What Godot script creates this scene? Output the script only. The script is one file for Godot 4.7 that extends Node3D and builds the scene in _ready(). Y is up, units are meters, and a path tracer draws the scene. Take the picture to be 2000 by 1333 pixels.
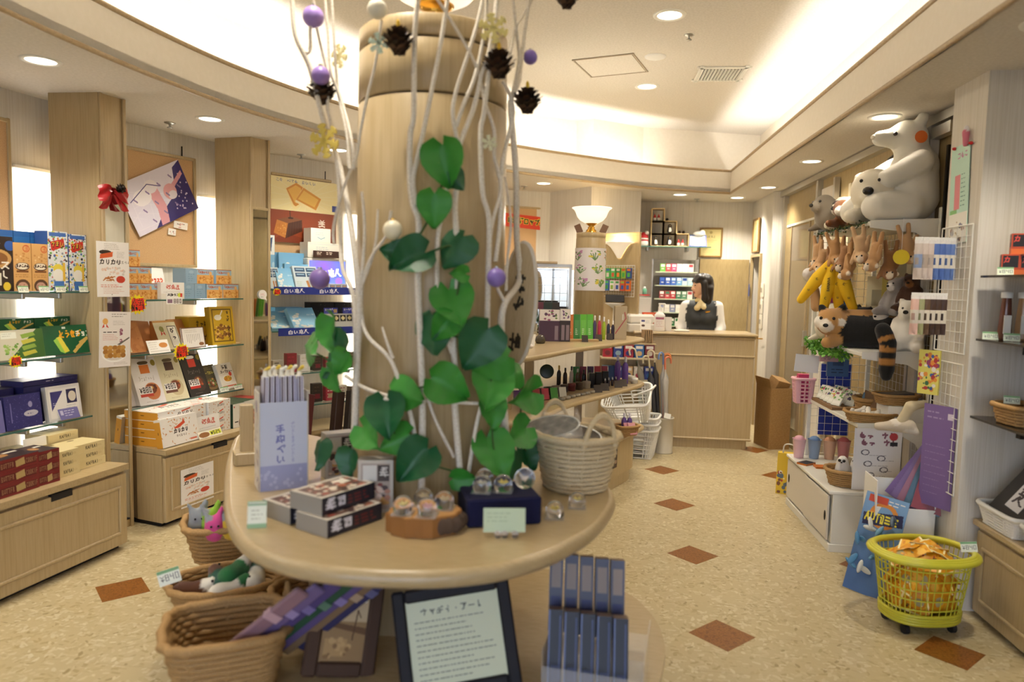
extends Node3D

# ---------------------------------------------------------------- helpers
var rng := RandomNumberGenerator.new()
var M := {}
var taken := {}
var atlas: Array[Image] = []
var pens: Array = []          # per atlas: [x, y, row height]
var sheets := []              # per print: [atlas, Rect2i]
var swatches := {}
var img: Image
var reg := Rect2i()

func numbered(n: String) -> String:
	var k: int = taken.get(n, 0)
	taken[n] = k + 1
	return n if k == 0 else "%s_%03d" % [n, k]

func xf(p: Vector3, yaw := .0, pitch := .0, roll := .0) -> Transform3D:
	return Transform3D(Basis.from_euler(Vector3(deg_to_rad(pitch), deg_to_rad(yaw), deg_to_rad(roll))), p)

func tag(o: Node3D, label: String, cat: String, group := "", kind := "") -> void:
	if label: o.set_meta("label", label)
	if cat: o.set_meta("category", cat)
	if group: o.set_meta("group", group)
	if kind: o.set_meta("kind", kind)

func thing(n: String, label: String, cat: String, t: Transform3D, group := "") -> Node3D:
	var o := Node3D.new()
	o.name = numbered(n)
	add_child(o)
	o.transform = t
	tag(o, label, cat, group)
	return o

func part(p: Node3D, n: String, mesh: Mesh, mat: Material, t := Transform3D.IDENTITY, label := "") -> MeshInstance3D:
	var o := MeshInstance3D.new()
	o.name = n
	o.mesh = mesh
	o.material_override = mat
	o.transform = t
	p.add_child(o, true)
	if label: o.set_meta("label", label)
	return o

func solo(n: String, label: String, cat: String, mesh: Mesh, mat: Material, t: Transform3D, group := "") -> MeshInstance3D:
	var o := part(self, numbered(n), mesh, mat, t)
	tag(o, label, cat, group)
	return o

func struct(n: String, mesh: Mesh, mat: Material, t := Transform3D.IDENTITY, label := "") -> MeshInstance3D:
	var o := part(self, numbered(n), mesh, mat, t)
	tag(o, label, "", "", "structure")
	return o

func mat(key: String, col: Color, rough := .6, metal := .0) -> StandardMaterial3D:
	if M.has(key): return M[key]
	var m := StandardMaterial3D.new()
	m.resource_name = key
	m.albedo_color = col
	m.roughness = rough
	m.metallic = metal
	M[key] = m
	return m

func cm(col: Color, rough := .6) -> StandardMaterial3D:
	return mat("c%s_%d" % [col.to_html(), int(rough * 100)], col, rough)

func h(s: String) -> Color:
	return Color.html(s)

# ---------------------------------------------------------------- mesh building
class MB:
	var v := PackedVector3Array()
	var n := PackedVector3Array()
	var uv := PackedVector2Array()
	var c := PackedColorArray()
	var ix := PackedInt32Array()
	var t := Transform3D.IDENTITY
	var col := Color.WHITE
	func vert(p: Vector3, nn: Vector3, u := Vector2.ZERO) -> int:
		v.append(t * p)
		n.append((t.basis * nn).normalized())
		uv.append(u)
		c.append(col)
		return v.size() - 1
	func tri(a: int, b: int, d: int) -> void:
		ix.append(a); ix.append(d); ix.append(b)
	# corners counter-clockwise seen from outside, starting bottom left
	func quad(a: Vector3, b: Vector3, d: Vector3, e: Vector3, r := Rect2(0, 0, 1, 1)) -> void:
		var nn := (b - a).cross(e - a).normalized()
		if nn == Vector3.ZERO: nn = (d - b).cross(e - b).normalized()
		var i := vert(a, nn, Vector2(r.position.x, r.end.y))
		vert(b, nn, r.end)
		vert(d, nn, Vector2(r.end.x, r.position.y))
		vert(e, nn, r.position)
		tri(i, i + 1, i + 2)
		tri(i, i + 2, i + 3)
	func tri3(a: Vector3, b: Vector3, d: Vector3) -> void:
		var nn := (b - a).cross(d - a).normalized()
		var i := vert(a, nn)
		vert(b, nn)
		vert(d, nn)
		tri(i, i + 1, i + 2)
	# box with bottom centre at p; rects for faces f b r l t d
	func box(p: Vector3, s: Vector3, rs := {}, def := Rect2(0, 0, 1, 1)) -> void:
		var x0 := p.x - s.x / 2
		var x1 := p.x + s.x / 2
		var z0 := p.z - s.z / 2
		var z1 := p.z + s.z / 2
		var y0 := p.y
		var y1 := p.y + s.y
		quad(Vector3(x0, y0, z1), Vector3(x1, y0, z1), Vector3(x1, y1, z1), Vector3(x0, y1, z1), rs.get("f", def))
		quad(Vector3(x1, y0, z0), Vector3(x0, y0, z0), Vector3(x0, y1, z0), Vector3(x1, y1, z0), rs.get("b", def))
		quad(Vector3(x1, y0, z1), Vector3(x1, y0, z0), Vector3(x1, y1, z0), Vector3(x1, y1, z1), rs.get("r", def))
		quad(Vector3(x0, y0, z0), Vector3(x0, y0, z1), Vector3(x0, y1, z1), Vector3(x0, y1, z0), rs.get("l", def))
		quad(Vector3(x0, y1, z1), Vector3(x1, y1, z1), Vector3(x1, y1, z0), Vector3(x0, y1, z0), rs.get("t", def))
		quad(Vector3(x0, y0, z0), Vector3(x1, y0, z0), Vector3(x1, y0, z1), Vector3(x0, y0, z1), rs.get("d", def))
	# box with chamfered edges, bottom centre at p
	func cbox(p: Vector3, s: Vector3, b := .004) -> void:
		b = minf(b, minf(s.x, minf(s.y, s.z)) * .45)
		var o := p + Vector3(0, s.y / 2, 0)
		var e := s / 2
		for ax in 3:
			for sg in [-1.0, 1.0]:
				var d := Vector3.ZERO
				d[ax] = sg
				var u := Vector3.ZERO
				u[(ax + 1) % 3] = 1
				var w := Vector3.ZERO
				w[(ax + 2) % 3] = 1
				if sg < 0:
					var q := u
					u = w
					w = q
				var cu := u * (e.dot(u) - b)
				var cw := w * (e.dot(w) - b)
				var f := o + d * e[ax]
				quad(f - cu - cw, f + cu - cw, f + cu + cw, f - cu + cw)
		for ax in 3:
			var a1 := (ax + 1) % 3
			var a2 := (ax + 2) % 3
			for s1 in [-1.0, 1.0]:
				for s2 in [-1.0, 1.0]:
					var l := Vector3.ZERO
					l[ax] = e[ax] - b
					var d1 := Vector3.ZERO
					d1[a1] = s1
					var d2 := Vector3.ZERO
					d2[a2] = s2
					var pa := o + d1 * e[a1] + d2 * (e[a2] - b)
					var pb := o + d2 * e[a2] + d1 * (e[a1] - b)
					_q(pa, pb, l, d1 + d2)
		for sx in [-1.0, 1.0]:
			for sy in [-1.0, 1.0]:
				for sz in [-1.0, 1.0]:
					var g := Vector3(sx, sy, sz)
					var pa := o + Vector3(sx * e.x, sy * (e.y - b), sz * (e.z - b))
					var pb := o + Vector3(sx * (e.x - b), sy * e.y, sz * (e.z - b))
					var pd := o + Vector3(sx * (e.x - b), sy * (e.y - b), sz * e.z)
					if (pb - pa).cross(pd - pa).dot(g) > 0: tri3(pa, pb, pd)
					else: tri3(pa, pd, pb)
	func _q(pa: Vector3, pb: Vector3, l: Vector3, out: Vector3) -> void:
		if (pb - pa).cross(l).dot(out) > 0: quad(pa - l, pb - l, pb + l, pa + l)
		else: quad(pb - l, pa - l, pa + l, pb + l)
	# profile of (radius, height) pairs turned round y
	func lathe(pr: PackedVector2Array, seg := 24, p := Vector3.ZERO, r := Rect2(0, 0, 1, 1), a0 := .0, a1 := TAU) -> void:
		var k := pr.size()
		var base := v.size()
		for i in k:
			var d0 := pr[i] - pr[maxi(i - 1, 0)]
			var d1 := pr[mini(i + 1, k - 1)] - pr[i]
			var tg := d0.normalized() + d1.normalized()
			var nr := Vector2(tg.y, -tg.x).normalized()
			for j in seg + 1:
				var a := a0 + (a1 - a0) * j / seg
				vert(p + Vector3(sin(a) * pr[i].x, pr[i].y, cos(a) * pr[i].x), Vector3(sin(a) * nr.x, nr.y, cos(a) * nr.x), r.position + r.size * Vector2(float(j) / seg, 1.0 - float(i) / (k - 1)))
		for i in k - 1:
			for j in seg:
				var q := base + i * (seg + 1) + j
				tri(q, q + 1, q + seg + 2)
				tri(q, q + seg + 2, q + seg + 1)
	func cyl(p: Vector3, r: float, hh: float, seg := 16, b := .0) -> void:
		if b > .0: lathe(PackedVector2Array([Vector2(0, 0), Vector2(r - b, 0), Vector2(r - b, 0), Vector2(r, b), Vector2(r, b), Vector2(r, hh - b), Vector2(r, hh - b), Vector2(r - b, hh), Vector2(r - b, hh), Vector2(0, hh)]), seg, p)
		else: lathe(PackedVector2Array([Vector2(0, 0), Vector2(r, 0), Vector2(r, 0), Vector2(r, hh), Vector2(r, hh), Vector2(0, hh)]), seg, p)
	func ball(p: Vector3, s: Vector3, seg := 16, rings := 10) -> void:
		var base := v.size()
		for i in rings + 1:
			var th := PI * i / rings
			for j in seg + 1:
				var a := TAU * j / seg
				var d := Vector3(sin(th) * sin(a), -cos(th), sin(th) * cos(a))
				vert(p + d * s, d / s, Vector2(float(j) / seg, 1.0 - float(i) / rings))
		for i in rings:
			for j in seg:
				var q := base + i * (seg + 1) + j
				tri(q, q + 1, q + seg + 2)
				tri(q, q + seg + 2, q + seg + 1)
	func tube(pts: PackedVector3Array, r0: float, r1 := -1.0, seg := 8, closed := false) -> void:
		if r1 < 0: r1 = r0
		var k := pts.size()
		var base := v.size()
		var up := Vector3.UP
		var f0 := (pts[1] - pts[0]).normalized()
		if absf(f0.dot(up)) > .9: up = Vector3.RIGHT
		for i in k:
			var a := pts[(i - 1 + k) % k] if closed else pts[maxi(i - 1, 0)]
			var b := pts[(i + 1) % k] if closed else pts[mini(i + 1, k - 1)]
			var f := (b - a).normalized()
			var sd := f.cross(up).normalized()
			up = sd.cross(f).normalized()
			var r := lerpf(r0, r1, float(i) / maxi(k - 1, 1))
			for j in seg + 1:
				var an := TAU * j / seg
				var d := sd * cos(an) + up * sin(an)
				vert(pts[i] + d * r, d, Vector2(float(j) / seg, float(i) / k))
		var rows := k if closed else k - 1
		for i in rows:
			for j in seg:
				var q := base + i * (seg + 1) + j
				var q2 := base + ((i + 1) % k) * (seg + 1) + j
				tri(q, q2 + 1, q + 1)
				tri(q, q2, q2 + 1)
		if not closed:
			for e in 2:
				var i0 := base + (0 if e == 0 else (k - 1) * (seg + 1))
				var ctr := pts[0] if e == 0 else pts[k - 1]
				var nn := (pts[0] - pts[1]).normalized() if e == 0 else (pts[k - 1] - pts[k - 2]).normalized()
				var m := v.size()
				v.append(t * ctr); n.append(t.basis * nn); uv.append(Vector2.ZERO); c.append(col)
				for j in seg:
					if e == 0: tri(m, i0 + j, i0 + j + 1)
					else: tri(m, i0 + j + 1, i0 + j)
	func bar(a: Vector3, b: Vector3, r: float, seg := 6) -> void:
		tube(PackedVector3Array([a, b]), r, r, seg)
	# outline in xy (counter-clockwise), from z0 to z1
	func slab(poly: PackedVector2Array, z0: float, z1: float, r := Rect2(0, 0, 1, 1), side := Rect2(0, 0, 0, 0)) -> void:
		var tr := Geometry2D.triangulate_polygon(poly)
		var lo := poly[0]
		var hi := poly[0]
		for q in poly:
			lo = lo.min(q)
			hi = hi.max(q)
		var ccw := not Geometry2D.is_polygon_clockwise(poly)
		for e in 2:
			var z := z1 if e == 0 else z0
			var nn := Vector3(0, 0, 1 if e == 0 else -1)
			var base := v.size()
			for q in poly:
				var f := (q - lo) / (hi - lo)
				vert(Vector3(q.x, q.y, z), nn, r.position + r.size * Vector2(f.x, 1 - f.y))
			for i in tr.size() / 3:
				var a := base + tr[i * 3]
				var b := base + tr[i * 3 + 1]
				var d := base + tr[i * 3 + 2]
				var w := (v[b] - v[a]).cross(v[d] - v[a]).dot(t.basis * nn)
				if w > 0: tri(a, b, d)
				else: tri(a, d, b)
		if side.size == Vector2.ZERO: side = Rect2(r.position, Vector2.ZERO)
		for i in poly.size():
			var a := poly[i]
			var b := poly[(i + 1) % poly.size()]
			if not ccw:
				var q := a
				a = b
				b = q
			quad(Vector3(a.x, a.y, z0), Vector3(b.x, b.y, z0), Vector3(b.x, b.y, z1), Vector3(a.x, a.y, z1), side)
	# grid of points g[row][col] with smooth normals
	func grid(g: Array, r := Rect2(0, 0, 1, 1), both := false) -> void:
		var rows := g.size()
		var cols: int = g[0].size()
		var base := v.size()
		for i in rows:
			for j in cols:
				var du: Vector3 = g[i][mini(j + 1, cols - 1)] - g[i][maxi(j - 1, 0)]
				var dv: Vector3 = g[mini(i + 1, rows - 1)][j] - g[maxi(i - 1, 0)][j]
				vert(g[i][j], du.cross(dv).normalized(), r.position + r.size * Vector2(float(j) / (cols - 1), 1.0 - float(i) / (rows - 1)))
		for i in rows - 1:
			for j in cols - 1:
				var q := base + i * cols + j
				tri(q, q + 1, q + cols + 1)
				tri(q, q + cols + 1, q + cols)
	func done() -> ArrayMesh:
		var a := []
		a.resize(Mesh.ARRAY_MAX)
		a[Mesh.ARRAY_VERTEX] = v
		a[Mesh.ARRAY_NORMAL] = n
		a[Mesh.ARRAY_TEX_UV] = uv
		a[Mesh.ARRAY_COLOR] = c
		a[Mesh.ARRAY_INDEX] = ix
		var m := ArrayMesh.new()
		m.add_surface_from_arrays(Mesh.PRIMITIVE_TRIANGLES, a)
		return m

func mb() -> MB:
	return MB.new()

func cboxm(s: Vector3, b := .004, p := Vector3.ZERO) -> ArrayMesh:
	var m := mb()
	m.cbox(p, s, b)
	return m.done()

func boxm(s: Vector3, p := Vector3.ZERO) -> ArrayMesh:
	var m := mb()
	m.box(p, s)
	return m.done()

func lathem(pr: Array, seg := 24) -> ArrayMesh:
	var m := mb()
	m.lathe(PackedVector2Array(pr), seg)
	return m.done()

func smooth(pts: Array, per := 6, closed := false) -> PackedVector3Array:
	var out := PackedVector3Array()
	var k := pts.size()
	for i in (k if closed else k - 1):
		var p0: Vector3 = pts[(i - 1 + k) % k] if closed else pts[maxi(i - 1, 0)]
		var p1: Vector3 = pts[i]
		var p2: Vector3 = pts[(i + 1) % k]
		var p3: Vector3 = pts[(i + 2) % k] if closed else pts[mini(i + 2, k - 1)]
		for j in per:
			out.append(p1.cubic_interpolate(p2, p0, p3, float(j) / per))
	if not closed: out.append(pts[k - 1])
	return out

# soft bodies: tapered capsules [a, b, ra, rb, colour] joined by a smooth minimum, meshed as surface nets
func blob(prims: Array, cell: float, k := .02, into: MB = null) -> MB:
	var lo := Vector3.INF
	var hi := -Vector3.INF
	for p in prims:
		var r: float = maxf(p[2], p[3])
		lo = lo.min((p[0] as Vector3) - Vector3.ONE * r).min((p[1] as Vector3) - Vector3.ONE * r)
		hi = hi.max((p[0] as Vector3) + Vector3.ONE * r).max((p[1] as Vector3) + Vector3.ONE * r)
	lo -= Vector3.ONE * (cell * 2.5 + k)
	hi += Vector3.ONE * (cell * 2.5 + k)
	var nx := int((hi.x - lo.x) / cell) + 2
	var ny := int((hi.y - lo.y) / cell) + 2
	var nz := int((hi.z - lo.z) / cell) + 2
	var f := PackedFloat32Array()
	f.resize(nx * ny * nz)
	f.fill(1.0)
	var near := PackedInt32Array()
	near.resize(nx * ny * nz)
	var best := PackedFloat32Array()
	best.resize(nx * ny * nz)
	best.fill(9.0)
	for pi in prims.size():
		var p: Array = prims[pi]
		var a: Vector3 = p[0]
		var b: Vector3 = p[1]
		var ra: float = p[2]
		var rb: float = p[3]
		var ab := b - a
		var l2 := maxf(ab.length_squared(), 1e-9)
		var m := maxf(ra, rb) + k + cell * 2.0
		var p0 := ((a.min(b) - Vector3.ONE * m - lo) / cell).floor()
		var p1 := ((a.max(b) + Vector3.ONE * m - lo) / cell).ceil()
		for z in range(maxi(int(p0.z), 0), mini(int(p1.z) + 1, nz)):
			for y in range(maxi(int(p0.y), 0), mini(int(p1.y) + 1, ny)):
				var row := (z * ny + y) * nx
				for x in range(maxi(int(p0.x), 0), mini(int(p1.x) + 1, nx)):
					var q := Vector3(lo.x + x * cell, lo.y + y * cell, lo.z + z * cell) - a
					var tt := clampf(q.dot(ab) / l2, .0, 1.0)
					var d := (q - ab * tt).length() - (ra + (rb - ra) * tt)
					var o := f[row + x]
					var hh := maxf(k - absf(o - d), .0) / k
					f[row + x] = minf(o, d) - hh * hh * k * .25
					if d < best[row + x]:
						best[row + x] = d
						near[row + x] = pi
	var out := into if into else MB.new()
	var idx := {}
	for z in nz - 1:
		for y in ny - 1:
			for x in nx - 1:
				var i := (z * ny + y) * nx + x
				var s := 0
				var ds := [f[i], f[i + 1], f[i + nx], f[i + nx + 1], f[i + nx * ny], f[i + nx * ny + 1], f[i + nx * ny + nx], f[i + nx * ny + nx + 1]]
				for d in ds:
					if d < .0: s += 1
				if s == 0 or s == 8: continue
				var sum := Vector3.ZERO
				var cnt := 0
				for e in 12:
					var c0: int = [0, 2, 4, 6, 0, 1, 4, 5, 0, 1, 2, 3][e]
					var c1: int = [1, 3, 5, 7, 2, 3, 6, 7, 4, 5, 6, 7][e]
					var d0: float = ds[c0]
					var d1: float = ds[c1]
					if (d0 < .0) != (d1 < .0):
						var u := d0 / (d0 - d1)
						sum += Vector3(c0 & 1, (c0 >> 1) & 1, c0 >> 2).lerp(Vector3(c1 & 1, (c1 >> 1) & 1, c1 >> 2), u)
						cnt += 1
				var g := Vector3(ds[1] + ds[3] + ds[5] + ds[7] - ds[0] - ds[2] - ds[4] - ds[6], ds[2] + ds[3] + ds[6] + ds[7] - ds[0] - ds[1] - ds[4] - ds[5], ds[4] + ds[5] + ds[6] + ds[7] - ds[0] - ds[1] - ds[2] - ds[3])
				out.col = prims[near[i]][4]
				idx[i] = out.vert(lo + (Vector3(x, y, z) + sum / cnt) * cell, g)
	out.col = Color.WHITE
	for i in idx:
		var x: int = i % nx
		var y: int = (i / nx) % ny
		var z: int = i / (nx * ny)
		for ax in 3:
			var st: int = [1, nx, nx * ny][ax]
			var s1: int = [nx, nx * ny, 1][ax]
			var s2: int = [nx * ny, 1, nx][ax]
			if (ax == 0 and (y == 0 or z == 0)) or (ax == 1 and (x == 0 or z == 0)) or (ax == 2 and (x == 0 or y == 0)): continue
			var in0 := f[i] < .0
			if in0 == (f[i + st] < .0): continue
			var q := [idx[i], idx.get(i - s1, -1), idx.get(i - s1 - s2, -1), idx.get(i - s2, -1)]
			if q.min() < 0: continue
			if in0:
				out.tri(q[0], q[1], q[2]); out.tri(q[0], q[2], q[3])
			else:
				out.tri(q[0], q[2], q[1]); out.tri(q[0], q[3], q[2])
	return out

func lin(s: String) -> Color:
	return Color.html(s).srgb_to_linear()

# ---------------------------------------------------------------- printing on the atlas
func new_atlas() -> int:
	var a := Image.create(2048, 2048, false, Image.FORMAT_RGB8)
	a.fill(Color(.9, .9, .88))
	atlas.append(a)
	pens.append([2, 2, 0])
	return atlas.size() - 1

func sheet(w: int, hh: int, bg: Color, at := 0) -> int:
	while atlas.size() <= at: new_atlas()
	var p: Array = pens[at]
	if p[0] + w + 4 > 2046:
		p[0] = 2
		p[1] += p[2] + 4
		p[2] = 0
	if p[1] + hh + 4 > 2046: return sheet(w, hh, bg, at + 1)
	reg = Rect2i(p[0], p[1], w, hh)
	p[0] += w + 4
	p[2] = maxi(p[2], hh)
	img = atlas[at]
	img.fill_rect(Rect2i(reg.position - Vector2i(2, 2), reg.size + Vector2i(4, 4)), bg)
	sheets.append([at, reg])
	return sheets.size() - 1

func swatch(c: Color, at: int) -> Rect2:
	var k := "%d%s" % [at, c.to_html()]
	if not swatches.has(k):
		var old := reg
		var oi := img
		var s := sheet(6, 6, c, at)
		if sheets[s][0] != at: push_error("swatch spilled")
		swatches[k] = ruv(s)
		reg = old
		img = oi
	return swatches[k]

func ruv(s: int) -> Rect2:
	var r: Rect2i = sheets[s][1]
	return Rect2(Vector2(r.position) / 2048.0, Vector2(r.size) / 2048.0)

func rect(x: float, y: float, w: float, hh: float, c: Color) -> void:
	var r := Rect2i(reg.position.x + roundi(x), reg.position.y + roundi(y), maxi(1, roundi(w)), maxi(1, roundi(hh))).intersection(reg)
	if r.size.x > 0 and r.size.y > 0: img.fill_rect(r, c)

func line(x0: float, y0: float, x1: float, y1: float, w: float, c: Color) -> void:
	var k := maxi(1, int(maxf(absf(x1 - x0), absf(y1 - y0)) / maxf(w * .5, 1.0)))
	for i in k + 1:
		var u := float(i) / k
		rect(lerpf(x0, x1, u) - w / 2, lerpf(y0, y1, u) - w / 2, w, w, c)

func disc(x: float, y: float, rx: float, ry: float, c: Color) -> void:
	var k := int(ry)
	for i in range(-k, k + 1):
		var w := rx * sqrt(maxf(.0, 1.0 - float(i * i) / (ry * ry)))
		rect(x - w, y + i, w * 2, 1, c)

func poly(pts: Array, c: Color) -> void:
	var lo := 1e9
	var hi := -1e9
	for p in pts:
		lo = minf(lo, p[1])
		hi = maxf(hi, p[1])
	for y in range(floori(lo), ceili(hi) + 1):
		var xs := []
		for i in pts.size():
			var a: Array = pts[i]
			var b: Array = pts[(i + 1) % pts.size()]
			if (a[1] <= y) != (b[1] <= y): xs.append(a[0] + float(y - a[1]) / float(b[1] - a[1]) * (b[0] - a[0]))
		xs.sort()
		for i in xs.size() / 2: rect(xs[i * 2], y, xs[i * 2 + 1] - xs[i * 2], 1, c)

func fuzz(x: float, y: float, w: float, hh: float, cols: Array, k: int, s0: float, s1: float) -> void:
	for i in k:
		var s := rng.randf_range(s0, s1)
		disc(x + rng.randf() * w, y + rng.randf() * hh, s, s * rng.randf_range(.5, 1.0), cols[rng.randi() % cols.size()])

func lines(x: float, y: float, w: float, k: int, step: float, c: Color, th := 1.0, col_gap := .25) -> void:
	for i in k:
		var px := x
		var e := x + w * rng.randf_range(.6, 1.0)
		while px < e:
			var l := rng.randf_range(2, 7) * th
			rect(px, y + i * step, minf(l, e - px), th, c)
			px += l + th * (1.0 + col_gap * 4.0 * rng.randf())

const GLYPH := {
	"白": "5133 2329 238389 2686 2989", "い": "2226384857 737687", "恋": "5052 1282 423524 6265 2434 7485 2618 46485989 5667 7698", "人": "50443018 44668898", "当": "5054 2233 8273 24848888 2686 2888", "地": "2129 0434 0839 535787878785 3565857283 6167",
	"ド": "3139 3557 6172 8191", "ロ": "2228 228288 2888", "ッ": "3345 5355 836668", "プ": "22827558 8190829181", "ス": "2282552818 5688", "カ": "2383786848 512819", "リ": "3236 72765948", "と": "3145 73552626378888", "う": "4151 34748557 48", "き": "2272 2474 415567 25386878", "び": "2242152637576552 6475 8191",
	"チ": "713212 15851585 52552818", "ョ": "33737833 3575 3878", "コ": "22828888 2888", "手": "712212 2474 1686 525848", "ぬ": "2236 5124183767 546282877655 68", "ぐ": "62255578 7281 8392", "寿": "3181 2373 1585 512818 6769 3898 4557", "司": "2282828878 3464 3656 3464 3656 36385858", "ま": "2272 2474 5156275767", "の": "5245273756845 1638 73857", "こ": "3272 2637477887", "山": "5158 2488 24288884 28",
	"さ": "2373 415466 36485868", "っ": "3575867658", "ぱ": "2228 4474 625856374757 8182", "サ": "1585 3236 6265583848", "ク": "4124 326275583848", "ー": "2585", "花": "1282 3133 6163 441618 2529 5459898884 7456", "海": "1122 1425 1928 423242 4272 434846868 3585 4777", "鮮": "2112 22425 13434817 3337 1535 1737 1939 5162 8171 5484 5676 4888 6469", "レ": "325848477784", "試": "1131 0434 1535 1737 172737 4282 43834 6364 5474 5878 737597 8191", "食": "50231425 506586 3373 35753838 3568 28477898", "品": "31613434 31616434 16161919 1639 194919 56565959 5689 5989", "美": "3142 7162 1383 2474 1585 5255 1787 5628 5688", "北": "3239 1434 0938 6167688897 7495", "和": "4112 2129 0434 2517 2536 5383 535889 83", "味": "11131611 3116 1131 1636 5384 4585 615965 6437 6597", "名": "4113 326275482817 57578989 5787 5989", "気": "3112 22724 3474 2464848898 3858 5635", "No": "1816181 8168", "ゆ": "2226 3352627365 375552 5158", "ん": "512838565868978", "あ": "2272 4145574 624525285878765", "る": "32723515 5575876858", "よ": "5158 5373 47265667", "だ": "1353 321517 6373 57668878 8192", "ウ": "5152 2324 23838365583", "デ": "3363 2585 55582818 7181 8292", "ィ": "6352 3545 5559", "ア": "228265 525839", "ト": "4149 4568", "・": "5555 5656", "天": "2282 1585 524518 5588", "使": "3112 2229 4393 4585 45478787 426585 4818 6288", "ラ": "3272 2484756848 ", "を": "2262 411526 743646586", "食2": "5555", "べ": "1633558796 7182 8293", "て": "228254465768", "も": "412637587886 2464 2666", "お": "2252 413937163535577877 7284", "し": "313647688", "い2": "55", "ビ": "32362747788 3656 7182 8192", "ミ": "3254 3456 2779", "ネ": "5152 2373155 5559 6687", "草": "1282 3133 6163 2464 24277727 2757 1888 5659", "昆": "22828528 2282 2383 25857 1616 1989 56", "布": "7122 1383 4123163 3535 35757835 3538 5459"
}
const LATIN := {
	"0": "2171 2129 7179 2979", "1": "5159", "2": "2171 7175 2575 2529 2979", "3": "2171 7179 2575 2979", "4": "2125 2575 7179", "5": "2171 2125 2575 7579 2979", "6": "2171 2129 2575 7579 2979", "7": "2171 7149", "8": "2171 2129 7179 2979 2575", "9": "2171 2125 7179 2575 2979", "¥": "22558255 5559 3686 3787", "N": "29218981", "o": "34547767473434", ".": "4949 4848", "S": "72315267835 7767281", "E": "8121298 2575", "A": "195189 2676", "F": "812129 2575", "O": "31617377697 7937393733 3313", "D": "2129597773512 21", "a": "34647979 6649395636", "f": "62423949 2464", "d": "7179394735457", "P": "29216164526", "T": "1181 5159", "L": "212989", "C": "8251212858 8889", "I": "5159", "R": "292161642 4479", "Y": "1155 9155 5559", "G": "8251 21285888 8555", "e": "25757454347 4979", "r": "3439 356474", "y": "3457 74394", "U": "2127589781", "K": "2129 8125 4589", "M": "19115491 99", "B": "21295989775525 215173 5525", "!": "5156 5859"
}

func glyph(ch: String, x: float, y: float, s: float, w: float, c: Color, sx := 1.0) -> void:
	var d: String = GLYPH.get(ch, LATIN.get(ch, ""))
	for st in d.split(" ", false):
		var px := -1.0
		var py := .0
		for i in st.length() / 2:
			var nx := x + float(st[i * 2].to_int()) / 10.0 * s * sx
			var ny := y + float(st[i * 2 + 1].to_int()) / 10.0 * s
			if px >= 0: line(px, py, nx, ny, w, c)
			elif st.length() <= 3: rect(nx - w / 2, ny - w / 2, w, w, c)
			px = nx
			py = ny

func text(t: String, x: float, y: float, s: float, w: float, c: Color, down := false, sx := 1.0) -> void:
	for i in t.length():
		glyph(t[i], x + (.0 if down else i * s * sx), y + (i * s if down else .0), s, w, c, sx)

func pmat(s: int) -> StandardMaterial3D:
	return M["print%d" % sheets[s][0]]

# box wearing prints; rs maps face letters to sheets, base colours the rest
func pbox(s: Vector3, rs: Dictionary, base: Color) -> ArrayMesh:
	var at: int = sheets[rs.values()[0]][0]
	var u := {}
	for k in rs: u[k] = ruv(rs[k])
	var m := mb()
	m.box(Vector3.ZERO, s, u, swatch(base, at))
	return m.done()

func pnode(n: String, label: String, cat: String, s: Vector3, rs: Dictionary, base: Color, t: Transform3D, group := "") -> MeshInstance3D:
	return solo(n, label, cat, pbox(s, rs, base), pmat(rs.values()[0]), t, group)

const ID := Transform3D.IDENTITY
func v3(x: float, y: float, z: float) -> Vector3:
	return Vector3(x, y, z)

func v2(x: float, y: float) -> Vector2:
	return Vector2(x, y)

func _ready() -> void:
	rng.seed = 20240611
	# ---- camera
	var cam := Camera3D.new()
	cam.name = "camera"
	cam.position = v3(0, 1.5, 0)
	cam.rotation_order = EULER_ORDER_YXZ
	cam.rotation_degrees = v3(-4.6, 6.5, 1.3)
	var ca := CameraAttributesPhysical.new()
	ca.exposure_aperture = 1.5
	ca.frustum_focal_length = 24.89
	ca.frustum_focus_distance = 4.6
	cam.attributes = ca
	add_child(cam)
	cam.fov = 51.235
	cam.current = true
	# ---- sky and exposure
	var we := WorldEnvironment.new()
	we.name = "environment"
	var env := Environment.new()
	env.background_mode = Environment.BG_SKY
	var sk := ProceduralSkyMaterial.new()
	sk.sky_top_color = Color(.70, .77, .90)
	sk.sky_horizon_color = Color(.85, .90, .98)
	sk.ground_bottom_color = Color(.42, .42, .43)
	sk.ground_horizon_color = Color(.6, .62, .64)
	sk.energy_multiplier = 6.0
	env.sky = Sky.new()
	env.sky.sky_material = sk
	env.tonemap_mode = Environment.TONE_MAPPER_LINEAR
	env.tonemap_exposure = 1.15
	env.sdfgi_enabled = true
	env.ssao_enabled = true
	env.ssil_enabled = true
	we.environment = env
	add_child(we)
	make_materials()
	build_shell()
	build_lights()
	build_left()
	build_table()
	build_back()
	build_right()
	for i in atlas.size(): M["print%d" % i].albedo_texture = ImageTexture.create_from_image(atlas[i])
	var lit: StandardMaterial3D = M["lit_sign_screen"]
	lit.albedo_texture = M["print%d" % sheets[M["sign_sheet"]][0]].albedo_texture
	lit.emission_texture = lit.albedo_texture
	lit.emission_operator = BaseMaterial3D.EMISSION_OP_MULTIPLY

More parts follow.
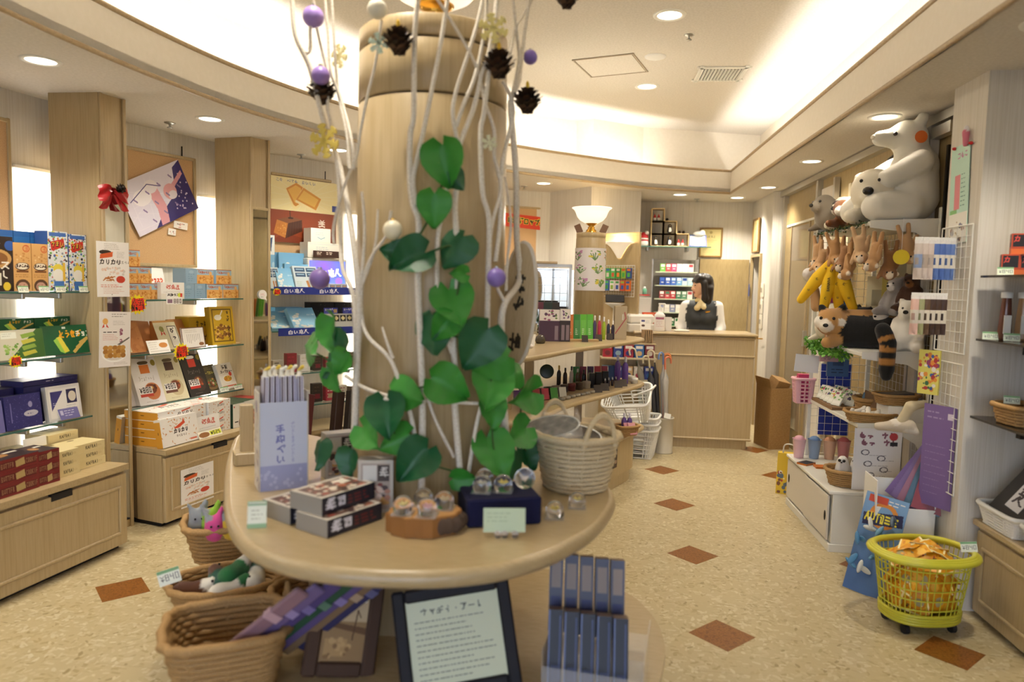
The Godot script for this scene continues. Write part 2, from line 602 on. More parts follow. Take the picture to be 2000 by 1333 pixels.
# ---------------------------------------------------------------- materials
func noise_tex(freq: float, ramp: Array, size := 512, sd := 1, normal := false, strength := 4.0, type := FastNoiseLite.TYPE_SIMPLEX_SMOOTH, oct := 4) -> NoiseTexture2D:
	var f := FastNoiseLite.new()
	f.seed = sd
	f.noise_type = type
	f.frequency = freq
	f.fractal_octaves = oct
	var t := NoiseTexture2D.new()
	t.width = size
	t.height = size
	t.seamless = true
	t.noise = f
	t.as_normal_map = normal
	t.bump_strength = strength
	if not normal:
		var g := Gradient.new()
		g.offsets = PackedFloat32Array(range(ramp.size()).map(func(i): return .25 + .5 * float(i) / (ramp.size() - 1)))
		g.colors = PackedColorArray(ramp)
		t.color_ramp = g
	return t

func tri_mat(key: String, tex: Texture2D, scale: Vector3, rough := .6, world := true) -> StandardMaterial3D:
	var m := mat(key, Color.WHITE, rough)
	m.albedo_texture = tex
	m.uv1_triplanar = true
	m.uv1_world_triplanar = world
	m.uv1_scale = scale
	m.uv1_triplanar_sharpness = 8.0
	return m

func make_materials() -> void:
	for i in 4:
		var m := mat("print%d" % i, Color.WHITE, .45)
		m.texture_repeat = false
	var grain := noise_tex(.02, [h("b09a70"), h("b6a077"), h("bba57d"), h("b39d74")], 512, 3, false, 4.0, FastNoiseLite.TYPE_SIMPLEX_SMOOTH, 5)
	var wood := tri_mat("wood", grain, v3(5, .16, 5), .38)
	wood.clearcoat_enabled = true
	wood.clearcoat = .25
	wood.clearcoat_roughness = .3
	var woodflat := tri_mat("wood_flat", grain, v3(.7, 4, 6), .32)
	woodflat.clearcoat_enabled = true
	woodflat.clearcoat = .4
	woodflat.clearcoat_roughness = .25
	tri_mat("door_wood", noise_tex(.02, [h("978258"), h("a38e63"), h("aa956a"), h("9d885e")], 512, 9, false, 4.0, FastNoiseLite.TYPE_SIMPLEX_SMOOTH, 5), v3(9, .45, 9), .45)
	tri_mat("trim", noise_tex(.03, [h("a18a68"), h("ad9672")], 256, 5), v3(4, 4, 4), .4)
	var streak := noise_tex(.03, [h("d3ccbf"), h("d9d3c7"), h("ded8ce"), h("d5cec2")], 512, 12, false, 4.0, FastNoiseLite.TYPE_SIMPLEX_SMOOTH, 5)
	tri_mat("wallpaper", streak, v3(3.6, .05, 3.6), .8)
	var cl := tri_mat("ceiling", noise_tex(.09, [h("d3ccc0"), h("dcd5ca")], 256, 21), v3(3, 3, 3), .9)
	cl.uv1_scale = v3(2, 2, 2)
	tri_mat("fascia", noise_tex(.06, [h("e4dccd"), h("e7dfd1")], 256, 22), v3(1.5, 1.5, 1.5), .8)
	# vinyl floor: flecks pressed into a beige ground
	var fi := Image.create(1024, 1024, false, Image.FORMAT_RGB8)
	fi.fill(h("bcac86"))
	var cols := [h("c4b592"), h("b3a27a"), h("bfb08b"), h("cbbf9f"), h("ab9970"), h("b8a880"), h("c8bb99")]
	for i in 3800:
		var c: Color = cols[rng.randi() % cols.size()]
		if rng.randf() < .03: c = h("9c8a62")
		if rng.randf() < .05: c = h("d0c5a6")
		var x := rng.randi() % 1024
		var y := rng.randi() % 1024
		var a := rng.randf() * PI
		var l := rng.randf_range(6, 26)
		var w := rng.randf_range(5, 12)
		for k in int(l):
			fi.fill_rect(Rect2i(int(x + cos(a) * k) % 1024, int(y + sin(a) * k + 1024) % 1024, int(w * (1.0 - absf(k / l - .5))) + 1, int(w * .7) + 1), c)
	var ft := ImageTexture.create_from_image(fi)
	var fl := tri_mat("vinyl", ft, v3(.75, .75, .75), .28)
	fl.metallic_specular = .45
	var dm := tri_mat("inset", noise_tex(.035, [h("6f4116"), h("85511f"), h("94602a"), h("7a481a")], 256, 31), v3(5, 5, 5), .3)
	dm.metallic_specular = .45
	mat("joint", h("9a8a66"), .8)
	tri_mat("cork", noise_tex(.25, [h("c39b6e"), h("cfa97c"), h("d6b488")], 256, 41), v3(3, 3, 3), .9)
	mat("mirror", Color(.86, .87, .86), .03, 1.0)
	mat("steel", Color(.72, .72, .70), .3, 1.0)
	mat("alu", Color(.78, .77, .74), .35, .8)
	mat("brass", Color(.85, .65, .28), .18, 1.0)
	mat("dark_metal", Color(.10, .09, .09), .4, .6)
	mat("white_metal", h("e8e6dd"), .35)
	mat("wire_white", h("e4e2da"), .4)
	mat("black", h("17161a"), .6)
	mat("white", h("ecebe6"), .5)
	mat("paper", h("f0eee6"), .7)
	var sg := mat("shelf_glass", Color(.62, .80, .76, .16), .03)
	sg.transparency = BaseMaterial3D.TRANSPARENCY_ALPHA
	var cg := mat("clear", Color(.93, .94, .95, .14), .06)
	cg.transparency = BaseMaterial3D.TRANSPARENCY_ALPHA
	var ge := mat("glass_edge", h("3f6a60"), .15)
	ge.metallic_specular = .6
	var cr := mat("crystal", Color(1, 1, 1, .02), .02)
	cr.transparency = BaseMaterial3D.TRANSPARENCY_ALPHA
	cr.refraction_enabled = true
	cr.refraction_scale = .05
	var fur := mat("fur", Color.WHITE, 1.0)
	fur.vertex_color_use_as_albedo = true
	fur.rim_enabled = true
	fur.rim = .4
	fur.normal_enabled = true
	fur.normal_texture = noise_tex(.25, [], 256, 51, true, 6.0)
	fur.uv1_triplanar = true
	fur.uv1_scale = v3(9, 9, 9)
	var vc := mat("vcol", Color.WHITE, .6)
	vc.vertex_color_use_as_albedo = true
	var wick := tri_mat("wicker", noise_tex(.05, [h("96713f"), h("b08a55"), h("c19c68")], 256, 61), v3(20, 20, 20), .7, false)
	wick.uv1_triplanar_sharpness = 2.0
	tri_mat("wicker_pale", noise_tex(.05, [h("bfa87c"), h("d6c299"), h("e2d2ae")], 256, 62), v3(20, 20, 20), .7, false)
	tri_mat("cardboard", noise_tex(.05, [h("9c7848"), h("a88352")], 256, 63), v3(4, 4, 4), .85)
	tri_mat("branch", noise_tex(.08, [h("d6cbb8"), h("e6ddcd"), h("ece5d8")], 256, 64), v3(6, 6, 6), .7, false)

func glow(key: String, col: Color, e: float) -> StandardMaterial3D:
	var m := mat(key, Color(.95, .94, .92), .5)
	m.emission_enabled = true
	m.emission = col
	m.emission_energy_multiplier = e
	return m

# ---------------------------------------------------------------- room shell
var FASCIA := [v3(-2.28, 0, 2.4), v3(-2.28, 0, .5), v3(-2.28, 0, -1.4), v3(-2.28, 0, -2.55), v3(-2.27, 0, -2.95), v3(-2.24, 0, -3.39), v3(-2.165, 0, -3.9), v3(-2.05, 0, -4.33), v3(-1.91, 0, -4.71), v3(-1.73, 0, -5.08), v3(-1.48, 0, -5.5), v3(-1.18, 0, -5.92), v3(-.85, 0, -6.32), v3(-.5, 0, -6.66), v3(-.18, 0, -6.92), v3(.12, 0, -7.15), v3(.415, 0, -7.36), v3(.9, 0, -7.62), v3(1.385, 0, -7.79)]
const SOFFIT := 2.5
const LIP := 2.73
const CEIL := 3.17

func wall_seg(m: MB, a: Vector2, b: Vector2, y0: float, y1: float, th := .12) -> void:
	# inner face from a to b with the room on the right hand of a -> b seen from above turned outwards by th
	var d := (b - a).normalized()
	var o := v2(d.y, -d.x) * th
	var poly2 := [a - d * .0, b + d * .0, b + o, a + o]
	m.quad(V(poly2[0], y0), V(poly2[1], y0), V(poly2[1], y1), V(poly2[0], y1))
	m.quad(V(poly2[2], y0), V(poly2[3], y0), V(poly2[3], y1), V(poly2[2], y1))
	m.quad(V(poly2[0], y1), V(poly2[1], y1), V(poly2[2], y1), V(poly2[3], y1))
	m.quad(V(poly2[3], y0), V(poly2[2], y0), V(poly2[1], y0), V(poly2[0], y0))
	m.quad(V(poly2[1], y0), V(poly2[2], y0), V(poly2[2], y1), V(poly2[1], y1))
	m.quad(V(poly2[3], y0), V(poly2[0], y0), V(poly2[0], y1), V(poly2[3], y1))

func V(p: Vector2, y: float) -> Vector3:
	return v3(p.x, y, p.y)

func walls(n: String, pts: Array, m: Material, y0 := .0, y1 := CEIL, label := "") -> MeshInstance3D:
	var b := mb()
	for i in pts.size() - 1: wall_seg(b, pts[i], pts[i + 1], y0, y1)
	return struct(n, b.done(), m, ID, label)

func offset_path(pts: PackedVector3Array, d: float) -> PackedVector3Array:
	var out := PackedVector3Array()
	for i in pts.size():
		var f := (pts[mini(i + 1, pts.size() - 1)] - pts[maxi(i - 1, 0)]).normalized()
		out.append(pts[i] + v3(f.z, 0, -f.x) * d)
	return out

func ribbon(m: MB, path: PackedVector3Array, y0: float, y1: float, th: float) -> void:
	var o := offset_path(path, th)
	for i in path.size() - 1:
		var a := path[i]
		var b := path[i + 1]
		var c := o[i + 1]
		var d := o[i]
		var u0 := v3(0, y0, 0)
		var u1 := v3(0, y1, 0)
		m.quad(a + u0, b + u0, b + u1, a + u1)
		m.quad(c + u0, d + u0, d + u1, c + u1)
		m.quad(a + u1, b + u1, c + u1, d + u1)
		m.quad(d + u0, c + u0, b + u0, a + u0)

func flat_slab(pts: PackedVector2Array, y0: float, y1: float) -> ArrayMesh:
	# outline given in (x, z)
	var m := mb()
	m.t = Transform3D(Basis(v3(1, 0, 0), v3(0, 0, -1), v3(0, 1, 0)), Vector3.ZERO)
	var p := PackedVector2Array()
	for q in pts: p.append(v2(q.x, -q.y))
	m.slab(p, y0, y1)
	return m.done()

func build_shell() -> void:
	# floor: base, square vinyl tiles and diamond insets
	var fb := boxm(v3(6.6, .2, 11.6), v3(-.5, -.2, -3.15))
	var fl := struct("floor", fb, M.joint, ID, "pale beige speckled vinyl tile floor with brown diamond insets")
	var tm := boxm(v3(.3085, .003, .3085))
	var s := .9291
	for i in range(-10, 7):
		for j in range(-2, 20):
			var p := v3(.5953 + (i + .5) * s / 3.0, 0, -3.06 + 3 * s / 3 - (j + .5) * s / 3.0)
			if p.x < -3.2 or p.x > 2.1 or p.z < -8.5 or p.z > -1.9: continue
			if p.x > 1.95 and p.z < -3.6: continue
			if absf(p.x) > -p.z * .95: continue
			part(fl, "tile", tm, M.vinyl, Transform3D(Basis(Vector3.UP, (rng.randi() % 4) * PI / 2), p))
	var under := boxm(v3(6.4, .0026, 11.4), v3(-.5, 0, -3.15))
	part(fl, "field", under, M.vinyl)
	var dmesh := boxm(v3(.201, .0036, .201))
	for i in range(-3, 2):
		for j in range(-1, 6):
			var p := v3(.5953 + i * s, 0, -3.06 - j * s)
			if p.x < -2.5 and p.z < -4: continue
			if p.z > -1.9 or (p.x < -1.0 and p.z < -7.3): continue
			part(fl, "inset_tile", dmesh, M.inset, xf(p, 45), "brown diamond inset tile")
	# ceiling, soffit, fascia
	struct("ceiling", boxm(v3(6.8, .15, 11.8), v3(-.5, CEIL, -3.15)), M.ceiling, ID, "plain off white upper ceiling lit from hidden coves")
	var path := smooth(FASCIA, 4)
	path.append(v3(1.385, 0, -7.79))
	var right := PackedVector3Array([v3(1.385, 0, -7.79), v3(1.38, 0, -4), v3(1.38, 0, 2.4)])
	var ring := PackedVector2Array()
	for p in path: ring.append(v2(p.x, p.z))
	ring.append(v2(1.38, 2.4))
	ring.append(v2(2.6, 2.4))
	ring.append(v2(2.6, -8.9))
	ring.append(v2(-3.7, -8.9))
	ring.append(v2(-3.7, 2.4))
	struct("ceiling_soffit", flat_slab(ring, SOFFIT, SOFFIT + .05), M.ceiling, ID, "lowered beige soffit running round the shop")
	var fm := mb()
	path.remove_at(path.size() - 1)
	ribbon(fm, path, SOFFIT, LIP, .03)
	ribbon(fm, right, SOFFIT, LIP, .03)
	struct("ceiling_fascia", fm.done(), M.fascia, ID, "curved cream fascia band above the soffit")
	for e in [[SOFFIT, "trim_1", "thin wooden bead along the lower edge of the fascia"], [LIP, "trim_2", "thin wooden bead along the upper edge of the fascia"]]:
		var tm2 := mb()
		var q := PackedVector3Array()
		for p in path: q.append(p + v3(0, e[0], 0))
		tm2.tube(q, .013, .013, 8)
		var q2 := PackedVector3Array()
		for p in right: q2.append(p + v3(0, e[0], 0))
		tm2.tube(q2, .013, .013, 8)
		struct(e[1], tm2.done(), M.trim, ID, e[2])
	# cove walls above the soffit
	var cw := offset_path(path, .4)
	var cove := []
	for p in cw:
		if p.z > -6.55: cove.append(v2(p.x, p.z))
	cove += [v2(-.97, -6.93), v2(-.23, -7.46), v2(-.06, -7.33), v2(.46, -7.74), v2(1.74, -8.15)]
	walls("wall_cove", cove, M.fascia, SOFFIT + .03, CEIL, "bright white cove wall above the fascia")
	walls("wall_cove_right", [v2(1.74, -8.15), v2(1.74, 2.4)], M.fascia, SOFFIT + .03, CEIL, "bright white cove wall above the right fascia")
	# outer walls
	walls("wall_left", [v2(-3.3, 2.4), v2(-3.3, -3.1), v2(-3.22, -3.7), v2(-3.09, -4.46), v2(-2.82, -5.14), v2(-2.62, -5.556), v2(-2.19, -6.165), v2(-1.6, -6.95), v2(-.93, -7.68), v2(-.51, -7.83)], M.wallpaper, 0, SOFFIT + .01, "curved wall in pale streaked wallpaper behind the left shelves")
	walls("wall_back", [v2(-.51, -7.83), v2(-.06, -7.33), v2(.46, -7.73), v2(.46, -8.6), v2(1.8, -8.6)], M.wallpaper, 0, SOFFIT + .01, "stepped back wall in pale streaked wallpaper")
	# right wall of the till recess, with a doorway
	walls("wall_recess", [v2(1.8, -8.6), v2(1.8, -8.5)], M.wallpaper, 0, SOFFIT + .01, "narrow wall strip beside the dark doorway")
	walls("wall_over_door", [v2(1.8, -8.5), v2(1.8, -8.05)], M.wallpaper, 1.86, SOFFIT + .01, "wall above the dark doorway behind the till")
	walls("wall_pier", [v2(1.8, -8.05), v2(1.79, -7.62), v2(1.91, -7.6)], M.wallpaper, 0, SOFFIT + .01, "wallpapered pier right of the till recess")
	struct("wall_right", boxm(v3(.12, CEIL, 4.0), v3(1.97, 0, -5.7)), M.door_wood, ID, "wood panelled right wall behind the plush rack")
	struct("wall_panel", prism([v2(1.725, -3.8), v2(2.4, -3.8), v2(2.4, -3.49), v2(1.725, -3.49)], 0, SOFFIT + .01), M.wallpaper, ID, "pale wallpapered pier holding the wire grids")
	walls("wall_right_near", [v2(2.25, -3.49), v2(2.25, 2.4)], M.wallpaper, 0, SOFFIT + .01, "pale wall behind the dark glass shelves")
	struct("wall_passage", boxm(v3(.1, 2.6, 1.2), v3(2.4, 0, -8.3)), M.door_wood, ID, "dark passage behind the doorway")
	# outer shell keeps daylight out
	struct("wall_outer_left", boxm(v3(.15, 3.6, 11.9), v3(-3.8, -.2, -3.15)), M.white, ID, "outer wall left of the shop")
	struct("wall_outer_right", boxm(v3(.15, 3.6, 11.9), v3(2.78, -.2, -3.15)), M.white, ID, "outer wall right of the shop")
	struct("wall_outer_back", boxm(v3(6.8, 3.6, .15), v3(-.5, -.2, -9.05)), M.white, ID, "outer wall behind the till")
	# shop front behind the camera with a wide window
	var wf := mb()
	wf.box(v3(-.5, 0, 2.45), v3(6.6, .15, .15))
	wf.box(v3(-.5, 2.3, 2.45), v3(6.6, 1.1, .15))
	wf.box(v3(-3.2, .15, 2.45), v3(1.2, 2.15, .15))
	wf.box(v3(2.3, .15, 2.45), v3(1.0, 2.15, .15))
	struct("wall_front", wf.done(), M.wallpaper, ID, "front wall with the wide shop window")
	var w1 := struct("window_1", boxm(v3(4.4, 2.15, .012), v3(-.4, .15, 2.45)), M.clear, ID, "wide glass shop window")
	for x in [-2.6, -1.13, .33, 1.8]: part(w1, "window_frame", boxm(v3(.05, 2.15, .06), v3(x, .15, 2.45)), M.alu)
	# pavement outside
	struct("floor_outside", boxm(v3(30, .1, 20), v3(0, -.25, 12.6)), cm(h("8d8a84"), .9), ID, "grey pavement in front of the shop")
	# left pillars
	pillar(v2(-3.05, -3.725), v2(-2.75, -3.72), v2(-2.71, -3.89), v2(-3.1, -4.1), "first wooden pillar with a narrow mirror strip", 1.99)
	pillar(v2(-2.76, -4.96), v2(-2.472, -4.903), v2(-2.39, -5.05), v2(-2.62, -5.3), "second wooden pillar with a narrow mirror strip", 1.99)
	pillar(v2(-2.02, -6.05), v2(-1.75, -5.98), v2(-1.65, -6.12), v2(-1.85, -6.4), "third wooden pillar behind the round column", 1.99)
	# luminous panels beside the pillars
	lum(v2(-3.225, -3.66), v2(-3.165, -3.98))
	lum(v2(-2.885, -4.93), v2(-2.785, -5.16))
	lum(v2(-2.20, -6.12), v2(-2.03, -6.36))
	# door details of the right wall
	right_doors()

func pillar(a: Vector2, b: Vector2, c: Vector2, d: Vector2, label: String, top: float) -> void:
	var body := struct("wall_pillar", prism([a, b, c, d], .0, SOFFIT + .01), M.wood, ID, label)
	# mirror strip framed by thin rails on the face b - c
	var dr := (c - b).normalized()
	var nn := v2(-dr.y, dr.x)
	if nn.dot(v2(1, .4)) < 0: nn = -nn
	var l := b.distance_to(c)
	var mid := (b + c) / 2 + nn * .004
	var yaw := rad_to_deg(atan2(nn.x, nn.y))
	part(body, "mirror", boxm(v3(l - .05, top - .05, .006)), M.mirror, xf(V(mid, .05), yaw), "narrow mirror strip")
	for e in [-1, 1]:
		part(body, "rail", cboxm(v3(.02, SOFFIT, .016), .003), M.wood, xf(V((b if e < 0 else c) + dr * (-e) * .012 + nn * .006, 0), yaw))
	part(body, "rail", cboxm(v3(l, .02, .02), .004), M.wood, xf(V(mid, top), yaw))

func prism(p: Array, y0: float, y1: float) -> ArrayMesh:
	return flat_slab(PackedVector2Array(p), y0, y1)

func lum(a: Vector2, b: Vector2) -> void:
	var d := (b - a).normalized()
	var nn := v2(-d.y, d.x)
	if nn.x < 0: nn = -nn
	var yaw := rad_to_deg(atan2(nn.x, nn.y))
	var w := a.distance_to(b)
	var mid := (a + b) / 2 + nn * .012
	var o := thing("backlit_light_panel", "", "light panel", xf(V(mid, .5), yaw), "tall backlit light panels by the pillars")
	o.set_meta("label", ["tall glowing white light panel left of the first pillar", "tall glowing white light panel left of the second pillar", "tall glowing white light panel left of the third pillar"][taken["backlit_light_panel"] - 1])
	part(o, "light_diffuser", boxm(v3(w, 1.58, .01)), glow("panel_glow", Color(1.0, .96, .90), 2.2))
	part(o, "frame", cboxm(v3(w, .02, .02), .003, v3(0, 1.58, 0)), M.white_metal)
	var al := AreaLight3D.new()
	al.name = "panel_light"
	al.area_size = v2(w, 1.55)
	al.light_color = Color(1.0, .99, .97)
	al.light_energy = .6
	al.shadow_enabled = true
	al.area_range = 12
	o.add_child(al)
	al.position = v3(0, .79, .012)
	al.rotation.y = PI

func right_doors() -> void:
	# aluminium head rail and folding door leaves along the right wall
	var dd := struct("door_1", boxm(v3(.02, 2.36, 1.02), v3(1.905, .0, -6.98)), M.door_wood, ID, "glazed folding door leaf beside the wall pier")
	part(dd, "door_frame", boxm(v3(.05, 2.5, .06), v3(1.89, 0, -7.52)), M.alu)
	part(dd, "door_frame", boxm(v3(.05, 2.5, .05), v3(1.89, 0, -6.44)), M.alu)
	part(dd, "door_rail", boxm(v3(.06, .05, 3.8), v3(1.88, 2.44, -5.7)), M.alu)
	part(dd, "door_pane", boxm(v3(.006, 1.9, .62), v3(1.892, .2, -6.95)), M.clear)
	part(dd, "transom", boxm(v3(.012, .02, .9), v3(1.889, 2.12, -6.97)), M.white_metal)
	for z in [-7.25, -6.66]: part(dd, "muntin", boxm(v3(.012, 2.1, .015), v3(1.889, .02, z)), M.wood)
	part(dd, "door_handle", boxm(v3(.03, .14, .03), v3(1.88, 1.0, -6.62)), M.alu)
	var d2 := struct("door_2", boxm(v3(.02, 2.36, .4), v3(1.905, 0, -6.2)), M.wallpaper, ID, "pale door leaf with a metal closer arm")
	part(d2, "door_edge", boxm(v3(.04, 2.4, .04), v3(1.88, 0, -5.98)), M.alu)
	part(d2, "door_leaf", boxm(v3(.03, 2.3, .05), v3(1.87, 0, -5.6)), cm(h("e0d6b8"), .5))
	var arm := mb()
	arm.tube(PackedVector3Array([v3(1.87, 2.27, -5.55), v3(1.80, 2.27, -5.1), v3(1.84, 2.24, -5.3)]), .008)
	arm.tube(PackedVector3Array([v3(1.87, 2.36, -4.95), v3(1.78, 2.37, -4.35)]), .008)
	part(d2, "closer_arm", arm.done(), M.dark_metal)
	part(d2, "closer_box", boxm(v3(.05, .06, .22), v3(1.87, 2.36, -4.2)), M.alu)
	part(d2, "door_post", boxm(v3(.05, 2.5, .09), v3(1.88, 0, -4.38)), M.wallpaper)
	part(d2, "door_post", boxm(v3(.04, 2.45, .03), v3(1.87, 0, -4.45)), M.alu)
	part(d2, "door_rail", boxm(v3(.03, 2.3, .02), v3(1.88, 0, -4.15)), M.dark_metal)

# ---------------------------------------------------------------- lamps
func downlight(p: Vector3, label: String, e: float, r := .075) -> void:
	var o := thing("downlight", label, "downlight", xf(p), "round recessed downlights")
	part(o, "trim_ring", lathem([v2(r * .86, -.001), v2(r * .9, -.006), v2(r * 1.16, -.006), v2(r * 1.2, .0)], 28), M.white_metal)
	part(o, "light_disc", lathem([v2(0, -.004), v2(r * .86, -.003)], 24), glow("down_glow", Color(1.0, .95, .86), 6.0))
	var sp := SpotLight3D.new()
	sp.name = "downlight_lamp"
	sp.light_color = Color(1.0, .96, .89)
	sp.light_energy = e
	sp.spot_angle = 62
	sp.spot_angle_attenuation = .9
	sp.spot_range = 12
	sp.spot_attenuation = 2
	sp.light_size = .06
	sp.shadow_enabled = true
	o.add_child(sp)
	sp.position = v3(0, -.02, 0)
	sp.rotation.x = -PI / 2

func build_lights() -> void:
	var dl := [[-2.626, -3.169, "leftmost downlight above the first snack bay"], [-2.455, -4.356, "downlight above the cork board bay"], [-2.0, -5.4, "downlight above the pale blue box bay"], [-.532, -7.132, "downlight above the red banner"], [1.615, -4.369, "downlight above the large white bear"], [1.639, -5.837, "downlight above the grey plush seal"], [1.662, -7.312, "downlight nearest the wall pier right of the till"], [.881, -7.917, "downlight above the cube shelf behind the till"], [1.524, -8.14, "downlight in the far right corner behind the till"], [-2.62, -1.9, "downlight left of the camera"], [1.62, -2.9, "downlight above the jars on the right"]]
	for d in dl: downlight(v3(d[0], SOFFIT, d[1]), d[2], 2.4 if d[1] < -7.5 else 1.4)
	downlight(v3(.405, CEIL, -4.6), "larger downlight high in the upper ceiling", 2.0, .085)
	downlight(v3(.38, CEIL, -6.18), "downlight on the upper ceiling beyond the hatch", 2.0, .085)
	downlight(v3(-.9, CEIL, -2.2), "downlight on the upper ceiling over the display table", 2.0, .085)
	# fluorescent tubes hidden behind the fascia
	var pts := smooth(FASCIA, 6)
	var off := offset_path(pts, .10)
	var segs := []
	var acc := .0
	var st := off[0]
	for i in range(1, off.size()):
		if off[i].distance_to(st) > .95:
			segs.append([st, off[i]])
			st = off[i]
	for k in 9: segs.append([v3(1.48, 0, -7.6 + k * 1.08), v3(1.48, 0, -7.6 + k * 1.08 + 1.0)])
	var tubes := thing("cove_light_tube_row", "hidden row of fluorescent tubes behind the fascia", "cove light", ID)
	for s in segs:
		var a: Vector3 = s[0] + v3(0, 2.6, 0)
		var b: Vector3 = s[1] + v3(0, 2.6, 0)
		var m := mb()
		m.bar(a, b, .013, 8)
		part(tubes, "light_tube", m.done(), glow("tube_glow", Color(1.0, .95, .88), 3.0))
		var al := AreaLight3D.new()
		al.name = "tube_light"
		al.area_size = v2(a.distance_to(b), .05)
		al.light_color = Color(1.0, .985, .96)
		al.light_energy = .5
		al.shadow_enabled = true
		tubes.add_child(al, true)
		var d := (b - a).normalized()
		al.area_range = 12
		al.transform = Transform3D(Basis(d, Vector3.DOWN.cross(d), Vector3.DOWN), (a + b) / 2 + v3(0, .016, 0))
	# fittings on the ceilings
	var spm := lathem([v2(.0, -.035), v2(.018, -.034), v2(.018, -.03), v2(.006, -.028), v2(.008, -.012), v2(.022, -.008), v2(.035, -.004), v2(.036, .0)], 16)
	for d in [[-2.794, SOFFIT, -4.466, "small sprinkler head in front of the second pillar"], [-.747, SOFFIT, -7.35, "small sprinkler head near the red banner"], [-2.38, SOFFIT, -5.6, "small sprinkler head above the cookie poster"], [1.115, SOFFIT, -8.3, "small sprinkler head behind the till"], [.57, CEIL, -4.96, "small sprinkler head on the upper ceiling"]]:
		solo("sprinkler_head", d[3], "sprinkler", spm, M.steel, xf(v3(d[0], d[1], d[2])), "ceiling sprinkler heads")
	solo("smoke_detector", "round flat white smoke detector beside the ceiling hatch", "detector", lathem([v2(0, -.02), v2(.04, -.018), v2(.058, -.012), v2(.075, -.006), v2(.078, 0)], 28), M.white, xf(v3(.385, CEIL, -5.4)))
	var hatch := thing("ceiling_hatch", "square flush access hatch in the upper ceiling", "hatch", xf(v3(.07, CEIL, -5.6), -17))
	part(hatch, "hatch_panel", boxm(v3(.43, .006, .43), v3(0, -.006, 0)), M.ceiling)
	for e in 4:
		part(hatch, "frame", cboxm(v3(.47, .009, .012), .002), cm(h("a89a86"), .5), Transform3D(Basis(Vector3.UP, e * PI / 2), Basis(Vector3.UP, e * PI / 2) * v3(0, -.009, .226)))
	var vent := thing("ceiling_vent", "rectangular white slatted vent grille on the upper ceiling", "vent", xf(v3(.92, CEIL, -5.83), 0))
	part(vent, "backing", boxm(v3(.34, .004, .32), v3(0, -.005, 0)), M.black)
	for e in 4:
		part(vent, "frame", cboxm(v3(.40, .014, .03), .003), M.white_metal, Transform3D(Basis(Vector3.UP, e * PI / 2), Basis(Vector3.UP, e * PI / 2) * v3(0, -.014, .165)))
	for i in 13: part(vent, "slat", boxm(v3(.006, .02, .31)), M.white_metal, xf(v3(-.15 + i * .025, -.02, 0), 0, 0, 25))

# ---------------------------------------------------------------- left side: three bays of boxed sweets
func fr(o: Vector3, deg: float) -> Transform3D:
	return Transform3D(Basis(Vector3.UP, deg_to_rad(deg)), o)

func wedge(s: Vector3, top_d: float, rs: Dictionary, base: Color) -> ArrayMesh:
	# box whose depth shrinks from s.z at the bottom to top_d at the top, back kept upright at -s.z / 2
	var at: int = sheets[rs.values()[0]][0]
	var def := swatch(base, at)
	var m := mb()
	var x := s.x / 2
	var zb := -s.z / 2
	var z0 := s.z / 2
	var z1 := zb + top_d
	var g := func(k): return ruv(rs[k]) if rs.has(k) else def
	m.quad(v3(-x, 0, z0), v3(x, 0, z0), v3(x, s.y, z1), v3(-x, s.y, z1), g.call("f"))
	m.quad(v3(x, 0, zb), v3(-x, 0, zb), v3(-x, s.y, zb), v3(x, s.y, zb), def)
	m.quad(v3(x, 0, z0), v3(x, 0, zb), v3(x, s.y, zb), v3(x, s.y, z1), g.call("r"))
	m.quad(v3(-x, 0, zb), v3(-x, 0, z0), v3(-x, s.y, z1), v3(-x, s.y, zb), g.call("l"))
	m.quad(v3(-x, s.y, z1), v3(x, s.y, z1), v3(x, s.y, zb), v3(-x, s.y, zb), def)
	m.quad(v3(-x, 0, zb), v3(x, 0, zb), v3(x, 0, z0), v3(-x, 0, z0), def)
	return m.done()

func glass_shelf(f: Transform3D, poly2: Array, y: float, label: String, br: Array) -> void:
	var o := thing("glass_shelf", label, "shelf", f * xf(v3(0, y - .010, 0)), "glass shelves of the left bays")
	var p := PackedVector2Array()
	for q in poly2: p.append(q)
	part(o, "pane", flat_slab(p, 0, .009), M.shelf_glass)
	var a: Vector2 = poly2[0]
	var b: Vector2 = poly2[1]
	part(o, "polished_edge", boxm(v3(b.x - a.x, .009, .003), v3((a.x + b.x) / 2, 0, a.y + .0016)), M.glass_edge, ID, "green polished glass edge")
	for x in br:
		part(o, "bracket", cboxm(v3(.022, .03, .24), .003, v3(x, -.031, -.16)), M.steel)

func burst(f: Transform3D, label: String, r: float, word: String, sz: float) -> void:
	var s := sheet(72, 60, h("f6e51e"))
	poly([[16, 14], [60, 10], [64, 46], [12, 50]], h("e8301c"))
	text(word, 15, 12, 24 * sz, 4, h("160c08"), false, .9)
	text("No.1", 14, 30, 20, 3, h("160c08"), false, .62)
	text(word, 14, 11, 24 * sz, 2, h("ff5a30"), false, .9)
	var p := PackedVector2Array()
	for i in 28:
		var a := TAU * i / 28.0
		var rr := r * (1.0 if i % 2 == 0 else .76)
		p.append(v2(cos(a) * rr, sin(a) * rr * .86))
	var m := mb()
	m.slab(p, -.001, .001, ruv(s))
	solo("burst_sign", label, "sign", m.done(), pmat(s), f, "star shaped price bursts")

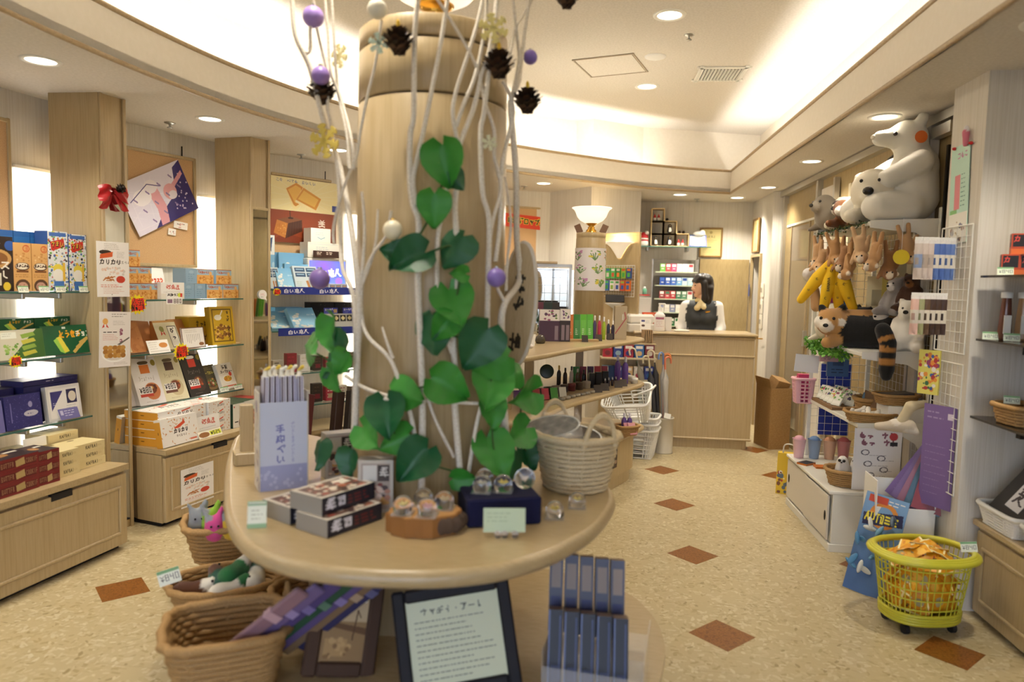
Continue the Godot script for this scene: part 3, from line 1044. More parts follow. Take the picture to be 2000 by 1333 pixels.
func cabinet(f: Transform3D, poly2: Array, x0: float, x1: float, hh: float, slot: float, label: String) -> Node3D:
	var o := thing("base_cabinet", label, "cabinet", f, "low wooden drawer cabinets")
	var p := PackedVector2Array()
	var t := PackedVector2Array()
	for q in poly2:
		p.append(q + (v2(0, -.022) if q.y > -.02 else Vector2.ZERO))
		t.append(q + (v2(0, .012) if q.y > -.02 else Vector2.ZERO))
	part(o, "body", flat_slab(p, .03, hh - .036), M.wood)
	part(o, "worktop", flat_slab(t, hh - .032, hh), M.wood_flat)
	part(o, "plinth", boxm(v3(x1 - x0 - .04, .03, .3), v3((x0 + x1) / 2, 0, -.2)), M.black)
	var w := x1 - x0 - .012
	var cx := (x0 + x1) / 2
	var dr := part(o, "drawer_front", cboxm(v3(w, hh - .085, .02), .003, v3(cx, .033, -.011)), M.wood)
	var y0 := .033 + .06
	var y1 := hh - .13
	for e in [[y0, 1], [y1, 1]]:
		part(dr, "moulding", cboxm(v3(w - .1, .018, .012), .005, v3(cx, e[0], .002)), M.wood)
	for e in [-1, 1]:
		part(dr, "moulding", cboxm(v3(.018, y1 - y0 + .018, .012), .005, v3(cx + e * (w / 2 - .05), y0, .002)), M.wood)
	part(o, "grip_slot", boxm(v3(.12, .034, .02), v3(slot, hh - .075, -.008)), M.black, ID, "dark cut-out grip")
	return o

func price_tag(f: Transform3D, label: String, w := .05, hh := .03, c := "eef2e2") -> void:
	var s := sheet(40, 24, h(c))
	rect(0, 0, 40, 5, h("7fb07a"))
	text("¥840", 3, 7, 12, 1.2, h("3a3a3a"), false, .75)
	pnode("price_tag", label, "price tag", v3(w, hh, .002), {"f": s}, h("f4f4ec"), f, "small white and green price tags")

func corn_box(w: int, hh: int) -> int:
	var s := sheet(w, hh, h("0f5a34"))
	poly([[w * .30, hh * .42], [w * .40, hh * .36], [w * .56, hh * .9], [w * .44, hh * .96]], h("e8d84a"))
	poly([[w * .24, hh * .5], [w * .32, hh * .42], [w * .46, hh * .98], [w * .36, hh * .9]], h("9ccf52"))
	for i in 3:
		var x := w * (.62 + .08 * i)
		poly([[x, hh * (.92 - .16 * i)], [x + w * .2, hh * (.62 - .1 * i)], [x + w * .25, hh * (.70 - .1 * i)], [x + w * .05, hh * (1.0 - .14 * i)]], h("d9b25c"))
	text("とうきび", w * .36, hh * .17, hh * .3, hh * .045, h("f2a81e"), false, .8)
	text("チョコ", w * .74, hh * .19, hh * .26, hh * .04, h("f6f2e4"), false, .8)
	rect(w * .45, hh * .05, w * .08, hh * .08, h("e8efe4"))
	return s

func sky_box(w: int, hh: int) -> int:
	var s := sheet(w, hh, h("7fb6d8"))
	for i in hh / 3: rect(0, i * 3, w, 3, h("6ea9d2").lerp(h("9ccbe2"), float(i * 3) / hh))
	fuzz(w * .1, hh * .3, w * .25, hh * .6, [h("d9dfe0"), h("e8e6de"), h("c3d6de")], 26, 2, w * .09)
	fuzz(w * .3, hh * .8, w * .4, hh * .2, [h("e6e2d6"), h("d5dcdc")], 14, 2, w * .08)
	text("白い恋人", w * .66, hh * .3, hh * .09, 1, h("e8f2f6"))
	return s

func build_left() -> void:
	var f1 := fr(v3(-2.82, 0, -3.72), 82.6)
	var c1 := fr(v3(-2.508, 0, -3.561), 82.6)
	var f2 := fr(v3(-2.53, 0, -4.92), 77)
	var c2 := fr(v3(-2.487, 0, -3.865), 77)
	var f3 := fr(v3(-2.438, 0, -5.2), 52)
	# ============ bay 1
	for e in [[1.405, "top glass shelf of the leftmost bay under the comic boxes"], [1.055, "middle glass shelf of the leftmost bay under green boxes"], [.70, "lowest glass shelf of the leftmost bay under navy boxes"]]:
		glass_shelf(f1, [v2(-1.3, 0), v2(-.01, 0), v2(-.03, -.3), v2(-1.3, -.3)], e[0], e[1], [-.16, -.38])
	cabinet(c1, [v2(-1.7, 0), v2(0, 0), v2(-.02, -.30), v2(-.14, -.62), v2(-1.7, -.62)], -1.7, 0, .475, -.42, "leftmost wooden drawer cabinet under cream and maroon boxes")
	# cork board at the frame edge
	var b1 := thing("cork_board", "cork notice board at the left picture edge", "notice board", xf(v3(-3.262, 1.55, -3.38), 82.4))
	part(b1, "cork_panel", boxm(v3(.5, .78, .012), v3(0, 0, .012)), M.cork)
	for e in [-1, 1]: part(b1, "frame", cboxm(v3(.022, .8, .022), .004, v3(e * .25, -.01, .014)), M.wood)
	for e in [0, 1]: part(b1, "frame", cboxm(v3(.52, .022, .022), .004, v3(0, -.015 + e * .78, .014)), M.wood)
	var s := sheet(60, 120, h("eee6da"))
	rect(0, 0, 60, 40, h("c84a32")); rect(0, 90, 60, 30, h("d8402c")); lines(4, 46, 50, 6, 7, h("803020"), 2)
	pnode("red_poster", "red and white poster on the leftmost cork board", "poster", v3(.2, .48, .002), {"f": s}, h("f0ece0"), xf(v3(-3.262, 1.62, -3.38), 82.4) * xf(v3(.08, 0, .022)))
	# shelf 1
	s = sheet(64, 150, h("2a1a14"))
	disc(20, 60, 40, 26, h("c89a5a")); disc(20, 60, 30, 18, h("8a5a2c")); disc(56, 24, 14, 14, h("2b58a8"))
	text("すスし", 30, 40, 26, 4, h("f4f0e6"), true); rect(18, 100, 14, 34, h("e0d8c8")); disc(46, 136, 10, 12, h("e6c83c")); lines(4, 14, 30, 3, 5, h("e8e0d0"), 2)
	pnode("noodle_box", "dark brown noodle box at the far left of the top shelf", "box", v3(.13, .27, .09), {"f": s}, h("241610"), f1 * xf(v3(-.52, 1.406, -.06)))
	s = sheet(60, 144, h("d9a868"))
	disc(44, 16, 12, 11, h("c8602c")); disc(44, 16, 9, 8, h("d9a868")); text("3", 38, 8, 14, 2, h("c8502a"))
	fuzz(8, 30, 44, 26, [h("e6c68e"), h("c48a4a")], 14, 2, 4)
	disc(30, 70, 24, 12, h("4a2c18")); disc(30, 69, 22, 10, h("f0e6d2")); text("きのこの山", 9, 63, 11, 1.6, h("3a2012"), false, .78)
	rect(10, 82, 40, 6, h("7a4a22")); lines(6, 94, 48, 2, 6, h("b07a3c"), 2); disc(30, 128, 24, 20, h("5a3a24")); disc(30, 130, 17, 14, h("c79a86")); fuzz(18, 120, 24, 18, [h("e0c0b0"), h("a87860")], 8, 2, 4)
	for i in 2: pnode("biscuit_box", ["tan mushroom biscuit box beside the dark noodle box", "tan mushroom biscuit box beside the comic print boxes"][i], "box", v3(.1, .245, .06), {"f": s}, h("c08848"), f1 * xf(v3(-.4 + i * .104, 1.406, -.05)), "tan biscuit boxes on the top shelf")
	s = sheet(60, 150, h("2f6fb4"))
	disc(32, 46, 18, 16, h("d0506a")); fuzz(16, 32, 32, 28, [h("e8a0b0"), h("f0e0d0"), h("402030")], 20, 1, 4); rect(0, 0, 60, 14, h("2a62a8"))
	for i in 4: pnode("blue_snack_box", ["tall blue snack box behind the noodle box", "tall blue snack box behind the first tan biscuit box", "tall blue snack box behind the second tan biscuit box", "tall blue snack box left of the comic print boxes"][i], "box", v3(.093, .31, .06), {"f": s}, h("2c68ac"), f1 * xf(v3(-.5 + i * .097, 1.406, -.155)), "tall blue snack boxes on the top shelf")
	for i in 2:
		s = sheet(80, 192, h("dfe3e6"))
		fuzz(0, 0, 80, 192, [h("3a66b0"), h("c84030"), h("e6c832"), h("6aa84a"), h("f2f2ee"), h("8a90a0"), h("28242a")], 240, 1, 5)
		poly([[10, 34], [64, 22], [68, 48], [14, 62]], h("c82a22")); text("ウまい", 14, 32, 22, 4, h("240a0a"), false, .8); text("ウまい", 13, 30, 22, 2, h("f6d84a"), false, .8)
		rect(6, 4, 68, 12, h("3c68b4")); disc(40, 120, 20, 16, h("e8d44a")); disc(40, 140, 22, 20, h("f0eee8")); rect(22, 160, 40, 30, h("3f74bc")); rect(58, 100, 10, 60, h("e2b83a"))
		pnode("comic_snack_box", ["tall colourful comic print snack box with blue side", "tall colourful comic print snack box nearest the first pillar"][i], "box", v3(.118, .318 - .008 * i, .09), {"f": s}, h("3a62a8"), f1 * xf(v3(-.19 + i * .124, 1.406, -.06), -3 + i * 4), "comic print snack boxes")
	for e in [[-.42, "price tag under the first tan biscuit box"], [-.3, "price tag under the second tan biscuit box"], [-.05, "price tag under the right comic print box"], [-.2, "price tag under the left comic print box"]]: price_tag(f1 * xf(v3(e[0], 1.4, .006), 0, -12), e[1], .058, .034)
	# shelf 2
	s = corn_box(150, 80)
	var st := corn_box(140, 44)
	for i in 2: pnode("corn_chocolate_box", ["flat dark green corn sweet box behind the open white one", "flat dark green corn sweet box behind the upright green one"][i], "box", v3(.225, .06, .12), {"f": st}, h("0d4a2c"), f1 * xf(v3(-.36 + i * .23, 1.2, -.19)), "flat green corn boxes")
	for i in 2: pnode("corn_chocolate_box", ["dark green corn sweet box at the bottom behind the open white one", "dark green corn sweet box at the bottom behind the upright one"][i], "box", v3(.225, .142, .12), {"f": st}, h("0d4a2c"), f1 * xf(v3(-.36 + i * .23, 1.057, -.19)), "green corn boxes at the back")
	pnode("corn_chocolate_box", "upright green box with yellow corn picture beside the first pillar", "box", v3(.27, .158, .06), {"f": s}, h("0e5230"), f1 * xf(v3(-.145, 1.057, -.045), -6, -10))
	s = sheet(140, 84, h("d6d2bc"))
	poly([[30, 84], [120, 0], [140, 0], [140, 84]], h("3d6a2e")); fuzz(20, 40, 40, 26, [h("9cc060"), h("6a9a3c"), h("c8d89a")], 24, 2, 6)
	for i in 4: poly([[70, 14 + i * 17], [110, 8 + i * 17], [116, 18 + i * 17], [74, 26 + i * 17]], h("c8c24a") if i % 2 else h("8fb04a"))
	rect(12, 6, 46, 18, h("ecefe2")); lines(16, 10, 36, 2, 6, h("a0a890"))
	pnode("corn_sample_box", "open white corn sweet box showing green wrapped sticks", "box", v3(.26, .15, .06), {"f": s}, h("dcdac8"), f1 * xf(v3(-.415, 1.057, -.045), 0, -8))
	pnode("corn_sample_box", "pale box end at the left edge of the middle shelf", "box", v3(.12, .15, .08), {"f": sheet(40, 40, h("b9c2a8"))}, h("c2c8b0"), f1 * xf(v3(-.62, 1.057, -.05)))
	burst(f1 * xf(v3(-.487, 1.057, .016)), "small yellow and red burst tag hanging from the middle shelf", .04, "人気", .9)
	# shelf 3
	var nv := sheet(120, 96, h("2b2a6c"))
	fuzz(0, 0, 120, 96, [h("6a6aa8"), h("8080b8")], 110, .7, 1.3); disc(84, 56, 24, 9, h("b9b6c4")); lines(72, 56, 26, 1, 4, h("2b2a6c"), 2); disc(84, 30, 7, 9, h("8f8cb8")); rect(18, 20, 3, 56, h("7a78b0"))
	var nl := sheet(150, 20, h("25245e"))
	lines(60, 8, 30, 1, 4, h("c8c6dc"), 3); lines(100, 8, 44, 2, 4, h("6a68a8"))
	pnode("navy_sweet_box", "square navy speckled sweet box with pale oval emblem", "box", v3(.205, .172, .07), {"f": nv}, h("23225a"), f1 * xf(v3(-.425, .702, -.04), 0, -6))
	pnode("navy_sweet_box", "flat navy box lying on the tall navy boxes", "box", v3(.34, .028, .15), {"f": nl, "t": nl}, h("2a2966"), f1 * xf(v3(-.2, .904, -.15)))
	pnode("navy_sweet_box", "tall navy box behind the white framed sample", "box", v3(.34, .2, .15), {"f": nl}, h("23225a"), f1 * xf(v3(-.2, .702, -.15)))
	pnode("navy_sweet_box", "navy box pile at the left picture edge of the lowest shelf", "box", v3(.28, .2, .13), {"f": nl}, h("1f1e50"), f1 * xf(v3(-.53, .702, -.18)))
	s = sheet(120, 100, h("d9d6d4"))
	rect(8, 8, 104, 84, h("e6e3e0")); poly([[14, 16], [58, 16], [14, 70]], h("3a3878")); rect(70, 14, 36, 40, h("2a2850")); disc(90, 34, 14, 15, h("d8cfc0")); lines(20, 48, 20, 2, 5, h("c0c0d8"), 2); lines(66, 60, 40, 4, 6, h("9090a0"))
	pnode("navy_sample_box", "white framed sample box with navy triangle beside the first pillar", "box", v3(.205, .19, .03), {"f": s}, h("cfccca"), f1 * xf(v3(-.175, .702, -.02), -3, -8))
	s = sheet(70, 38, h("6a67a0"))
	lines(20, 8, 44, 3, 8, h("d9d8ea"), 2); rect(6, 6, 10, 16, h("b8b6d4"))
	pnode("navy_name_card", "small violet name card leaning on the white sample box", "card", v3(.12, .062, .002), {"f": s}, h("e8e8ee"), f1 * xf(v3(-.165, .708, .012), -4, -24))
	pnode("navy_sample_box", "white sample box cut by the left picture edge", "box", v3(.1, .16, .03), {"f": s}, h("d8d6d2"), f1 * xf(v3(-.585, .702, -.02), 0, -8))
	# boxes on the cabinet
	var cb := sheet(150, 30, h("e0cf9c"))
	text("KAERA!", 55, 7, 14, 1.6, h("4a3a20"), false, .7); lines(112, 12, 24, 2, 4, h("b89c60"))
	var ct := sheet(150, 80, h("dccb98"))
	disc(75, 12, 16, 5, h("6a5636")); lines(60, 30, 40, 2, 5, h("c4b07c"))
	var y := .476
	var cream := [[-.42, -.35, 3, "back left", .27], [-.13, -.36, 4, "back middle", .19], [-.13, -.19, 3, "front right", .20], [-.305, -.16, 3, "middle", .155]]
	for c in cream:
		for k in c[2]: pnode("cream_cake_box", "cream cake box, %s of the %s pile on the leftmost cabinet" % [["lowest", "second from below", "third from below", "topmost"][k], c[3]], "box", v3(c[4], .043, .15), {"f": cb, "t": ct, "r": cb}, h("dccb98"), c1 * xf(v3(c[0] + rng.randf_range(-.004, .004), y + .0435 * k, c[1]), rng.randf_range(-2, 2)), "cream cake boxes on the leftmost cabinet")
	pnode("white_paper_card", "white paper card leaning among the cream cake boxes", "card", v3(.12, .05, .004), {"f": sheet(30, 16, h("f4f0e6"))}, h("f4f0e6"), c1 * xf(v3(-.335, .618, -.247), -6, -4))
	var mr := sheet(170, 34, h("7a1f26"))
	rect(10, 8, 150, 20, h("5e161c")); text("BUTTER", 16, 10, 16, 2, h("9c7a5a"), false, .55); poly([[74, 10], [110, 4], [114, 24], [76, 28]], h("b8a06a")); text("COOKIE", 116, 9, 16, 2, h("9c7a5a"), false, .5)
	var mt := sheet(120, 80, h("2c1a16"))
	rect(8, 10, 60, 50, h("453024")); disc(46, 40, 22, 14, h("a8763c")); rect(70, 20, 40, 10, h("d8d2c4"))
	for k in 3:
		pnode("maroon_cookie_box", "maroon cookie box, %s of the left pile" % ["lowest", "middle", "topmost"][k], "box", v3(.22, .058, .16), {"f": mr, "t": mt, "r": mr}, h("6e1a22"), c1 * xf(v3(-.615, y + .0585 * k, -.12), 2), "maroon cookie boxes")
		pnode("maroon_cookie_box", "maroon cookie box, %s of the right pile" % ["lowest", "middle", "topmost"][k], "box", v3(.12, .055, .16), {"f": mr, "t": mt, "r": mr}, h("6e1a22"), c1 * xf(v3(-.44, y + .0555 * k, -.13), -2), "maroon cookie boxes")
	# ============ first pillar: posters and bow
	var p1 := fr(v3(-2.73, 0, -3.805), 76.8)
	var kari := sheet(130, 200, h("f2eeea"))
	lines(30, 8, 70, 4, 6, h("8a807a")); disc(34, 38, 24, 8, h("3a2a1e")); poly([[14, 46], [64, 36], [62, 54], [12, 62]], h("d8602c")); lines(80, 36, 34, 5, 5, h("9a948e"))
	text("カリカリ", 10, 62, 22, 3, h("2a201a")); text("まだあるよ", 74, 68, 12, 1.2, h("4a403a"))
	fuzz(20, 92, 90, 26, [h("e6b8a0"), h("e8cfc0"), h("d8d0c8")], 30, 2, 6)
	for i in 9: line(24 + i * 4, 140 - (i % 3) * 5, 46 + i * 3, 126 + (i % 4) * 5, 3, h("b0682c"))
	disc(94, 136, 18, 13, h("c83c28")); lines(14, 156, 104, 2, 6, h("c85a48"), 2); lines(24, 168, 86, 4, 6, h("c87a68"))
	rect(56, 190, 3, 3, h("4a3a30"))
	pnode("snack_poster", "white poster with orange ribbon and snack sticks, upper one on the first pillar", "poster", v3(.2, .31, .002), {"f": kari}, h("f4f2ee"), p1 * xf(v3(-.037, 1.375, .03), -4))
	s = sheet(130, 200, h("efe9e4"))
	lines(50, 8, 66, 2, 8, h("7a706a"), 2); disc(24, 34, 11, 11, h("e6b060")); poly([[18, 42], [10, 58], [20, 54]], h("c83a2c")); poly([[28, 42], [38, 58], [28, 54]], h("c83a2c")); lines(56, 34, 56, 3, 6, h("9a8f88"))
	text("北海道名", 84, 60, 13, 3, h("8a4060"), true); lines(16, 72, 60, 1, 5, h("3a3430"), 3); lines(14, 82, 66, 4, 6, h("c85a50"))
	poly([[70, 120], [124, 92], [126, 96], [74, 126]], h("6a6460")); disc(62, 150, 52, 32, h("fbfaf6")); disc(62, 148, 48, 28, h("e2dcd4"))
	for i in 15: disc(26 + (i % 5) * 17 + rng.randf() * 6, 130 + (i / 5) * 14, 11, 9, [h("b9863e"), h("c89850"), h("a87434")][i % 3])
	lines(60, 184, 60, 2, 5, h("a09890"))
	pnode("snack_poster", "poster with a plate of fried dumplings, lower one on the first pillar", "poster", v3(.195, .315, .002), {"f": s}, h("f4f2ee"), p1 * xf(v3(-.043, .975, .032), -4, 0, -2))
	red_bow(p1 * xf(v3(-.035, 1.955, .03)))
	# ============ bay 2
	for e in [[1.352, "top glass shelf of the cork board bay under pale blue boxes"], [1.02, "middle glass shelf of the cork board bay under snack bags"], [.692, "lowest glass shelf of the cork board bay under curry packs"]]:
		glass_shelf(f2, [v2(-1.02, 0), v2(-.005, 0), v2(-.005, -.3), v2(-.95, -.3)], e[0], e[1], [-.42, -.83])
	var cab := cabinet(c2, [v2(0, 0), v2(.98, 0), v2(.98, -.55), v2(.11, -.55), v2(.01, -.225)], 0, .98, .475, .46, "wooden drawer cabinet with a snack poster on its door")
	pnode("snack_poster", "small snack poster framed on the cabinet door", "poster", v3(.27, .24, .002), {"f": kari}, h("f4f2ee"), c2 * xf(v3(.255, .085, .004)))
	var bd := xf(v3(-2.985, 1.575, -4.69), 68.3)
	var b2 := thing("cork_board", "cork notice board behind the pale purple print", "notice board", bd)
	part(b2, "cork_panel", boxm(v3(.52, .76, .012), v3(-.02, 0, -.004)), M.cork)
	for e in [-1, 1]: part(b2, "frame", cboxm(v3(.022, .78, .022), .004, v3(-.02 + e * .26, -.01, .004)), M.wood)
	for e in [0, 1]: part(b2, "frame", cboxm(v3(.54, .022, .022), .004, v3(-.02, -.012 + e * .762, .004)), M.wood)
	part(b2, "hook", boxm(v3(.006, .07, .006), v3(.14, .77, .006)), M.dark_metal)
	# abstract two tone print in the colours of the poster on the board
	s = sheet(220, 160, h("ddd6e6"))
	for i in 16: line(rng.randf() * 200, rng.randf() * 150, rng.randf() * 200, rng.randf() * 150, 1, h("e9e4ee"))
	poly([[60, 160], [110, 118], [150, 96], [176, 60], [190, 14], [220, 0], [220, 160]], h("33286e"))
	for i in 26: disc(150 + rng.randf() * 66, 30 + rng.randf() * 126, 2.4, 2.4, h("d9cfe4"))
	poly([[160, 60], [212, 30], [214, 42], [164, 74]], h("d99aa6"))
	poly([[84, 58], [116, 52], [122, 108], [110, 158], [82, 158], [90, 108]], h("dc9fa8")); disc(152, 76, 22, 24, h("dfa3aa")); disc(156, 88, 15, 13, h("e6dde6"))
	disc(60, 60, 30, 24, h("eee8ee")); disc(98, 40, 22, 20, h("e8e0e8")); line(20, 60, 90, 30, 2, h("33286e")); line(90, 30, 128, 50, 2, h("33286e"))
	for i in 12: line(18 + i * 15, 20 + (i * 37) % 120, 24 + i * 15, 30 + (i * 37) % 120, 4, h("8d7aa8"))
	pnode("purple_print", "tilted pale purple and navy print pinned to the cork board", "poster", v3(.52, .36, .003), {"f": s}, h("e6e2ea"), bd * xf(v3(.03, .3, .02), 0, 0, 27.5))
	for e in [[.115, .26, .11, .05, "white torn note pinned under the purple print"], [.045, .212, .06, .045, "small pinkish note pinned low on the cork board"]]:
		s = sheet(40, 22, h("f2ede6"))
		fuzz(8, 4, 24, 14, [h("8a8078"), h("d8a8a0")], 10, 1, 3)
		pnode("pinned_note", e[4], "note", v3(e[2], e[3], .002), {"f": s}, h("f4f0ea"), bd * xf(v3(e[0], e[1], .012), 0, 0, -6))
	# shelf 1: rusk boxes
	var ru := sheet(96, 60, h("e2aa62"))
	rect(0, 0, 96, 24, h("9cbcd2")); rect(0, 0, 96, 3, h("a85a34")); text("天使のラスク", 16, 8, 11, 1.6, h("b8502c")); text("花", 6, 4, 12, 1.2, h("b8502c"))
	fuzz(10, 34, 76, 22, [h("c8802e"), h("e8b86a"), h("d89a48")], 26, 3, 9); disc(78, 18, 8, 9, h("e0b070")); poly([[76, 24], [82, 24], [84, 46], [76, 46]], h("d08a34"))
	var rs := sheet(40, 56, h("8ba8c0"))
	lines(8, 20, 24, 4, 8, h("6f90aa"), 2); disc(20, 12, 8, 6, h("9db8ca"))
	var spots := [[-.93, 0, 0], [-.83, 0, 0], [-.735, 0, 0], [-.93, 1, 0], [-.84, 1, 0], [-.925, 2, 0], [-.49, 0, 1], [-.39, 0, 1], [-.255, 0, 0], [-.095, 0, 0], [-.465, 1, 1], [-.34, 1, 0], [-.165, 1, 0]]
	var rlab := ["bottom left by the pillar", "bottom second of the left pile", "bottom right of the left pile", "middle left of the left pile", "middle right of the left pile", "topmost of the left pile", "bottom, side turned out, behind the tasting sign", "bottom, side turned out, second", "bottom of the right pile, second from right", "bottom right end by the second pillar", "upper row, side turned out", "upper row, middle of the right pile", "upper row, right end"]
	for i in spots.size():
		var q: Array = spots[i]
		var side: bool = q[2] == 1
		pnode("rusk_box", "pale blue and orange rusk box, " + rlab[i], "box", v3(.098 if side else .155 if q[0] > -.5 else .098, .099, .11), {"f": rs if side else ru}, h("9ab4c6"), f2 * xf(v3(q[0], 1.353 + q[1] * .1, -.085), rng.randf_range(-2, 2)), "rusk boxes on the top shelf")
	s = sheet(100, 84, h("f2ede8"))
	text("花畑牧場", 22, 8, 15, 2.4, h("c83a2c")); text("天使のラスク", 10, 27, 14, 2.6, h("d8502c")); lines(14, 46, 70, 1, 4, h("c86a5a")); rect(14, 58, 34, 24, h("9a8aa0")); rect(52, 58, 36, 24, h("a8b0c0")); rect(16, 68, 30, 14, h("d8a070")); rect(54, 68, 32, 14, h("6a5a60"))
	pnode("rusk_sign", "upright white sign with red writing between the rusk boxes", "sign", v3(.19, .2, .004), {"f": s}, h("f4f2ee"), f2 * xf(v3(-.665, 1.354, -.13), 0, -12))
	var ts := sheet(90, 60, h("f4f1ec"))
	text("試食品", 20, 8, 18, 2.6, h("d0746a")); lines(10, 34, 70, 1, 4, h("b0a8a0")); rect(0, 40, 90, 20, h("ece6da"))
	pnode("tasting_sign", "white tasting card among the rusk boxes", "sign", v3(.19, .105, .05), {"f": ts}, h("f2eee6"), f2 * xf(v3(-.655, 1.354, -.025)))
	s = sheet(60, 44, h("f6f4f0"))
	text("天使ラスク", 4, 4, 11, 1.6, h("2a2420")); rect(4, 26, 18, 14, h("8a6a80")); text("880", 26, 24, 18, 2, h("3a2a24"), false, .6); disc(50, 10, 8, 8, h("d8e040")); rect(52, 4, 8, 14, h("d84030"))
	pnode("price_card", "price card with yellow and red spots below the rusk boxes", "price card", v3(.13, .075, .002), {"f": s}, h("f6f4f0"), f2 * xf(v3(-.655, 1.322, .012)))
	burst(f2 * xf(v3(-.945, 1.325, .016)), "large yellow burst sign at the left end of the top rusk shelf", .072, "人気", 1.0)
	# shelf 2: bags, yellow boxes
	var ob := sheet(70, 80, h("b9763a"))
	fuzz(0, 0, 70, 80, [h("b06c32"), h("c07e40")], 30, 3, 10); rect(2, 30, 22, 48, h("e0cfa8")); text("和味", 4, 34, 18, 2.6, h("2c1c10"), true)
	for i in 4: solo("snack_bag", ["orange brown snack bag with a white label at the left end", "orange brown snack bag leaning second from left", "orange brown snack bag leaning third from left", "orange brown snack bag behind the certificate card"][i], "bag", wedge(v3([.15, .13, .13, .2][i], .19, .09), .02, {"f": ob if i == 0 else sheet(30, 30, h("b9763a"))}, h("a86a34")), pmat(ob), f2 * xf(v3([-.9, -.785, -.735, -.4][i], 1.022, [-.09, -.15, -.16, -.16][i]), [-4, 6, 4, 0][i], -6, [0, -4, -5, 0][i]), "orange brown snack bags")
	s = sheet(100, 90, h("dcd2ae"))
	rect(0, 0, 100, 6, h("b98a4c")); disc(30, 26, 10, 9, h("8f8a3c")); poly([[24, 32], [20, 46], [30, 40]], h("c8402c")); poly([[36, 32], [42, 46], [32, 40]], h("c8402c")); rect(56, 18, 40, 66, h("3a2c20")); rect(58, 20, 36, 62, h("efe9d8")); text("びっく", 66, 24, 19, 3, h("1c140e"), true)
	solo("snack_pack", "cream snack pack with ribbon rosette and black lettered label", "bag", wedge(v3(.18, .19, .09), .02, {"f": s}, h("b9763a")), pmat(s), f2 * xf(v3(-.62, 1.022, -.085), 0, -4), "")
	s = sheet(90, 74, h("e6e2dc"))
	rect(0, 0, 90, 74, h("6a4a3a")); rect(3, 3, 84, 68, h("ece8e2")); lines(14, 10, 60, 2, 6, h("a8a098"))
	for i in 8: line(20 + i * 7, 24, 20 + i * 7, 24 + rng.randf_range(20, 34), 1, h("7a7068"))
	disc(74, 60, 10, 6, h("8a5a34"))
	pnode("certificate_card", "white framed certificate card in front of the snack bags", "card", v3(.2, .14, .006), {"f": s}, h("e8e4de"), f2 * xf(v3(-.455, 1.022, -.02), 0, -10))
	s = sheet(90, 120, h("c9a21e"))
	for e in [[8, 8, 74, 3], [8, 108, 74, 3], [8, 8, 3, 103], [79, 8, 3, 103]]: rect(e[0], e[1], e[2], e[3], h("5a4210"))
	disc(30, 34, 14, 9, h("f0ead8")); line(38, 30, 48, 14, 4, h("f0ead8")); text("さっぱりサクサク", 62, 14, 11.5, 1.8, h("2a1c08"), true)
	fuzz(14, 58, 56, 46, [h("8a5a20"), h("6a3c14"), h("e0b860"), h("b07a2c")], 50, 2, 7)
	pnode("yellow_snack_box", "tall yellow snack box with white crane beside the second pillar", "box", v3(.2, .27, .05), {"f": s, "l": sheet(24, 80, h("b8921a"))}, h("c09a1c"), f2 * xf(v3(-.165, 1.022, -.05), -8, -8))
	var yb := sheet(100, 26, h("b8921c"))
	text("さっぱりサク", 22, 6, 13, 1.6, h("4a3408"))
	for k in 2: pnode("yellow_snack_box", ["yellow snack box lying at the back, lower one", "yellow snack box lying at the back, upper one"][k], "box", v3(.28, .1, .12), {"f": yb}, h("c09a1c"), f2 * xf(v3(-.24, 1.022 + .1005 * k, -.2)), "yellow snack boxes lying at the back")
	pnode("wooden_tray_end", "pale wooden board end at the right of the middle shelf", "board", v3(.08, .006, .12), {"f": sheet(8, 8, h("c8a878"))}, h("d2b486"), f2 * xf(v3(-.05, 1.0215, -.075), 0, 0, 4))
	s = sheet(90, 50, h("f2efe9"))
	disc(66, 20, 18, 10, h("c8843c")); lines(8, 8, 36, 4, 8, h("8a827a")); rect(6, 40, 78, 4, h("d8d2ca"))
	pnode("description_card", "white card with a small snack picture tilted on the middle shelf", "card", v3(.165, .085, .002), {"f": s}, h("f4f2ee"), f2 * xf(v3(-.78, 1.018, .02), 0, -22))
	burst(f2 * xf(v3(-.61, 1.012, .018)), "large yellow burst sign in the middle of the snack bag shelf", .068, "人気", 1.0)
	# shelf 3: handled bags, curry packs
	for i in 3:
		var bg: Color = [h("e8e4e2"), h("ded6b4"), h("211d1c")][i]
		s = sheet(90, 120, bg)
		var ink: Color = [h("b0a49c"), h("b0a078"), h("8a807a")][i]
		rect(30, 18, 32, 22, [h("e07a24"), h("4a2a18"), h("c8321e")][i]); text("Seafood", 18, 46, 14, 1.4, ink, false, .55); disc(80, 14, 8, 8, h("8a7a20"))
		disc(54, 86, 26, 22, [h("c87a48"), h("c8b890"), h("3a2c26")][i]); disc(52, 80, 18, 13, h("7a3a1e")); fuzz(40, 70, 28, 22, [h("b0542a"), h("e0b060"), h("5a2412")], 12, 2, 5)
		rect(10, 74, 44, 24, h("f2eeea")); text(["¥880", "¥880", "¥990"][i], 10, 74, 16, 2, h("241a16"), false, .66); rect(10, 92, 44, 7, [h("c8402c"), h("6a4030"), h("c82a24")][i]); lines(24, 112, 44, 1, 4, ink)
		var bg2 := thing("soup_curry_bag", ["white handled soup curry bag with orange square and price", "cream handled soup curry bag with brown square and price", "black handled seafood curry bag with red square and price"][i], "bag", f2 * xf(v3([-.80, -.605, -.405][i], .694, -.075), [-4, -2, 2][i]), "handled soup curry bags")
		part(bg2, "body", wedge(v3(.19, .285, .12), .008, {"f": s}, bg.darkened(.06)), pmat(s))
		var hm := mb()
		var hp := PackedVector2Array()
		for k in 16: hp.append(v2(cos(TAU * k / 16) * .024 + signf(cos(TAU * k / 16)) * .014, sin(TAU * k / 16) * .011))
		hm.slab(hp, -.001, .001)
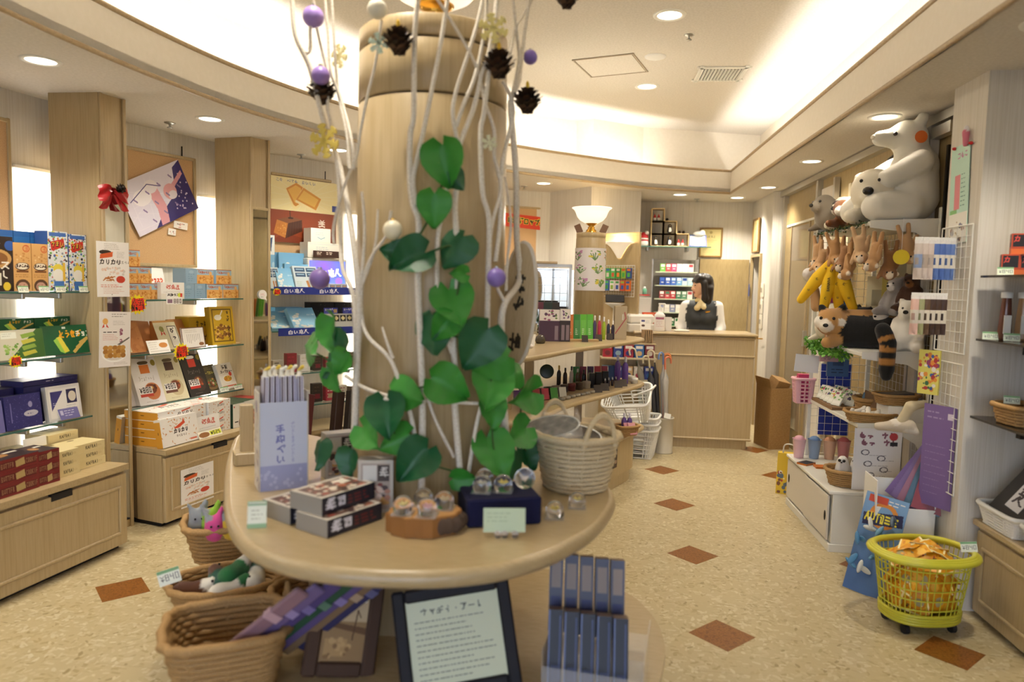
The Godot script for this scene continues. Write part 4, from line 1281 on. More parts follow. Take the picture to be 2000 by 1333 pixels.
		part(bg2, "handle_slot", hm.done(), cm(h("6a5a44") if i < 2 else h("f4efe6"), .8), xf(v3(0, .255, -.0385), 0, -21.5), "oval handle hole")
	var bside := sheet(30, 90, h("dcd6d8"))
	solo("soup_curry_bag", "plain white bag standing behind the first white bag", "bag", wedge(v3(.16, .26, .11), .01, {"f": bside}, h("d8d2d4")), pmat(bside), f2 * xf(v3(-.93, .694, -.12), -8), "")
	s = sheet(80, 90, h("4a4228"))
	text("スープカレー", 8, 22, 11, 2, h("d8c860")); disc(42, 66, 34, 20, h("8a6a3c")); disc(42, 62, 30, 15, h("5a3a1e")); fuzz(20, 50, 44, 22, [h("b0542a"), h("d8a048"), h("6a8a3c"), h("e0d0b0")], 22, 2, 6); lines(10, 10, 50, 2, 5, h("a89c60"))
	pnode("curry_pack", "olive brown soup curry box leaning by the black bag", "box", v3(.15, .19, .03), {"f": s}, h("3c3620"), f2 * xf(v3(-.24, .696, -.07), 6, -20))
	s = sheet(84, 96, h("ece6da"))
	text("海鮮", 26, 6, 18, 2.4, h("2a1c14")); text("スープカレー", 14, 26, 11, 2, h("2a1c14")); disc(44, 58, 26, 15, h("f8f4ea")); disc(44, 58, 22, 11, h("e0a030")); fuzz(28, 50, 32, 14, [h("c8702c"), h("f0c860"), h("8a9a3c")], 12, 2, 4); disc(64, 42, 8, 8, h("d84030")); rect(4, 84, 76, 4, h("d8502c"))
	pnode("curry_pack", "white seafood soup curry box leaning by the second pillar", "box", v3(.17, .19, .03), {"f": s}, h("ece6da"), f2 * xf(v3(-.1, .696, -.05), 6, -20))
	for e in [[-.2, "price tag in front of the olive brown curry box"], [-.06, "price tag in front of the white seafood curry box"]]: price_tag(f2 * xf(v3(e[0], .694, .002), 0, -14), e[1], .08, .034)
	# cabinet top: karikari boxes
	var kb := sheet(170, 96, h("eeeae4"))
	for i in 46:
		var kx := rng.randf() * 166
		var ky := rng.randf() * 92
		var ka := rng.randf() * PI
		line(kx, ky, kx + cos(ka) * 6, ky + sin(ka) * 6, 2.4, h("c87a34"))
	poly([[60, 36], [100, 20], [104, 8], [112, 26], [66, 46]], h("d8502c")); rect(56, 40, 66, 46, h("f0ece6")); text("カリカリ", 56, 40, 17, 3, h("2a201a")); text("まだあるよ", 66, 62, 10, 1.4, h("6a5a50"))
	rect(128, 84, 30, 6, h("d07058"))
	var kbs := sheet(170, 40, h("eeeae4"))
	for i in 26:
		var kx := rng.randf() * 166
		var ky := rng.randf() * 36
		line(kx, ky, kx + rng.randf_range(-5, 5), ky + 5, 2.2, h("c87a34"))
	rect(64, 4, 70, 32, h("f0ece6")); poly([[80, 12], [112, 4], [112, 10], [82, 18]], h("d8502c")); text("カリカリ", 66, 16, 14, 2.2, h("2a201a"))
	var kend := sheet(30, 36, h("d8982e"))
	rect(14, 16, 3, 3, h("5a3410")); rect(0, 0, 30, 3, h("e8e2d8"))
	for k in 4: pnode("crunch_snack_box", "white crunch snack box with orange end, %s of the left stack" % ["lowest", "second from below", "third from below", "topmost"][k], "box", v3(.40, .052, .24), {"f": kbs, "l": kend, "t": kb}, h("eae6e0"), c2 * xf(v3(.235, .476 + .0525 * k, -.21), 1.5), "white crunch snack boxes")
	for k in 4: pnode("crunch_snack_box", "white crunch snack box, %s of the right stack" % ["lowest", "second from below", "third from below", "topmost"][k], "box", v3(.20, .052, .24), {"f": kbs, "t": kb}, h("eae6e0"), c2 * xf(v3(.545, .476 + .0525 * k, -.2), 1), "white crunch snack boxes")
	pnode("crunch_snack_box", "large upright crunch snack box in front of the left stack", "box", v3(.3, .17, .045), {"f": kb, "l": kend}, h("eae6e0"), c2 * xf(v3(.165, .4765, -.05), 2, -9))
	pnode("tasting_sign", "white tasting card in front of the crunch snack boxes", "sign", v3(.2, .13, .004), {"f": ts}, h("f2eee6"), c2 * xf(v3(.43, .4765, -.062), 0, -6))
	s = sheet(90, 26, h("e8e2d0"))
	disc(22, 13, 20, 10, h("8a5a2c")); rect(44, 4, 44, 16, h("d8e040")); text("¥525", 46, 5, 14, 2, h("1c1c14"), false, .72)
	pnode("price_card", "yellow lettered price card on the crunch snack cabinet", "price card", v3(.2, .045, .002), {"f": s}, h("f0ece0"), c2 * xf(v3(.4, .477, -.018), 0, -25))
	s = sheet(80, 90, h("e9e6de"))
	text("熟成", 12, 6, 15, 2, h("2a2c22")); rect(6, 8, 6, 6, h("c8402c")); text("二十年", 14, 24, 13, 1.2, h("6a6a60")); disc(62, 72, 24, 24, h("5a3c28")); disc(58, 66, 14, 14, h("7a5638")); rect(12, 66, 22, 4, h("1c1c18"))
	for k in 3: pnode("garlic_box", ["dark green gift box by the second pillar", "dark green gift box, middle of the row", "red topped gift box at the right end of the row"][k], "box", v3(.125, .165, .2), {"f": s, "l": sheet(24, 50, h("1f3a28"))}, [h("22402c"), h("22402c"), h("8a2c24")][k], c2 * xf(v3(.715 + .128 * k, .476, -.17 - .02 * k), 2), "dark gift boxes on the cabinet")
	s = sheet(40, 60, h("8a4a30"))
	fuzz(0, 10, 40, 50, [h("c87a48"), h("4a2a1c"), h("e0c090")], 20, 2, 6); rect(0, 0, 40, 12, h("c8d8c0"))
	pnode("garlic_card", "small picture card leaning on the red topped gift box", "card", v3(.1, .13, .003), {"f": s}, h("e8e4da"), c2 * xf(v3(.88, .477, -.05), -20, -12))
	# ============ second pillar sticker
	s = sheet(50, 50, h("f4f0ea"))
	lines(12, 18, 26, 2, 6, h("d88a90"), 2); lines(12, 32, 26, 1, 5, h("8a8078"), 2)
	var bub := PackedVector2Array()
	for k in 20: bub.append(v2(cos(TAU * k / 20) * .034, sin(TAU * k / 20) * .034) + (v2(.012, -.016) if k == 17 else Vector2.ZERO))
	var bm := mb()
	bm.slab(bub, -.001, .001, ruv(s))
	solo("bubble_sticker", "round white speech bubble sticker on the second pillar mirror", "sticker", bm.done(), pmat(s), xf(v3(-2.411, 1.38, -4.977), 60.5))
	# ============ bay 3
	bay3(f3)

func red_bow(f: Transform3D) -> void:
	var o := thing("red_bow", "red ribbon bow with a pine cone on the first pillar", "bow", f)
	var red := mat("red_ribbon", h("b3101a"), .35)
	for e in [-1.0, 1.0]:
		var m := mb()
		var g := []
		for i in 9:
			var row := []
			var u := float(i) / 8
			for j in 7:
				var w := float(j) / 6 - .5
				row.append(v3(e * (.01 + u * .085), w * (.02 + .075 * sin(u * 2.2)) + .01 - .02 * u, .012 + .02 * sin(u * PI) + .008 * cos(w * 9.0 + u * 5.0)))
			g.append(row)
		m.grid(g)
		part(o, "loop", m.done(), red)
		var m2 := mb()
		g = []
		for i in 7:
			var row := []
			var u := float(i) / 6
			for j in 5:
				var w := float(j) / 4 - .5
				row.append(v3(e * (.012 + u * .06) + w * (.02 + .04 * u), -.01 - u * .085 + .012 * absf(w), .012 + .006 * cos(w * 8.0 + u * 4)))
			g.append(row)
		m2.grid(g)
		part(o, "tail", m2.done(), red)
	part(o, "pine_cone", cone_mesh(.026, .05, 5), M.vcol, xf(v3(.005, .012, .035), 0, 60))

func cone_mesh(r: float, l: float, rings: int) -> ArrayMesh:
	# pine cone: tiers of pointed scales round a core
	var m := mb()
	m.col = lin("2a1c14")
	m.ball(v3(0, l / 2, 0), v3(r * .62, l * .5, r * .62), 8, 6)
	for i in rings:
		var u := (i + .5) / rings
		var rr := r * sin(.35 + u * 2.5)
		var k := 7
		for j in k:
			var a := TAU * (j + .5 * (i % 2)) / k
			var d := v3(sin(a), 0, cos(a))
			var sd := v3(cos(a), 0, -sin(a)) * r * .36
			var p := v3(0, l * u * .92, 0)
			var tip := p + d * rr * 1.12 + v3(0, r * .42, 0)
			m.col = lin(["3c281a", "4e3624", "2e1e14"][(i + j) % 3])
			m.tri3(p + d * rr * .4 - sd, p + d * rr * .4 + sd, tip)
			m.tri3(p + d * rr * .4 + sd, p + d * rr * .4 - sd, tip)
			m.quad(p + d * rr * .35 - sd + v3(0, -.003, 0), tip - sd * .5 + v3(0, -.004, 0), tip + sd * .5, p + d * rr * .35 + sd)
	return m.done()

func bay3(f: Transform3D) -> void:
	var name_strip := sheet(420, 40, h("23348c"))
	for i in 3: text("白い恋人", 36 + i * 140, 9, 24, 3.4, h("f6f4f8"), false, .86)
	for e in [[1.405, .0, "upper glass shelf edged with a blue lettered strip"], [1.085, .02, "lower glass shelf edged with a blue lettered strip"]]:
		glass_shelf(f, [v2(-.02, e[1]), v2(.95, e[1]), v2(.95, -.34), v2(.12, -.34)], e[0] + .012, e[2], [.2, .7])
		pnode("shelf_strip", ["blue strip with white lettering on the upper shelf edge", "blue strip with white lettering on the lower shelf edge"][0 if e[1] == .0 else 1], "shelf strip", v3(.92, .06, .004), {"f": name_strip}, h("23348c"), f * xf(v3(.465 if e[1] == .0 else .49, e[0] - .028, e[1] + .007)), "blue lettered shelf strips")
	burst(f * xf(v3(.025, 1.397, .016)), "small yellow burst tag at the left end of the blue strip", .036, "人気", .8)
	# poster boards above
	var w3 := fr(v3(-2.575, 0, -5.538), 54.8)
	var back := thing("poster_rail", "thin wooden picture rail above the cookie poster", "rail", w3 * xf(v3(.24, 2.325, .012)))
	part(back, "rail", cboxm(v3(.56, .022, .02), .004), M.wood)
	part(back, "hook", boxm(v3(.006, .07, .006), v3(.22, .02, .0)), M.dark_metal)
	part(back, "board", boxm(v3(.6, .8, .012), v3(.02, -.8, -.012)), M.cork)
	var s := sheet(300, 136, h("f3e6b0"))
	for i in 20: line(150, 76, 150 + cos(i * .32) * 200, 76 + sin(i * .32) * 120, 2, h("f7edc6"))
	text("どこをたべても、おいしい。", 4, 6, 16, 1.8, h("8f8a9c"))
	poly([[62, 48], [110, 18], [140, 30], [154, 92], [104, 128], [92, 122]], h("f6e3a4")); poly([[64, 46], [108, 18], [136, 32], [146, 88], [106, 116], [96, 110]], h("d99238")); poly([[72, 50], [106, 28], [128, 38], [138, 84], [108, 104], [100, 98]], h("eebc58"))
	poly([[104, 92], [138, 34], [222, 74], [218, 92], [196, 134], [186, 132], [104, 98]], h("f8e8b4")); poly([[106, 88], [140, 34], [220, 74], [196, 124]], h("dd9a3e")); poly([[116, 84], [142, 46], [208, 78], [190, 112]], h("efc25e"))
	rect(272, 98, 26, 26, h("2d3f98"))
	pnode("cookie_poster", "pale yellow poster of two square cookies in the third bay", "poster", v3(.63, .265, .004), {"f": s}, h("f3e6b0"), w3 * xf(v3(.265, 2.055, .022)))
	s = sheet(300, 130, h("8a3c1c"))
	poly([[0, 130], [60, 90], [200, 120], [300, 60], [300, 130]], h("7a3014")); poly([[30, 40], [78, 50], [66, 112], [16, 94]], h("b9742e")); fuzz(28, 50, 40, 50, [h("d09a4c"), h("a8641f")], 40, 1, 3)
	poly([[30, 40], [94, 22], [140, 34], [78, 52]], h("7c4a2c")); poly([[78, 52], [140, 34], [142, 80], [66, 114]], h("4a2416"))
	for i in 5: line(86 + i * 11, 50 - i * 3, 80 + i * 12, 108 - i * 6, 2, h("3a1a0e"))
	line(86, 0, 88, 26, 3, h("3c1c10")); disc(90, 30, 12, 4, h("3c1c10")); text("美", 212, 24, 42, 2.6, h("f4efe6"))
	line(228, 72, 236, 62, 2.4, h("f4efe6")); line(236, 62, 238, 74, 2.4, h("f4efe6")); line(238, 74, 262, 74, 2.4, h("f4efe6"))
	pnode("cake_poster", "brown poster of a chocolate coated cake bar in the third bay", "poster", v3(.62, .26, .004), {"f": s}, h("8a3c1c"), w3 * xf(v3(.25, 1.795, .022)))
	# upper shelf goods
	var sb := sky_box(110, 120)
	for i in 3: pnode("sky_blue_tin", ["sky blue cloud print tin standing at the back, front one", "sky blue cloud print tin standing at the back, second", "sky blue cloud print tin standing at the back, third"][i], "tin", v3(.24, .29, .022), {"f": sb}, h("8abedc"), f * xf(v3(.27 - i * .018, 1.418, -.2 - i * .025), 4, -3), "sky blue cloud print tins")
	pnode("sky_blue_tin", "flat sky blue tin lying behind the leaning ones", "tin", v3(.21, .2, .03), {"f": sb}, h("86bad8"), f * xf(v3(.27, 1.418, -.13), 2, -6))
	pnode("sky_blue_tin", "sky blue tin leaning at the left of the upper strip", "tin", v3(.16, .17, .03), {"f": sb}, h("8abedc"), f * xf(v3(.145, 1.418, -.055), 8, -22))
	s = sheet(110, 80, h("b9c6cc"))
	for i in 2:
		for j in 2: rect(8 + j * 52, 6 + i * 18, 46, 14, h("2f4a6a")); rect(14 + j * 52, 10 + i * 18, 34, 3, h("9ac0d8"))
	for j in 3: poly([[50 + j * 20, 52], [62 + j * 20, 50], [68 + j * 20, 78], [56 + j * 20, 80]], h("a8703c"))
	lines(8, 56, 30, 3, 6, h("7a9a70"))
	pnode("assortment_box", "open assortment box with blue tins and biscuits leaning on the upper strip", "box", v3(.22, .19, .035), {"f": s}, h("d4dade"), f * xf(v3(.325, 1.418, -.06), 4, -20))
	pnode("assortment_box", "open assortment box half hidden behind the second pillar", "box", v3(.1, .17, .03), {"f": s}, h("d4dade"), f * xf(v3(.035, 1.418, -.06), 0, -16))
	s = sheet(40, 110, h("7ab0d4"))
	rect(0, 0, 40, 40, h("dfe8ec")); poly([[8, 8], [32, 4], [26, 34]], h("2a4a78")); fuzz(0, 50, 40, 50, [h("e0e6e6"), h("a8cce0")], 20, 3, 7)
	pnode("sky_blue_pouch", "tall pale blue pouch behind the second pillar edge", "pouch", v3(.09, .42, .05), {"f": s}, h("8abedc"), f * xf(v3(.06, 1.418, -.2), 6))
	s = sheet(120, 60, h("e9e5da"))
	lines(30, 18, 60, 2, 8, h("a8bcc4"), 2); line(40, 38, 60, 46, 3, h("7aa8bc")); line(60, 46, 84, 38, 3, h("7aa8bc")); rect(6, 6, 108, 2, h("c8d4d4"))
	pnode("white_cake_box", "white cake box on the display screen box, lower one", "box", v3(.3, .125, .12), {"f": s}, h("e4e0d6"), f * xf(v3(.53, 1.678, -.22), 2))
	pnode("white_cake_box", "white cake box at the very top beside the brown poster", "box", v3(.185, .115, .11), {"f": s}, h("e4e0d6"), f * xf(v3(.505, 1.804, -.22), 2))
	s = sheet(110, 26, h("3a2018"))
	lines(14, 5, 26, 2, 6, h("e8dccc"), 3); lines(54, 5, 30, 2, 6, h("e8dccc"), 3); lines(14, 18, 26, 1, 4, h("c8b8a4"))
	pnode("brown_name_plate", "dark brown name plate in front of the white cake boxes", "sign", v3(.24, .055, .006), {"f": s}, h("3a2018"), f * xf(v3(.54, 1.68, -.135)))
	# lit sign box
	var sg := thing("lit_sign_box", "glowing blue violet lettered sign box on the upper shelf", "lit sign", f * xf(v3(.56, 1.418, -.2), 2))
	part(sg, "case", cboxm(v3(.38, .255, .1), .006), cm(h("e2ded4"), .5))
	s = sheet(170, 110, h("5468e0"))
	for i in 11:
		for j in 17:
			var d := v2(j * 10 - 60, i * 10 - 20).length()
			rect(j * 10, i * 10, 10, 10, h("8a62e6").lerp(h("4f7ae4"), clampf(d / 110, 0, 1)).lerp(h("7f9cf0"), clampf((i - 6) / 6.0, 0, 1)))
	text("白い恋人", 20, 34, 34, 6, h("fdfbff"), false, .96)
	disc(138, 84, 18, 16, h("9a70ea")); lines(100, 98, 30, 1, 4, h("ffffff"), 3)
	var gm := mat("lit_sign_screen", Color.WHITE, .3)
	gm.texture_repeat = false
	gm.emission_enabled = true
	gm.emission = Color.WHITE
	gm.emission_energy_multiplier = .9
	M["sign_sheet"] = s
	part(sg, "lit_screen", pbox(v3(.34, .215, .004), {"f": s}, h("5468e0")), gm, xf(v3(0, .02, .052)), "glowing lettered screen")
	var sl := AreaLight3D.new()
	sl.name = "sign_light"
	sl.area_size = v2(.34, .21)
	sl.light_color = Color(.5, .5, 1.0)
	sl.light_energy = .03
	sl.area_range = 6
	sl.shadow_enabled = true
	sg.add_child(sl)
	sl.position = v3(0, .13, .058)
	sl.rotation.y = PI
	s = sheet(50, 30, h("cfd2d0"))
	rect(4, 6, 42, 16, h("7a86a8")); rect(10, 10, 30, 6, h("c89a6a"))
	for i in 4: pnode("mini_box", ["small tartan box below the lit sign, leftmost", "small tartan box below the lit sign, second", "small tartan box below the lit sign, third", "small tartan box below the lit sign, rightmost"][i], "box", v3(.055, .05, .04), {"f": s}, h("d2d4d0"), f * xf(v3(.49 + i * .058, 1.418, -.075)), "small tartan boxes")
	# lower shelf goods
	for i in 2: pnode("sky_blue_tin", ["large sky blue tin lying tilted on the lower strip, left", "large sky blue tin lying tilted on the lower strip, right"][i], "tin", v3(.25, .19, .04), {"f": sb}, h("8abedc"), f * xf(v3(.15 + i * .17, 1.098, -.10 + .03 * i), 8, -48 + 14 * i), "large tilted sky blue tins")
	for i in 2: pnode("sky_blue_tin", ["sky blue tin stacked flat at the back of the lower shelf, bottom", "sky blue tin stacked flat at the back of the lower shelf, top"][i], "tin", v3(.24, .085, .1), {"f": sb}, h("5a9cc8"), f * xf(v3(.25, 1.098 + .0855 * i, -.27)), "flat sky blue tins")
	s = sheet(110, 60, h("14161c"))
	fuzz(20, 4, 50, 40, [h("4a4a50"), h("6a6a60")], 24, .7, 1.4)
	for i in 2: pnode("black_gift_box", ["black speckled gift box at the back of the lower shelf, left", "black speckled gift box at the back of the lower shelf, right"][i], "box", v3(.22, .21, .1), {"f": s}, h("101218"), f * xf(v3(.56 + i * .23, 1.098, -.28)), "black speckled gift boxes")
	s = sheet(80, 36, h("3a44b0"))
	text("白い恋人", 4, 4, 13, 2, h("f0f0fa")); lines(4, 22, 40, 2, 6, h("9aa0dc"), 2); rect(56, 8, 20, 22, h("caa878"))
	for i in 2: pnode("blue_name_card", ["blue lettered name card behind the cookie sample box", "blue lettered name card beside the round column"][i], "card", v3(.13, .05, .003), {"f": s}, h("3a44b0"), f * xf(v3(.58 + i * .18, 1.215, -.13)), "blue name cards")
	s = sheet(110, 56, h("b9b8b0"))
	for i in 3: rect(34 + i * 26, 6, 22, 26, h("2c2a28")); poly([[45 + i * 26, 8], [54 + i * 26, 18], [45 + i * 26, 28], [36 + i * 26, 18]], h("d8c890"))
	lines(6, 12, 22, 5, 7, h("8a98a0"))
	pnode("cookie_sample_box", "grey sample box with diamond cookies on the lower shelf", "box", v3(.27, .115, .08), {"f": s}, h("c2c0b8"), f * xf(v3(.64, 1.098, -.13), 0, -8))
	# deeper shelves below with hanging goods, seen past the towels and leaves
	for e in [[.76, "third glass shelf behind the ivy leaves"], [.50, "fourth glass shelf behind the ivy leaves"]]:
		glass_shelf(f, [v2(-.02, .04), v2(1.3, .04), v2(1.3, -.34), v2(.12, -.34)], e[0], e[1], [.2, .7])
	cabinet(f * xf(v3(.0, 0, .10)), [v2(.02, 0), v2(1.3, 0), v2(1.3, -.4), v2(.14, -.4)], .02, 1.3, .3, .6, "low wooden cabinet under the pale blue box bay")
	var cols := ["b8b2a8", "8a3038", "d8d4cc", "3a3028", "a83844", "c8c0b0", "5a4a3a", "e2ded6", "7a2c34", "b09a7a"]
	for i in 20:
		s = sheet(30, 36, h(cols[i % 10]))
		lines(4, 6, 22, 4, 7, h(cols[(i + 3) % 10]), 2); rect(6, 20, 16, 10, h(cols[(i + 5) % 10]))
		pnode("small_souvenir_pack", "small souvenir pack, %s on the %s glass shelf behind the ivy" % [["first from left", "second from left", "third from left", "fourth from left", "fifth from left", "sixth from left", "seventh from left", "eighth from left", "ninth from left", "tenth from left"][i % 10], "third" if i < 10 else "fourth"], "pack", v3(.085, .1 + .05 * ((i * 7) % 4) / 3.0, .05), {"f": s}, h(cols[i % 10]), f * xf(v3(.06 + .115 * (i % 10), .762 if i < 10 else .502, -.06), rng.randf_range(-8, 8)), "small souvenir packs behind the ivy")
	# tall scroll boxes leaning behind the table
	for i in 5:
		var c: Color = [h("4a1418"), h("2c1c16"), h("8a1c26"), h("2a221c"), h("3c3020")][i]
		solo("scroll_box", ["dark red scroll box leaning behind the towel box", "dark brown scroll box leaning behind the towel box", "bright red scroll box leaning left of the column", "near black scroll box leaning left of the column", "olive brown scroll box leaning left of the column"][i], "box", cboxm(v3(.085, .62, .06), .004), cm(c, .4), f * xf(v3([.1, .36, .60, .46, .78][i], .005, .24 + .02 * i), 12, -7, -13), "tall scroll boxes")

# ---------------------------------------------------------------- the round column and its display table
const BRANCHES := [
	[.011, .006, -.79, .987, -2.30, -.78, 1.241, -2.29, -.77, 1.412, -2.28, -.80, 1.615, -2.31, -.89, 1.885, -2.43, -.94, 2.040, -2.40, -.98, 2.211, -2.38, -1.02, 2.313, -2.35, -1.03, 2.442, -2.35],
	[.007, .004, -.79, .987, -2.30, -.79, 1.411, -2.29, -.86, 1.539, -2.37, -.89, 1.673, -2.43, -.90, 1.872, -2.43, -.92, 2.042, -2.41, -.93, 2.092, -2.41, -.93, 2.193, -2.41, -.96, 2.344, -2.39, -.97, 2.454, -2.38],
	[.006, .004, -.78, 1.451, -2.29, -.76, 1.513, -2.27, -.75, 1.663, -2.27, -.76, 1.787, -2.27],
	[.005, .003, -.77, 1.463, -2.28, -.71, 1.601, -2.25, -.70, 1.729, -2.25],
	[.007, .004, -.56, .971, -2.23, -.58, 1.071, -2.23, -.61, 1.152, -2.23, -.65, 1.249, -2.23, -.73, 1.313, -2.26, -.76, 1.375, -2.28, -.76, 1.488, -2.28, -.72, 1.577, -2.25, -.67, 1.644, -2.24, -.65, 1.723, -2.23],
	[.005, .003, -.64, 1.251, -2.23, -.66, 1.301, -2.23, -.68, 1.351, -2.24],
	[.006, .004, -.84, 1.171, -2.35, -.75, 1.146, -2.27, -.66, 1.130, -2.23, -.60, 1.129, -2.23],
	[.005, .004, -.91, 1.626, -2.42, -.91, 1.686, -2.42, -.86, 1.806, -2.37, -.79, 1.902, -2.30, -.77, 1.976, -2.28, -.74, 2.088, -2.26, -.71, 2.194, -2.25, -.69, 2.315, -2.24],
	[.01, .007, -.54, .835, -2.23, -.54, 1.107, -2.23, -.55, 1.304, -2.23, -.56, 1.509, -2.23, -.56, 1.683, -2.23, -.58, 1.747, -2.23, -.59, 1.830, -2.23, -.59, 1.964, -2.23, -.58, 2.023, -2.23, -.58, 2.254, -2.23, -.57, 2.383, -2.23],
	[.007, .006, -.57, 1.742, -2.23, -.58, 1.816, -2.23, -.57, 1.875, -2.23, -.55, 1.965, -2.23, -.53, 2.063, -2.23, -.50, 2.237, -2.24, -.48, 2.389, -2.25],
	[.01, .006, -.41, .819, -2.28, -.43, .968, -2.27, -.44, 1.106, -2.26, -.44, 1.196, -2.26, -.45, 1.355, -2.26, -.44, 1.474, -2.26, -.44, 1.605, -2.26, -.45, 1.744, -2.26, -.44, 1.849, -2.26, -.44, 1.927, -2.26, -.40, 2.057, -2.29, -.38, 2.160, -2.30, -.36, 2.245, -2.33, -.34, 2.428, -2.35],
	[.006, .005, -.44, 1.924, -2.26, -.46, 2.030, -2.25, -.45, 2.108, -2.26, -.42, 2.210, -2.27, -.39, 2.342, -2.30, -.38, 2.411, -2.31],
	[.006, .005, -.45, 1.992, -2.26, -.43, 2.061, -2.27, -.40, 2.148, -2.29, -.38, 2.258, -2.31, -.37, 2.359, -2.32, -.37, 2.415, -2.32],
	[.008, .006, -.45, 1.272, -2.26, -.47, 1.324, -2.25, -.49, 1.384, -2.24, -.50, 1.465, -2.24, -.50, 1.640, -2.24, -.48, 1.750, -2.24, -.47, 1.825, -2.25],
	[.009, .006, -.34, 1.076, -2.35, -.35, 1.353, -2.34, -.35, 1.563, -2.34, -.35, 1.710, -2.33, -.37, 1.797, -2.31, -.38, 1.981, -2.31, -.37, 2.043, -2.31, -.36, 2.165, -2.32, -.35, 2.255, -2.33, -.34, 2.425, -2.35],
	[.006, .004, -.35, 1.624, -2.34, -.34, 1.707, -2.35, -.32, 1.805, -2.38, -.33, 1.876, -2.37, -.34, 1.919, -2.35, -.34, 1.997, -2.34, -.37, 2.083, -2.32, -.39, 2.172, -2.30, -.42, 2.234, -2.27, -.47, 2.313, -2.25, -.52, 2.385, -2.23],
	[.007, .005, -.33, 1.573, -2.36, -.32, 1.710, -2.38, -.32, 1.879, -2.39, -.30, 2.003, -2.41, -.29, 2.069, -2.43, -.30, 2.126, -2.42, -.32, 2.162, -2.38],
	[.012, .006, -.29, .915, -2.45, -.30, 1.102, -2.42, -.31, 1.351, -2.39, -.30, 1.436, -2.41, -.27, 1.518, -2.57, -.28, 1.672, -2.53, -.28, 1.869, -2.47, -.29, 2.007, -2.43, -.30, 2.108, -2.43, -.28, 2.188, -2.48, -.28, 2.240, -2.52, -.27, 2.408, -2.57, -.26, 2.512, -2.57],
	[.006, .004, -.30, 1.434, -2.41, -.32, 1.476, -2.38, -.33, 1.507, -2.37],
	[.005, .003, -.30, 1.476, -2.42, -.30, 1.567, -2.43, -.29, 1.715, -2.43, -.31, 1.858, -2.40],
	[.006, .004, -.31, 2.231, -2.39, -.30, 2.278, -2.41, -.29, 2.367, -2.46, -.27, 2.457, -2.57, -.24, 2.511, -2.57],
	[.005, .004, -.30, 2.108, -2.43, -.28, 2.254, -2.47, -.29, 2.375, -2.43, -.30, 2.449, -2.41],
	[.005, .004, -.80, 1.866, -2.31, -.81, 1.963, -2.31, -.88, 2.111, -2.41, -.92, 2.212, -2.41, -.93, 2.345, -2.41, -.94, 2.462, -2.41],
	[.005, .004, -.82, 1.868, -2.32, -.84, 1.992, -2.35, -.90, 2.145, -2.43, -.91, 2.298, -2.42, -.92, 2.466, -2.42],
	[.006, .004, -.99, 2.260, -2.37, -.98, 2.278, -2.38, -.98, 2.342, -2.38, -.97, 2.370, -2.38],
	[.006, .006, -.41, .871, -2.28, -.38, .997, -2.30, -.36, 1.104, -2.32],
	[.005, .004, -.44, .928, -2.26, -.50, 1.055, -2.24, -.53, 1.147, -2.23]]
const LEAVES := [[-.472, 1.868, -2.216, .115, 10, 0], [-.505, 1.728, -2.206, .093, 0, 0], [-.443, 1.823, -2.228, .064, 40, 1], [-.579, 1.567, -2.195, .109, -60, 1], [-.621, 1.588, -2.196, .081, -100, 1], [-.443, 1.603, -2.228, .104, -30, 1], [-.431, 1.528, -2.234, .049, -90, 0], [-.440, 1.427, -2.229, .120, 20, 0], [-.503, 1.342, -2.206, .114, 10, 1], [-.473, 1.357, -2.216, .081, -40, 0], [-.371, 1.296, -2.274, .133, -30, 1], [-.327, 1.240, -2.317, .112, -70, 0], [-.459, 1.165, -2.221, .115, 60, 0], [-.333, 1.154, -2.310, .129, -20, 0], [-.265, 1.188, -2.425, .081, -90, 0], [-.246, 1.097, -2.520, .121, -80, 0], [-.327, 1.074, -2.317, .095, 0, 0], [-.591, 1.137, -2.195, .101, 80, 0], [-.647, 1.064, -2.200, .112, 10, 1], [-.712, .994, -2.217, .100, 60, 0], [-.619, .988, -2.196, .095, -60, 0], [-.554, .919, -2.197, .118, -40, 1], [-.317, .921, -2.329, .134, 10, 0], [-.262, .862, -2.434, .108, -20, 1], [-.230, .865, -2.572, .087, 20, 1], [-.252, .967, -2.471, .109, -70, 0], [-.986, 1.254, -2.376, .104, 80, 0], [-.878, 1.318, -2.350, .109, 20, 0], [-.830, 1.290, -2.292, .075, -20, 1], [-.931, 1.203, -2.408, .087, 30, 1], [-.821, 1.226, -2.284, .075, -30, 0], [-.891, 1.157, -2.372, .082, 40, 0], [-.955, .880, -2.394, .087, 10, 1], [-.783, .893, -2.254, .085, 0, 1], [-.406, .863, -2.248, .067, 90, 0]]

func ring(a: float, b: float, y: float, n := 2.0, seg := 28, wob := .0, ph := .0) -> PackedVector3Array:
	var p := PackedVector3Array()
	for i in seg:
		var t := TAU * i / seg
		var c := cos(t)
		var s := sin(t)
		var k := 1.0 + wob * (1.0 if (i + int(ph)) % 2 == 0 else -1.0)
		p.append(v3(signf(c) * pow(absf(c), 2.0 / n) * a * k, y, signf(s) * pow(absf(s), 2.0 / n) * b * k))
	return p

